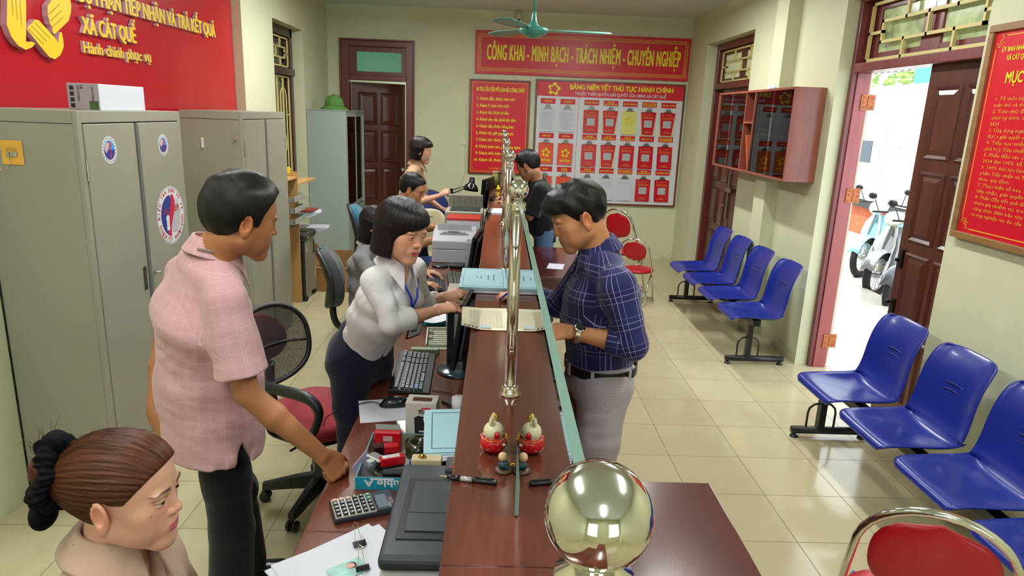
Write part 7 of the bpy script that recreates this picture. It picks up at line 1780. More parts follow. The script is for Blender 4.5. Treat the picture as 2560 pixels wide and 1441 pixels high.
def build_person(label, J, opt):
    """J: joints in world metres; opt: looks. The body mesh itself is the person; hair and clothing are its children."""
    O = V3(J['base']); hs = opt.get('hs', 1.0); Hc = V3(J['head']); HM = frame(J['face'], J['hup']); up = nrm(V3(J['neck'])-V3(J['pelvis'])); lat = nrm(J['lat'])
    S, E, W = J['S'], J['E'], J['W']; bs = opt.get('bs', 1.0); N = V3(J['neck']); P0 = V3(J['pelvis']); C = V3(J['chest'])
    HF = head_field(opt); body = Field()
    # trunk under the clothes
    body.u(ecap(P0-up*.03, P0+up*.06, lat, .125*bs, .115*bs, .085*bs, .075*bs)); body.u(ecap(P0+up*.06, C, lat, .11*bs, .125*bs, .075*bs, .085*bs), .04); body.u(ecap(C, lerp(C, N, .62), lat, .125*bs, .095*bs, .085*bs, .06*bs), .04)
    neckb = lerp(N, C, .12); hb = Hc+HM@V3((0, -.028, -.055))*hs; nr = opt.get('neck_r', .052)
    body.u(rc(neckb, hb, nr*1.06, nr*.94), .035)
    for i in range(2):
        body.u(rc(S[i], E[i], .043*bs, .034*bs), .03); body.u(rc(lerp(E[i], W[i], 0), lerp(E[i], W[i], .35), .035*bs, .036*bs), .012); body.u(rc(lerp(E[i], W[i], .35), W[i], .036*bs, .0235*bs), .012); body.u(rc(N, S[i], .04*bs, .038*bs), .03)
    if 'legs' in J:
        for i in range(2): h, k, a = J['legs'][i]; body.u(rc(h, k, .060*bs, .042*bs), .03); body.u(rc(k, a, .042*bs, .028*bs), .02)
    hands = []
    for i, hd in enumerate(J.get('hands', [])):
        if hd is None: continue
        K = hand_fields(W[i], **hd); hands.append(K); body.u(K, .012)
    body.u(loc(HF, Hc, HM, hs), .012)
    boxes = []; lo, hi = bb([Hc+HM@V3((0, .01, .0))*hs], .128*hs); hr = opt.get('hres', .003)
    fl, fh = bb([Hc+HM@V3(p)*hs for p in ((-.05, .062, .04), (.05, .062, .04), (-.05, .112, .04), (.05, .112, .04), (-.05, .062, -.085), (.05, .062, -.085), (-.05, .112, -.085), (.05, .112, -.085))], .004)
    if opt.get('fres'): boxes.append((fl, fh, opt['fres']))
    boxes.append((lo, hi, hr))
    for K in hands:
        t = [q[0] for q in K.tips]; lo, hi = bb(t+[K.w], .022); boxes.append((lo, hi, opt.get('handres', .003)))
    pts = [P0-up*.15, N, *S, *E, *W]+([a for l in J['legs'] for a in l] if 'legs' in J else []); lo, hi = bb(pts, .09); lo[2] = max(lo[2], .01); boxes.append((lo, hi, opt.get('bres', .009)))
    ht = head_tone(opt); base = np.array(lin(opt['skin']))
    def tone(V):
        Pl = ((V-Hc)@HM)/hs; C_ = np.tile(base*np.array(opt.get('arm_tint', (1, 1, 1))), (len(V), 1)); m = (np.abs(Pl) < .13).all(1); C_[m] = ht(Pl[m])
        for K in hands:
            for j, (tp, d, b) in enumerate(K.tips):
                q = V-tp; dd = np.linalg.norm(q-d*.001-b*.005, axis=1); mk = np.clip(1.6-dd/.006, 0, 1)*(q@b > .002); C_ = C_*(1-mk[:, None]*.55)+np.array([.72, .48, .42])*mk[:, None]*.55
        return C_
    root = sdf_mesh('person', body, boxes, SKIN, None, O, col=tone); tag(root, label, 'person')
    return root, HF, Hc, HM, hs, O, up, lat, body

def zline(pts):
    ys = np.array([p[0] for p in pts]); zs = np.array([p[1] for p in pts]); return lambda y: np.interp(y, ys, zs)
def short_hair(line, th=.014, top=.012, front=.0, fluff=.0022, seed=0, w=1.0, fr=1.0):
    """line: hairline height over y at the side of the head; higher across the brow"""
    zl = zline(line); rs = np.random.RandomState(seed); K = [(nrm(rs.normal(size=3)*np.array([1, 1, .5])), rs.uniform(60, 130), rs.uniform(0, 6)) for _ in range(5)]
    def f(P):
        d = smin(ell((0, -.018, .036), (.0745*w+th, .0945+th, .083+th+top))(P), ell((0, .022, .050+front*.2), (.060*w+th, .064+th*fr, .052+th+top))(P), .03)
        wv = 0
        for k, q, ph in K: wv = wv+np.sin(P@k*q+ph)
        d = d-fluff*wv*.4
        ax = np.abs(P[:, 0]); z0 = zl(P[:, 1])+np.where(P[:, 1] > .04, 0, 0)
        return smax(d, (z0-P[:, 2])*.75, .006)
    return f
def girl():
    f = nrm((1.0, .02, -.03)); u = (-.02, -.03, 1)
    J = dict(base=(-.74, 1.16, .45), head=(-.672, 1.150, 1.142), face=f, hup=nrm((.05, .0, 1)), neck=(-.715, 1.16, 1.025), chest=(-.725, 1.16, .86), pelvis=(-.745, 1.15, .56), lat=(-.10, -1, 0),
             S=[(-.735, 1.000, .925), (-.725, 1.305, .905)], E=[(-.68, .94, .68), (-.67, 1.36, .68)], W=[(-.53, 1.08, .60), (-.53, 1.22, .60)],
             legs=[((-.74, 1.06, .54), (-.38, 1.05, .53), (-.36, 1.05, .08)), ((-.74, 1.25, .54), (-.38, 1.26, .53), (-.36, 1.26, .08))],
             hands=[dict(fwd=(1, .5, -.05), back=(0, 0, 1), thumb=-1, s=.9), dict(fwd=(1, -.5, -.05), back=(0, 0, 1), thumb=1, s=.9)])
    opt = dict(skin='#d3a287', lip='#b3485a', brow='#2a2226', brow_w=1.25, brow_a=.9, eye=.62, gaze=(.0015, .0005), hres=.0014, hs=.94, bs=.86, neck_r=.050, jaw=.96, w=.98, mole=(.0550, -.012), lash=.9, shadow=1, handres=.004, bres=.012)
    root, HF, Hc, HM, hs, O, up, lat, body = build_person('person in a beige blazer, auburn hair in a black scrunchie, seated at the desk corner', J, opt)
    AUB = hair_mat('auburn_hair', '#1c0c06', '#5c2f14', .42)
    zl = zline([(-.13, -.085), (-.07, -.080), (-.035, -.050), (-.012, .030), (.012, .022), (.030, .020), (.052, .046), (.070, .066), (.09, .085), (.14, .1)])
    def hair(P):
        d = smin(ell((0, -.018, .036), (.0745+.009, .0945+.011, .083+.013))(P), ell((0, .020, .050), (.060+.009, .060+.010, .052+.014))(P), .03)
        d = smin(d, ell((0, -.105, .030), (.035, .030, .035))(P), .05)
        th = np.arctan2(P[:, 0], P[:, 2]-.02); d = d-.0009*np.sin(th*46+P[:, 1]*20)-.0007*np.sin(th*83+1)
        # parting ridge
        d = d+.003*np.exp(-((P[:, 0]-.018)/.004)**2)*(P[:, 2] > .08)*(P[:, 1] > -.02)
        z0 = zl(P[:, 1]); return smax(d, (z0-P[:, 2])*.8, .004)
    hf = loc(hair, Hc, HM, hs); lo, hi = bb([Hc+HM@V3((0, -.01, .03))*hs], .15)
    h = sdf_mesh('hair', hf, [(lo, hi, .0026)], AUB, root, O, extra=hair_flow(Hc+HM@V3((0, 0, .02)), HM, hs, (0, -1, .12), 90, 5))
    bun = loc(lambda P: ell((0, -.150, .045), (.034, .028, .036))(P)-.002*np.sin(P[:, 0]*300)*np.sin(P[:, 2]*260+P[:, 1]*200), Hc, HM, hs)
    lo, hi = bb([Hc+HM@V3((0, -.15, .045))*hs], .055); sdf_mesh('hair_bun', bun, [(lo, hi, .003)], AUB, root, O, extra=hair_flow(Hc+HM@V3((0, -.15, .045)), HM, hs, (.2, 0, 1), 90, 9))
    # scrunchie: ruffled black ring with two floppy lobes
    rs = np.random.RandomState(3)
    def scr(P):
        q = P-V3((0, -.128, .040)); Mx = frame((0, -1, .12), (0, .12, 1)); x, y, z = q[:, 0], q[:, 1], q[:, 2]; a = np.arctan2(x, z); rho = np.sqrt(x*x+z*z); R = .045+.008*np.sin(3*a+1)+.004*np.sin(7*a); 
        d = np.sqrt(((rho-R)/1.25)**2+((y+.006*np.sin(4*a))/1.0)**2)-.018-.0035*np.sin(9*a+y*60+2*np.sin(2*a))-.0035*np.abs(np.sin(11*a-y*40))-.002*np.sin(31*a+y*80)
        d = smin(d, ell((-.030, -.150, .085), (.030, .020, .026))(P), .02); d = smin(d, ell((.012, -.155, -.045), (.034, .022, .034))(P), .02)
        return d*.8
    sf = loc(scr, Hc, HM, hs); lo, hi = bb([Hc+HM@V3((0, -.13, .03))*hs], .12); sdf_mesh('scrunchie', sf, [(lo, hi, .0035)], mat('black_satin', '#07080b', .8, spec=.12), root, O)
    # loose hairs
    Hm = HM; ax = Hm@V3((0, -1, .12))
    def st(rs_, n): a = rs_.uniform(-.9, .5, n); y = rs_.uniform(-.02, .03, n); r = .1; L = np.stack([np.sin(a)*r, y, .03+np.cos(a)*r], 1).astype(F4); return V3(Hc)+(L@Hm.T)*F4(hs)
    strands('loose_hair', root, O, hf, st, lambda P, t: np.tile(ax, (len(P), 1)), 110, .11, .00022, mat('auburn_strand', '#3f2012', .4), 4, .0008)
    m = MB(); rr = random.Random(5)
    for k in range(16):
        b = Vector(Hc)+Vector(HM@V3((rr.uniform(-.02, .02), -.14, .07))); t_ = Vector((rr.uniform(-.03, .03), rr.uniform(-.02, .02), rr.uniform(.03, .07))); m.tube([b, b+t_*.5+Vector((rr.uniform(-.01, .01), 0, 0)), b+t_], [.0006, .0005, .0002], 4)
    for k in range(26):
        b = Vector(Hc)+Vector(HM@V3((rr.uniform(-.01, .05), rr.uniform(-.10, -.05), -.08))); t_ = Vector((rr.uniform(-.02, .02), rr.uniform(-.02, .02), rr.uniform(-.05, -.02))); m.tube([b, b+t_*.5+Vector((rr.uniform(-.006, .006), 0, 0)), b+t_], [.0005, .0004, .0002], 4)
    m.v = [tuple(Vector(v)-Vector(O)) for v in m.v]; part('hair_wisps', m, mat('auburn_strand', ''), root)
    c = Hc+HM@V3((.0800, -.008, -.036))*hs; m = MB(); m.smooth = True; m.tube([tuple(V3(c)-O+V3((.004*math.cos(a), .0, -.005+.006*math.sin(a)))) for a in [2*PI*i/16 for i in range(16)]], .0006, 6, closed=True); part('earring', m, STEEL, root)
    # blazer
    BZ = cloth_mat('beige_blazer_cloth', '#b89a86', rough=.75); N = V3(J['neck']); C = V3(J['chest']); P0 = V3(J['pelvis']); S, E, W = J['S'], J['E'], J['W']; B = Field()
    B.u(ecap(P0, C, lat, .150, .150, .105, .115)); B.u(ecap(C, lerp(C, N, .72), lat, .152, .105, .112, .072), .05)
    for i in range(2): B.u(rc(N-V3((0, 0, .02)), S[i], .052, .050), .04); B.u(rc(S[i], E[i], .056, .050), .03); B.u(rc(E[i], lerp(E[i], W[i], .92), .050, .038), .02)
    neck = N+V3((.01, 0, .0)); B.cut(ecap(neck-up*.02, neck+up*.12, lat, .054, .075, .054, .080), .01)
    B.cut(loc(lambda P: smax(np.abs(P[:, 0])-.02-.42*np.maximum(P[:, 2]+.115, 0), -(P[:, 1]-.02), 0), N, frame((1, -.05, 0), up)), .006)
    bf = folds(B, .002, 42, (.3, .2, 1), 5); lo, hi = bb([P0, N, *S, *E, *W], .10); lo[2] = .50; sdf_mesh('blazer', bf, [(lo, hi, .006)], BZ, root, O)
    cf = collar(N+up*.012, nrm((.16, 0, 1)), (1, -.05, 0), .060, .088, .030, -.016, .085, .30, .004); lo, hi = bb([N], .17); sdf_mesh('blazer_collar', cf, [(lo, hi, .0032)], BZ, root, O)
    T = mat('dark_trousers_plain', '#15161c', .85); pf = pants_field(P0, (0, 0, 1), lat, [l[0] for l in J['legs']], [l[1] for l in J['legs']], [l[2] for l in J['legs']], rt=.075, top=.03); pts = [p for l in J['legs'] for p in l]; lo, hi = bb(pts, .10); lo[2] = .06; sdf_mesh('trousers', pf, [(lo, hi, .012)], T, root, O)
    for l in J['legs']: shoe('shoe', l[2], (1, 0, 0), root, O, mat('black_shoe_leather', '#101012', .3, coat=.3), .22)
    return root
girl()
def pink_man():
    J = dict(base=(-.92, 2.12, 0), head=(-.736, 1.975, 1.530), face=nrm((.80, .60, -.16)), hup=nrm((.22, .10, 1)), neck=(-.832, 1.985, 1.424), chest=(-.885, 2.01, 1.23), pelvis=(-.925, 2.10, .90), lat=nrm((.62, -.78, 0)),
             S=[(-.755, 1.870, 1.315), (-.975, 2.135, 1.325)], E=[(-.705, 1.850, 1.045), (-1.118, 2.235, 1.055)], W=[(-.505, 1.887, .832), (-1.118, 2.120, .850)],
             legs=[((-.865, 2.03, .88), (-.85, 2.03, .48), (-.88, 2.03, .09)), ((-.985, 2.17, .88), (-.92, 2.26, .48), (-.955, 2.40, .09))],
             hands=[dict(fwd=(.62, .10, -.78), back=(.55, -.70, .50), thumb=-1, curl=(1.15, 1.2, 1.2, 1.2), tcurl=.5, tout=.45), dict(fwd=(.45, -.30, -.85), back=(-.5, -.8, .1), thumb=1, curl=(.9, 1.0, 1.1, 1.1), tcurl=.4)])
    opt = dict(skin='#a06a45', lip='#8a4a3c', brow='#15100e', eye=.5, hres=.0024, hs=1.0, bs=1.04, neck_r=.060, jaw=1.08, w=1.0, stubble=.45, handres=.0028, bres=.008, nose=1.03)
    root, HF, Hc, HM, hs, O, up, lat, body = build_person('person in a pink short-sleeved checked shirt leaning his fist on the desk', J, opt)
    BLK = hair_mat('black_hair', '#070606', '#1d1917', .36)
    hair = short_hair([(-.13, -.070), (-.07, -.066), (-.045, -.045), (-.022, -.022), (-.018, .020), (.004, .022), (.010, -.006), (.026, -.004), (.034, .030), (.048, .058), (.066, .080), (.09, .098), (.14, .11)], .013, .012, fluff=.0026, seed=3)
    hf = loc(hair, Hc, HM, hs); lo, hi = bb([Hc+HM@V3((0, -.01, .03))*hs], .14); h = sdf_mesh('hair', hf, [(lo, hi, .003)], BLK, root, O, extra=hair_flow(Hc+HM@V3((0, -.05, .03)), HM, hs, nrm((0, -.35, 1)), 80, 8))
    PK = cloth_mat('pink_check_cloth', '#bd9296', [(0, .034, .0012, .0, .35), (1, .034, .0012, .01, .35), (0, .034, .0010, .007, .22), (1, .034, .0010, .016, .22)], '#e0c4c6', .8)
    N = V3(J['neck']); C = V3(J['chest']); P0 = V3(J['pelvis']); S, E, W = [[V3(q) for q in J[k]] for k in 'SEW']
    B = Field(); hem = V3((P0[0]+.025, P0[1]-.035, .765)); Z = V3((0, 0, 1))
    B.u(ecap(hem-Z*.08, P0+up*.10, lat, .202, .190, .152, .150)); B.u(ecap(P0+up*.06, C+up*.02, lat, .190, .176, .150, .128), .05); B.u(ecap(C, lerp(C, N, .74), lat, .176, .108, .128, .085), .05)
    for i in range(2):
        B.u(rc(N-up*.01, S[i]+up*.004, .056, .054), .05); d = nrm(E[i]-S[i]); sl = Field(); sl.u(rc(S[i], S[i]+d*.30, .058, .082)); sl.keep(plane(S[i]+d*(.215 if i == 0 else .17), d), .004); B.u(sl, .028)
    B.keep(plane(hem, -Z), .004); B.cut(ecap(N+up*.005, N+up*.12, lat, .060, .080, .060, .080), .01)
    B.cut(loc(lambda P: smax(np.abs(P[:, 0])-.030*np.maximum(0, .075-P[:, 2])/.075, P[:, 2]-.075, 0), hem+lat*.17+nrm(np.cross(Z, lat))*.03, frame(lat, Z)), .002)
    B.cut(rc(E[0]-nrm(E[0]-S[0])*.06, E[0]+nrm(E[0]-S[0])*.1, .052, .06), .003)
    bf = folds(folds(B, .0020, 30, nrm((.2, .1, 1)), 11, .07), .0015, 75, nrm((.5, .3, .6)), 4, .05)
    bones = [(hem, N, .150, np.cross(up, lat)), (S[0], S[0]+nrm(E[0]-S[0])*.22, .072, -lat), (S[1], S[1]+nrm(E[1]-S[1])*.22, .072, lat)]
    lo, hi = bb([P0-up*.1, N, *S, E[0], E[1]], .17); sdf_mesh('shirt', bf, [(lo, hi, .0055)], PK, root, O, uv=bone_uv(bones))
    fc = nrm((.80, .60, 0)); NM = N+up*.010+fc*.006
    cf = collar(NM, nrm((.24, .10, 1)), fc, .064, .084, .036, -.010, .075, .35, .0028); lo, hi = bb([N], .17); sdf_mesh('shirt_collar', cf, [(lo, hi, .003)], PK, root, O, uv=bone_uv([(N-up*.05, N+up*.1, .075, -fc)]))
    m = MB(); M = frame(fc, nrm((.24, .10, 1))); ring = [tuple(V3(NM)-O+M@V3(((.084+.0)*math.sin(a), .080*math.cos(a), .020-.020*(abs(a)/PI)+.004))) for a in [-2.45+4.9*i/40 for i in range(41)]]
    m.tube(ring, .0042, 6); part('lanyard', m, mat('taupe_ribbon', '#7b6f62', .7), root, smooth=True)
    TR = cloth_mat('black_trouser_cloth', '#101118', rough=.85); pf = folds(pants_field(P0, (0, 0, 1), lat, [l[0] for l in J['legs']], [l[1] for l in J['legs']], [l[2] for l in J['legs']], rw=.148, rt=.086, rk=.070, ra=.074, top=.04), .004, 34, (.1, .1, 1), 2, .05); pts = [P0+V3((0, 0, .1))]+[p for l in J['legs'] for p in l]; lo, hi = bb(pts, .14); lo[2] = .03; sdf_mesh('trousers', pf, [(lo, hi, .008)], TR, root, O)
    SH = mat('black_shoe_leather', '#101012', .3, coat=.3)
    shoe('shoe', J['legs'][0][2], (.85, .5, 0), root, O, SH, .27); shoe('shoe', J['legs'][1][2], (1, .25, 0), root, O, SH, .27)
pink_man()
def white_woman():
    f = nrm((.78, -.62, -.24)); tf = nrm((.86, -.50, 0)); lat = nrm((-.50, -.86, 0))
    J = dict(base=(-.66, 2.70, 0), head=(-.345, 2.50, 1.418), face=f, hup=nrm((.22, -.08, 1)), neck=(-.378, 2.545, 1.285), chest=(-.408, 2.575, 1.150), pelvis=(-.538, 2.67, .885), lat=lat,
             S=[(-.440, 2.440, 1.240), (-.325, 2.690, 1.235)], E=[(-.372, 2.405, 1.092), (-.300, 2.785, 1.040)], W=[(-.222, 2.520, 1.112), (-.215, 2.745, 1.105)],
             legs=[((-.575, 2.60, .86), (-.555, 2.59, .48), (-.62, 2.60, .08)), ((-.51, 2.73, .86), (-.47, 2.74, .48), (-.535, 2.76, .08))],
             hands=[dict(fwd=(.78, .62, .06), back=(.05, -.25, .97), thumb=-1, curl=(.38, .42, .45, .30), tcurl=.30, tout=.55, s=.92, spread=.16), dict(fwd=(.92, .30, .22), back=(.1, -.35, .93), thumb=1, curl=(.75, .65, .60, .60), tcurl=.4, tout=.5, s=.92, spread=.05)])
    opt = dict(skin='#cb967a', lip='#b8404c', brow='#2b1d1a', brow_a=.35, brow_w=.8, eye=.38, hres=.0017, hs=.94, bs=.84, neck_r=.050, jaw=.90, w=.95, smile=1.0, open=1, handres=.0025, bres=.008)
    root, HF, Hc, HM, hs, O, up, _, body = build_person('smiling person in a white shirt with a blue lanyard standing behind the counter', J, opt)
    BLK = hair_mat('black_bob_hair', '#090708', '#201619', .30)
    def bob(P):
        x, y, z = P[:, 0], P[:, 1], P[:, 2]
        d = smin(ell((0, -.022, .040), (.094, .108, .096))(P), ell((0, .024, .060), (.074, .080, .062))(P), .03)
        skirt = ecap((0, -.030, .03), (0, -.026, -.090), (1, 0, 0), .094, .098, .092, .088, .3)(P); d = smin(d, skirt, .02)
        th = np.arctan2(x, y+.02); d = d-.0006*np.sin(th*34+z*10+2*np.sin(z*30))-.0005*np.sin(th*71+1+z*25)
        inner = ecap((0, -.022, .03), (0, -.022, -.14), (1, 0, 0), .072, .074, .080, .066, .3)(P); d = smax(d, -smax(inner, z+.035, .01), .004)
        # face window: side-swept fringe from a parting on the left
        fy = .018+.10*np.maximum(0, z+.035)*0; zt = .052-.42*np.maximum(0, x+.01)+.10*np.minimum(0, x+.01)*-1.0-6.0*np.maximum(0, -x-.035)**2; zt = np.where(x > .052, .052-.42*.062-(x-.052)*3.0, zt)
        win = smax(z-zt, -(y-.012-.25*np.abs(x)), .008); d = smax(d, -win, .006)
        return smax(d, -.105-z+.02*np.cos(th*2), .010)
    hf = loc(bob, Hc, HM, hs); lo, hi = bb([Hc+HM@V3((0, -.01, .0))*hs], .155); sdf_mesh('hair', hf, [(lo, hi, .0028)], BLK, root, O, extra=hair_flow(Hc+HM@V3((-.02, -.01, .03)), HM, hs, (0, 0, 1), 80, 5))
    N = V3(J['neck']); C = V3(J['chest']); P0 = V3(J['pelvis']); S, E, W = [[V3(q) for q in J[k]] for k in 'SEW']
    WS = cloth_mat('white_shirt_cloth', '#d6d3d8', rough=.75); B = Field(); wa = lerp(P0, C, .25)
    B.u(ecap(wa-up*.03, lerp(wa, C, .55), lat, .122, .126, .098, .100)); B.u(ecap(lerp(wa, C, .5), C, lat, .126, .126, .100, .096), .05); B.u(ecap(C, lerp(C, N, .70), lat, .128, .090, .096, .064), .05); B.u(ell(C+tf*.075-up*.02-lat*.05, (.048, .045, .048)), .05); B.u(ell(C+tf*.075-up*.02+lat*.05, (.048, .045, .048)), .05)
    for i in range(2):
        B.u(rc(N-up*.01, S[i], .046, .044), .04); d = nrm(W[i]-E[i]); B.u(rc(S[i], E[i], .044, .040), .03); sl = Field(); sl.u(rc(E[i], E[i]+d*.09, .040, .037)); sl.u(ecap(E[i]+d*.030, E[i]+d*.085, lat, .041, .042, .041, .042, .3), .006); sl.keep(plane(E[i]+d*.095, d), .006); B.u(sl, .015)
    B.keep(plane(wa-up*.045, -up), .02); B.cut(ecap(N+up*.0, N+up*.12, lat, .055, .075, .055, .075), .01)
    B.cut(loc(lambda P: smax(np.abs(P[:, 0])-.006-.30*np.maximum(P[:, 2]+.085, 0), -(P[:, 1]-.02), 0), N, frame(tf, up)), .005)
    bf = folds(folds(B, .0016, 34, nrm((.6, -.2, .8)), 8, .07), .0016, 75, nrm((.2, .4, .8)), 3, .05); lo, hi = bb([P0+up*.08, N, *S, *E], .15); sdf_mesh('shirt', bf, [(lo, hi, .005)], WS, root, O)
    cf = collar(N+up*.008, nrm((.26, -.10, 1)), tf, .056, .080, .032, -.010, .070, .38, .0026); lo, hi = bb([N], .16); sdf_mesh('shirt_collar', cf, [(lo, hi, .003)], WS, root, O)
    # lanyard and name badge
    BL = mat('lanyard_blue', '#1c36b4', .6); a = N+tf*.085-up*.045; bpt = C+tf*.128-up*.045; m = MB()
    for s_ in (1, -1): m.tube([tuple(q-O) for q in (N+lat*.052*s_+tf*.035-up*.01, a+lat*.042*s_+tf*.015-up*.02, lerp(a, bpt, .6)+lat*.018*s_+tf*.018, bpt)], .0042, 6)
    part('lanyard', m, BL, root, smooth=True)
    c = bpt-V3((0, 0, .075))+tf*.015; m = MB(); m.tube([tuple(bpt-O), tuple(c+V3((0, 0, .04))-O)], .0022, 6); m.cbox(tuple(bpt-O), (.010, .010, .018)); part('badge_strap', m, BL, root)
    m = MB(); R_ = Matrix(frame(tf, (0.25, -.1, 1)).tolist()); m.m = 0; m.cbox(tuple(c-O), (.092, .006, .064), R_); m.m = 1; m.cbox(tuple(c-O+tf*.003), (.076, .004, .048), R_); m.m = 2; m.cbox(tuple(c-O+tf*.0052+lat*.012), (.036, .0012, .006), R_); part('name_badge', m, [mat('badge_maroon', '#5a1f22', .4), PAPERW, INK_K], root, bevel=.001)
    NV = cloth_mat('navy_trouser_cloth', '#10152e', rough=.85); pf = pants_field(P0, nrm((.25, -.1, 1)), lat, [l[0] for l in J['legs']], [l[1] for l in J['legs']], [l[2] for l in J['legs']], rw=.128, rd=.100, rt=.082, rk=.068, ra=.072, top=.10); pf.u(ell(P0-tf*.055-V3((0, 0, .03)), (.09, .10, .10), frame(tf, (0, 0, 1))), .06); pf = folds(pf, .003, 30, (.1, .1, 1), 7, .06)
    pts = [P0+V3((0, 0, .1))]+[p for l in J['legs'] for p in l]; lo, hi = bb(pts, .16); lo[2] = .03; sdf_mesh('trousers', pf, [(lo, hi, .008)], NV, root, O)
    for l in J['legs']: shoe('shoe', l[2], tf, root, O, mat('black_shoe_leather', '#101012', .3, coat=.3), .23)
    return root
white_woman()
def navy_man():
    f = nrm((-.93, -.12, -.52)); tf = nrm((-.97, .05, 0)); lat = nrm((.05, .99, 0))
    J = dict(base=(.42, 2.42, 0), head=(.290, 2.395, 1.508), face=f, hup=nrm((-.44, -.05, 1)), neck=(.375, 2.425, 1.385), chest=(.397, 2.42, 1.225), pelvis=(.412, 2.43, .935), lat=lat,
             S=[(.375, 2.600, 1.300), (.420, 2.235, 1.300)], E=[(.270, 2.695, 1.100), (.478, 2.195, 1.108)], W=[(.110, 2.750, 1.135), (.276, 2.250, 1.130)],
             legs=[((.405, 2.51, .90), (.36, 2.50, .50), (.40, 2.52, .08)), ((.415, 2.34, .90), (.395, 2.32, .50), (.43, 2.34, .08))],
             hands=[dict(fwd=(-.95, .10, -.28), back=(-.15, -.1, 1), thumb=1, curl=(.7, .8, .9, 1.0), tcurl=.6, tout=.45), dict(fwd=(-.97, .18, -.12), back=(-.05, -.50, .85), thumb=1, curl=(.30, .35, .4, .45), tcurl=.3, tout=.5)])
    opt = dict(skin='#b98059', lip='#95554a', brow='#181210', eye=.18, hres=.0024, hs=.98, bs=1.0, neck_r=.058, jaw=1.03, w=1.0, stubble=.18, handres=.0028, bres=.008)
    root, HF, Hc, HM, hs, O, up, _, body = build_person('person in a navy plaid shirt writing at the counter, silver watch on his wrist', J, opt)
    BLK = hair_mat('black_hair', '#070606', '#1d1917', .36)
    side = zline([(-.13, -.060), (-.09, -.058), (-.06, -.045), (-.040, -.028), (-.022, .020), (.004, .026), (.010, .002), (.026, .000), (.036, .026), (.050, .046), (.070, .052), (.10, .050), (.14, .050)])
    rs = np.random.RandomState(4); K = [(nrm(rs.normal(size=3)*np.array([1, 1, .5])), rs.uniform(60, 140), rs.uniform(0, 6)) for _ in range(6)]
    def hair(P):
        d = smin(ell((0, -.014, .050), (.084, .102, .090))(P), ell((0, .045, .074), (.066, .066, .046))(P), .04)
        low = ell((0, -.018, .036), (.0745+.006, .0945+.006, .083+.006))(P); d = smin(smax(d, .022-P[:, 2]-.12*np.maximum(-P[:, 1]-.03, 0)*0, .02), low, .018)
        wv = 0
        for k, q, ph in K: wv = wv+np.sin(P@k*q+ph)
        return smax(d-.0009*wv, (side(P[:, 1])-P[:, 2])*.8, .006)
    hf = loc(hair, Hc, HM, hs); lo, hi = bb([Hc+HM@V3((0, .0, .03))*hs], .15); sdf_mesh('hair', hf, [(lo, hi, .003)], BLK, root, O, extra=hair_flow(Hc+HM@V3((0, -.05, .03)), HM, hs, nrm((0, -.35, 1)), 80, 6))
    N = V3(J['neck']); C = V3(J['chest']); P0 = V3(J['pelvis']); S, E, W = [[V3(q) for q in J[k]] for k in 'SEW']
    NV = cloth_mat('navy_plaid_cloth', '#17194e', [(0, .085, .0022, .0, .62), (0, .085, .0022, .018, .62), (0, .085, .0016, .036, .4), (1, .095, .0020, .0, .50), (1, .095, .0020, .02, .50), (1, .095, .0014, .038, .3)], '#b9b3dd', .75)
    B = Field(); wa = P0+up*.062
    B.u(ecap(wa-up*.02, lerp(wa, C, .6), lat, .158, .170, .126, .142)); B.u(ecap(lerp(wa, C, .55), C, lat, .170, .168, .142, .132), .05); B.u(ecap(C, lerp(C, N, .72), lat, .168, .105, .132, .076), .05)
    for i in range(2):
        B.u(rc(N-up*.01, S[i], .052, .054), .05); d = nrm(W[i]-E[i]); B.u(rc(S[i], E[i], .060, .052), .03); sl = Field(); L = .085 if i else .12; sl.u(rc(E[i], E[i]+d*L, .052, .044)); sl.u(ecap(E[i]+d*(L-.045), E[i]+d*L, lat, .048, .047, .048, .047, .3), .006); sl.keep(plane(E[i]+d*(L+.004), d), .006); B.u(sl, .015)
    B.keep(plane(wa-up*.035, -up), .02); B.cut(ecap(N+up*.0, N+up*.12, lat, .060, .080, .060, .080), .01)
    B.cut(loc(lambda P: smax(np.abs(P[:, 0])-.004-.30*np.maximum(P[:, 2]+.070, 0), -(P[:, 1]-.02), 0), N, frame(tf, up)), .005)
    bf = folds(folds(B, .0022, 28, nrm((.5, -.2, .8)), 18, .07), .0016, 66, nrm((.2, .4, .8)), 13, .05)
    bones = [(P0, N, .150, -tf), (S[0], E[0], .055, (0, 0, 1)), (S[1], E[1], .055, (1, 0, .2)), (E[0], W[0], .046, (0, 0, 1)), (E[1], W[1], .046, (0, 0, 1))]
    lo, hi = bb([P0+up*.04, N, *S, *E], .15); sdf_mesh('shirt', bf, [(lo, hi, .005)], NV, root, O, uv=bone_uv(bones))
    cf = collar(N+up*.010, nrm((-.28, .0, 1)), tf, .062, .084, .038, -.008, .070, .32, .0028); lo, hi = bb([N], .17); sdf_mesh('shirt_collar', cf, [(lo, hi, .003)], NV, root, O, uv=bone_uv([(N-up*.05, N+up*.1, .08, -tf)]))
    GT = cloth_mat('grey_check_trouser_cloth', '#a39ba2', [(0, .011, .0012, 0, .30), (1, .011, .0012, 0, .30)], '#6f6873', .85)
    pf = pants_field(P0, (0, 0, 1), lat, [l[0] for l in J['legs']], [l[1] for l in J['legs']], [l[2] for l in J['legs']], rw=.150, rd=.122, rt=.096, rk=.080, ra=.082, top=.035); pf = folds(folds(pf, .0040, 24, nrm((.6, .3, .8)), 21, .08), .0025, 60, nrm((-.5, .2, .8)), 5, .05); pts = [P0]+[p for l in J['legs'] for p in l]; lo, hi = bb(pts, .16); lo[2] = .03
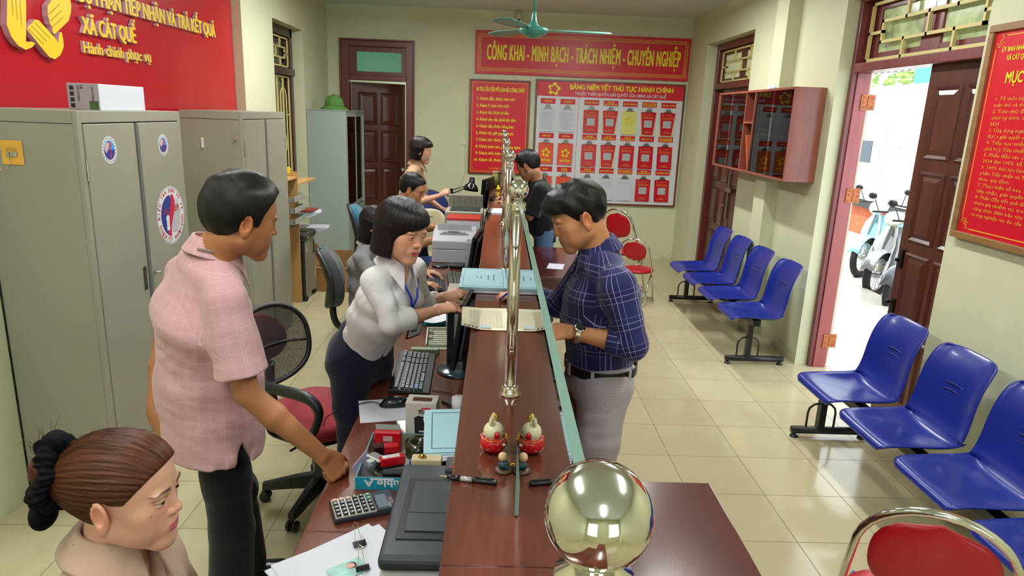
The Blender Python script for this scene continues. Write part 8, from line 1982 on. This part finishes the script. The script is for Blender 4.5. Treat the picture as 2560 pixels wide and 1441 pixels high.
    pb = [(l[0], l[1], .09, lat) for l in J['legs']]+[(l[1], l[2], .08, lat) for l in J['legs']]; sdf_mesh('trousers', pf, [(lo, hi, .007)], GT, root, O, uv=bone_uv(pb))
    m = MB(); M = frame(tf, (0, 0, 1)); ang = [2*PI*i/48 for i in range(48)]; cz = P0+V3((0, 0, .022)); rows = []
    for dr, dz in ((.0, -.017), (.004, -.016), (.004, .016), (.0, .017)): rows.append([tuple(cz-O+M@V3(((.170+dr)*math.sin(a), (.134+dr)*math.cos(a), dz))) for a in ang])
    m.strip(rows, True); part('belt', m, mat('black_belt_leather', '#141315', .4), root, smooth=True)
    for a in (-2.3, -1.25, -.5, .5, 1.25, 2.3): m = MB(); c = cz-O+M@V3((.176*math.sin(a), .140*math.cos(a), -.002)); m.cbox(tuple(c), (.012, .006, .045), Matrix(frame((M@V3((math.sin(a), math.cos(a), 0))), (0, 0, 1)).tolist())); part('belt_loop', m, GT, root, bevel=.001)
    for l in J['legs']: shoe('shoe', l[2], tf, root, O, mat('black_shoe_leather', '#101012', .3, coat=.3), .26)
    # wrist watch
    d = nrm(E[1]-W[1]); c = W[1]+d*.022; wt = thing('wrist_watch', 'silver wrist watch with a black dial on the wrist of the man in plaid', 'watch', tuple(c)); A = nrm((0.05, -.55, .8)); 
    m = MB(); m.smooth = True; ring = [(Vector(nrm(np.cross(d, A))*math.cos(a)+A*math.sin(a))) for a in [2*PI*i/30 for i in range(30)]]; m.tube([v*.0305 for v in ring], .0045, 8, closed=True); m.tube([v*.0305+Vector(d)*.005 for v in ring], .0040, 8, closed=True); m.tube([v*.0305-Vector(d)*.005 for v in ring], .0040, 8, closed=True); part('bracelet', m, STEEL, wt)
    m = MB(); m.smooth = True; m.lathe([(.001, 0), (.019, 0), (.020, .004), (.018, .008)], tuple(A*.029), 28, tuple(A)); part('case', m, STEEL, wt); m = MB(); m.lathe([(.0155, .0), (.0155, .0006)], tuple(A*.0372), 28, tuple(A)); part('dial', m, mat('watch_dial', '#12161e', .15, coat=.6), wt)
navy_man()
def simple_clothes(root, O, J, up, lat, mt, hem, rl=.16, rd=.115, sleeve=(1.0, 1.0), front=(1, 0, 0), res=.009, collar_on=True, seed=1, rs_=.05, name='shirt', bs=1.0, vneck=True):
    N = V3(J['neck']); C = V3(J['chest']); P0 = V3(J['pelvis']); S, E, W = [[V3(q) for q in J[k]] for k in 'SEW']; B = Field(); h = P0+up*hem
    B.u(ecap(h-up*.03, lerp(P0, C, .6), lat, rl*.98, rl, rd, rd)); B.u(ecap(lerp(P0, C, .55), C, lat, rl, rl, rd, rd*.98), .05); B.u(ecap(C, lerp(C, N, .72), lat, rl, rl*.66, rd*.98, rd*.62), .05)
    for i in range(2):
        B.u(rc(N-up*.01, S[i], .050*bs, .052*bs), .045); L = sleeve[i]; sl = Field()
        if L < 1: d = nrm(E[i]-S[i]); Ln = float(np.linalg.norm(E[i]-S[i])); sl.u(rc(S[i], E[i], rs_*1.1, rs_*1.35)); sl.keep(plane(S[i]+d*Ln*L, d), .006)
        else: d = nrm(W[i]-E[i]); Ln = float(np.linalg.norm(W[i]-E[i])); sl.u(rc(S[i], E[i], rs_*1.1, rs_)); sl.u(rc(E[i], W[i], rs_, rs_*.8), .02); sl.keep(lambda P, a=E[i]+d*Ln*(L-1), d=d, s=S[i], e=E[i]: np.where(((P-e)@d) > 0, (P-a)@d, -1), .006)
        B.u(sl, .02)
    B.keep(plane(h, -up), .01); B.cut(ecap(N, N+up*.12, lat, .056, .075, .056, .075), .01)
    if vneck: B.cut(loc(lambda P: smax(np.abs(P[:, 0])-.006-.30*np.maximum(P[:, 2]+.06, 0), -(P[:, 1]-.02), 0), N, frame(front, up)), .005)
    bf = folds(folds(B, .0018, 28, nrm((.5, .2, .8)), seed, .07), .0020, 60, nrm((-.3, .5, .8)), seed+5, .05); lo, hi = bb([h, N, *S, *E, *W], .13); sdf_mesh(name, bf, [(lo, hi, res)], mt, root, O)
    if collar_on: cf = collar(N+up*.008, up, front, .058, .080, .032, -.008, .055, .32, .003); lo, hi = bb([N], .15); sdf_mesh('collar', cf, [(lo, hi, .0045)], mt, root, O)
def simple_hair(root, O, Hc, HM, hs, kind, mt, res=.004, length=-.10):
    if kind == 'short':
        h = short_hair([(-.13, -.065), (-.07, -.060), (-.045, -.040), (-.020, .015), (.004, .024), (.012, .0), (.026, .002), (.036, .034), (.050, .056), (.066, .070), (.09, .085), (.14, .1)], .012, .012, fluff=.0015, seed=7)
    else:
        def h(P):
            x, y, z = P[:, 0], P[:, 1], P[:, 2]; d = smin(ell((0, -.022, .040), (.092, .106, .094))(P), ell((0, .024, .058), (.072, .078, .060))(P), .03); d = smin(d, ecap((0, -.030, .03), (0, -.032, length), (1, 0, 0), .092, .088, .088, .070, .3)(P), .02)
            th = np.arctan2(x, y+.02); d = d-.0007*np.sin(th*34+z*14); inner = ecap((0, -.022, .03), (0, -.022, -.2), (1, 0, 0), .070, .070, .078, .060, .3)(P); d = smax(d, -smax(inner, z+.035, .01), .004)
            win = smax(z-.058+3*x*x, -(y-.012-.2*np.abs(x)), .008); d = smax(d, -win, .006); return smax(d, length-.01-z, .010)
    hf = loc(h, Hc, HM, hs); lo, hi = bb([Hc+HM@V3((0, -.01, .0))*hs], .17); sdf_mesh('hair', hf, [(lo, hi, res)], mt, root, O, extra=hair_flow(Hc+HM@V3((0, -.02, .03)), HM, hs, nrm((0, -.2, 1)), 70, 6))
def others():
    BLK = hair_mat('black_hair', '#070606', '#1d1917', .36); BOB = hair_mat('black_bob_hair', '#090708', '#201619', .30)
    # seated woman typing, mostly hidden behind the woman in white
    lat = nrm((-.12, -1, 0)); J = dict(base=(-.84, 4.42, .45), head=(-.775, 4.40, 1.120), face=nrm((.92, -.1, -.34)), hup=nrm((.3, 0, 1)), neck=(-.825, 4.41, 1.000), chest=(-.855, 4.42, .86), pelvis=(-.86, 4.44, .56), lat=lat,
             S=[(-.850, 4.25, .935), (-.835, 4.58, .935)], E=[(-.700, 4.15, .760), (-.680, 4.62, .770)], W=[(-.470, 4.20, .800), (-.480, 4.50, .805)],
             legs=[((-.84, 4.34, .54), (-.42, 4.32, .53), (-.40, 4.32, .08)), ((-.84, 4.53, .54), (-.42, 4.55, .53), (-.40, 4.55, .08))],
             hands=[dict(fwd=(1, .0, -.10), back=(0, 0, 1), thumb=-1, s=.92, curl=(.35, .38, .4, .35), spread=.14), dict(fwd=(1, -.1, -.05), back=(0, 0, 1), thumb=1, s=.92, curl=(.3, .35, .38, .3), spread=.14)])
    opt = dict(skin='#c9977c', hres=.004, hs=.95, bs=.84, handres=.0035, bres=.012, eye=.3)
    root, HF, Hc, HM, hs, O, up, _, b = build_person('person in a grey cardigan typing, half hidden behind the woman in white', J, opt); simple_hair(root, O, Hc, HM, hs, 'bob', BOB, .0042, -.12)
    simple_clothes(root, O, J, up, lat, cloth_mat('grey_vest_cloth', '#77757a', rough=.85), .0, .138, .105, (1.62, 1.62), (1, -.1, 0), .010, False, 2, .042, 'cardigan', .85)
    N = V3(J['neck']); lo, hi = bb([N], .15); sdf_mesh('collar', collar(N+up*.008, up, (1, -.1, 0), .058, .080, .032, -.008, .055, .32, .003), [(lo, hi, .0045)], cloth_mat('pale_blouse_cloth', '#c5bfc4', rough=.8), root, O)
    NVT = cloth_mat('blue_trouser_cloth', '#1c3460', rough=.85); pts = [p for l in J['legs'] for p in l]
    def sit_legs(J, mt, rt=.078, waist=.05, sk=None):
        pf = pants_field(J['pelvis'], (0, 0, 1), J['lat'], [l[0] for l in J['legs']], [l[1] for l in J['legs']], [l[2] for l in J['legs']], rw=.135, rd=.105, rt=rt, rk=.060, ra=.056, top=waist); pts = [J['pelvis']]+[p for l in J['legs'] for p in l]; lo, hi = bb(pts, .14); lo[2] = .04; sdf_mesh('trousers', folds(pf, .002, 30, (.5, .2, .6), 3), [(lo, hi, .011)], mt, root, O)
        for l in J['legs']: shoe('shoe', l[2], (1, 0, 0), root, O, mat('black_shoe_leather', '#101012', .3, coat=.3), .24)
    sit_legs(J, NVT)
    # seated man in glasses
    lat = nrm((-.10, -1, 0)); J = dict(base=(-.78, 5.68, .45), head=(-.700, 5.68, 1.215), face=nrm((.90, -.12, -.38)), hup=nrm((.34, 0, 1)), neck=(-.765, 5.69, 1.075), chest=(-.800, 5.69, .90), pelvis=(-.830, 5.70, .56), lat=lat,
             S=[(-.780, 5.50, 1.000), (-.775, 5.875, 1.000)], E=[(-.640, 5.42, .800), (-.640, 5.93, .860)], W=[(-.440, 5.46, .870), (-.455, 5.74, .900)],
             legs=[((-.80, 5.60, .54), (-.37, 5.56, .56), (-.38, 5.56, .08)), ((-.80, 5.80, .54), (-.37, 5.82, .56), (-.38, 5.82, .08))],
             hands=[dict(fwd=(.9, .3, -.2), back=(0, 0, 1), thumb=-1, curl=(.4, .45, .5, .5)), dict(fwd=(.9, -.3, -.2), back=(0, 0, 1), thumb=1, curl=(.4, .45, .5, .5))])
    opt = dict(skin='#b07a56', hres=.004, hs=1.0, bs=.98, handres=.004, bres=.012, eye=.35, neck_r=.056)
    root, HF, Hc, HM, hs, O, up, _, b = build_person('seated person in thin-rimmed glasses and a dark short-sleeved shirt at the far desk', J, opt); simple_hair(root, O, Hc, HM, hs, 'short', BLK)
    m = MB()
    for s in (-1, 1): m.tube([tuple(Hc-O+HM@V3((s*.033+.024*math.cos(a), .096-.010*abs(math.cos(a)), .004+.019*math.sin(a)))) for a in [2*PI*i/20 for i in range(20)]], .0014, 6, closed=True); m.tube([tuple(Hc-O+HM@V3(q)) for q in ((s*.057, .088, .010), (s*.076, .05, .012), (s*.080, -.01, .012))], .0013, 6)
    m.tube([tuple(Hc-O+HM@V3(q)) for q in ((-.009, .100, .008), (0, .103, .010), (.009, .100, .008))], .0013, 6); part('glasses', m, mat('thin_frame_metal', '#3a2f28', .3, .8), root, smooth=True)
    simple_clothes(root, O, J, up, lat, cloth_mat('dark_shirt_cloth', '#22262f', rough=.85), -.03, .165, .118, (.75, .75), (1, -.1, 0), .010, True, 6, .055); sit_legs(J, NVT, .085)
    # standing woman in tan, reaching to the lamp
    lat = nrm((.05, -1, 0)); J = dict(base=(-.80, 6.36, 0), head=(-.700, 6.32, 1.500), face=nrm((.97, .05, -.22)), hup=nrm((.2, 0, 1)), neck=(-.745, 6.33, 1.370), chest=(-.775, 6.34, 1.22), pelvis=(-.80, 6.36, .90), lat=lat,
             S=[(-.765, 6.17, 1.300), (-.760, 6.50, 1.300)], E=[(-.700, 6.12, 1.060), (-.690, 6.52, 1.060)], W=[(-.520, 6.25, 1.110), (-.530, 6.50, .960)],
             legs=[((-.80, 6.28, .88), (-.78, 6.28, .48), (-.82, 6.28, .08)), ((-.80, 6.45, .88), (-.78, 6.46, .48), (-.82, 6.46, .08))],
             hands=[dict(fwd=(.85, .1, .50), back=(-.2, -.6, .7), thumb=-1, curl=(1.0, 1.1, 1.1, 1.1), tcurl=.5, s=.92), dict(fwd=(1, 0, -.2), back=(0, 0, 1), thumb=1, s=.92)])
    opt = dict(skin='#c9977c', lip='#b4505c', hres=.0042, hs=.95, bs=.84, handres=.004, bres=.012, eye=.35)
    root, HF, Hc, HM, hs, O, up, _, b = build_person('standing person in a tan blouse with a dark bob reaching toward the desk lamp', J, opt); simple_hair(root, O, Hc, HM, hs, 'bob', BOB, .0045, -.085)
    simple_clothes(root, O, J, up, lat, cloth_mat('tan_blouse_cloth', '#a58262', rough=.75), .10, .142, .110, (1.0, 1.0), (1, 0, 0), .009, True, 9, .052, 'blouse', .9)
    pf = Field().u(ecap(V3(J['pelvis'])+V3((0, 0, .14)), V3((-.79, 6.365, .45)), lat, .115, .20, .092, .17)); pf.keep(plane((0, 0, .50), (0, 0, -1)), .01); lo, hi = bb([(-.79, 6.36, .5), (-.79, 6.36, 1.1)], .25); sdf_mesh('skirt', folds(pf, .006, 46, lat, 3, .02), [(lo, hi, .010)], cloth_mat('navy_skirt_cloth', '#232d5c', rough=.85), root, O)
    for l in J['legs']: shoe('shoe', l[2], (1, 0, 0), root, O, mat('black_shoe_leather', '#101012', .3, coat=.3), .23)
    # customer in a black polo shirt
    lat = nrm((.28, .95, 0)); J = dict(base=(.40, 6.08, 0), head=(.262, 5.975, 1.420), face=nrm((-.80, .35, -.62)), hup=nrm((-.50, .2, 1)), neck=(.345, 6.02, 1.300), chest=(.390, 6.05, 1.13), pelvis=(.440, 6.10, .88), lat=lat,
             S=[(.385, 6.22, 1.225), (.375, 5.86, 1.225)], E=[(.26, 6.30, 1.02), (.285, 5.86, 1.000)], W=[(.10, 6.22, 1.115), (.100, 5.95, 1.115)],
             legs=[((.44, 6.19, .86), (.43, 6.19, .48), (.46, 6.20, .08)), ((.44, 6.01, .86), (.43, 6.00, .48), (.46, 6.00, .08))],
             hands=[dict(fwd=(-1, .1, -.1), back=(0, 0, 1), thumb=1, curl=(.4, .5, .5, .5)), dict(fwd=(-1, .1, -.1), back=(0, 0, 1), thumb=-1, curl=(.4, .5, .5, .5))])
    opt = dict(skin='#b78463', hres=.004, hs=1.02, bs=1.0, handres=.004, bres=.012, eye=.2, neck_r=.060)
    root, HF, Hc, HM, hs, O, up, _, b = build_person('person in a black polo shirt and jeans bending over the far counter', J, opt)
    simple_hair(root, O, Hc, HM, hs, 'short', BLK)
    simple_clothes(root, O, J, up, lat, cloth_mat('black_polo_cloth', '#14161c', rough=.85), -.02, .190, .145, (.9, .9), (-1, .3, 0), .010, True, 12, .062, 'polo_shirt', 1.05)
    pf = pants_field(J['pelvis'], (0, 0, 1), lat, [l[0] for l in J['legs']], [l[1] for l in J['legs']], [l[2] for l in J['legs']], rw=.145, rd=.115, rt=.09, rk=.072, ra=.072, top=.04); pts = [J['pelvis']]+[p for l in J['legs'] for p in l]; lo, hi = bb(pts, .15); lo[2] = .04; sdf_mesh('jeans', folds(pf, .003, 30, (.1, .2, 1), 3), [(lo, hi, .010)], cloth_mat('blue_denim', '#5a76a0', rough=.85), root, O)
    for l in J['legs']: shoe('shoe', l[2], (-1, .2, 0), root, O, mat('black_shoe_leather', '#101012', .3, coat=.3), .26)
    m = MB(); m.cbox(tuple(V3((.50, 5.965, .80))-O), (.065, .022, .075)); part('phone_pouch', m, mat('black_belt_leather', '#141315', .4), root, bevel=.006)
others()
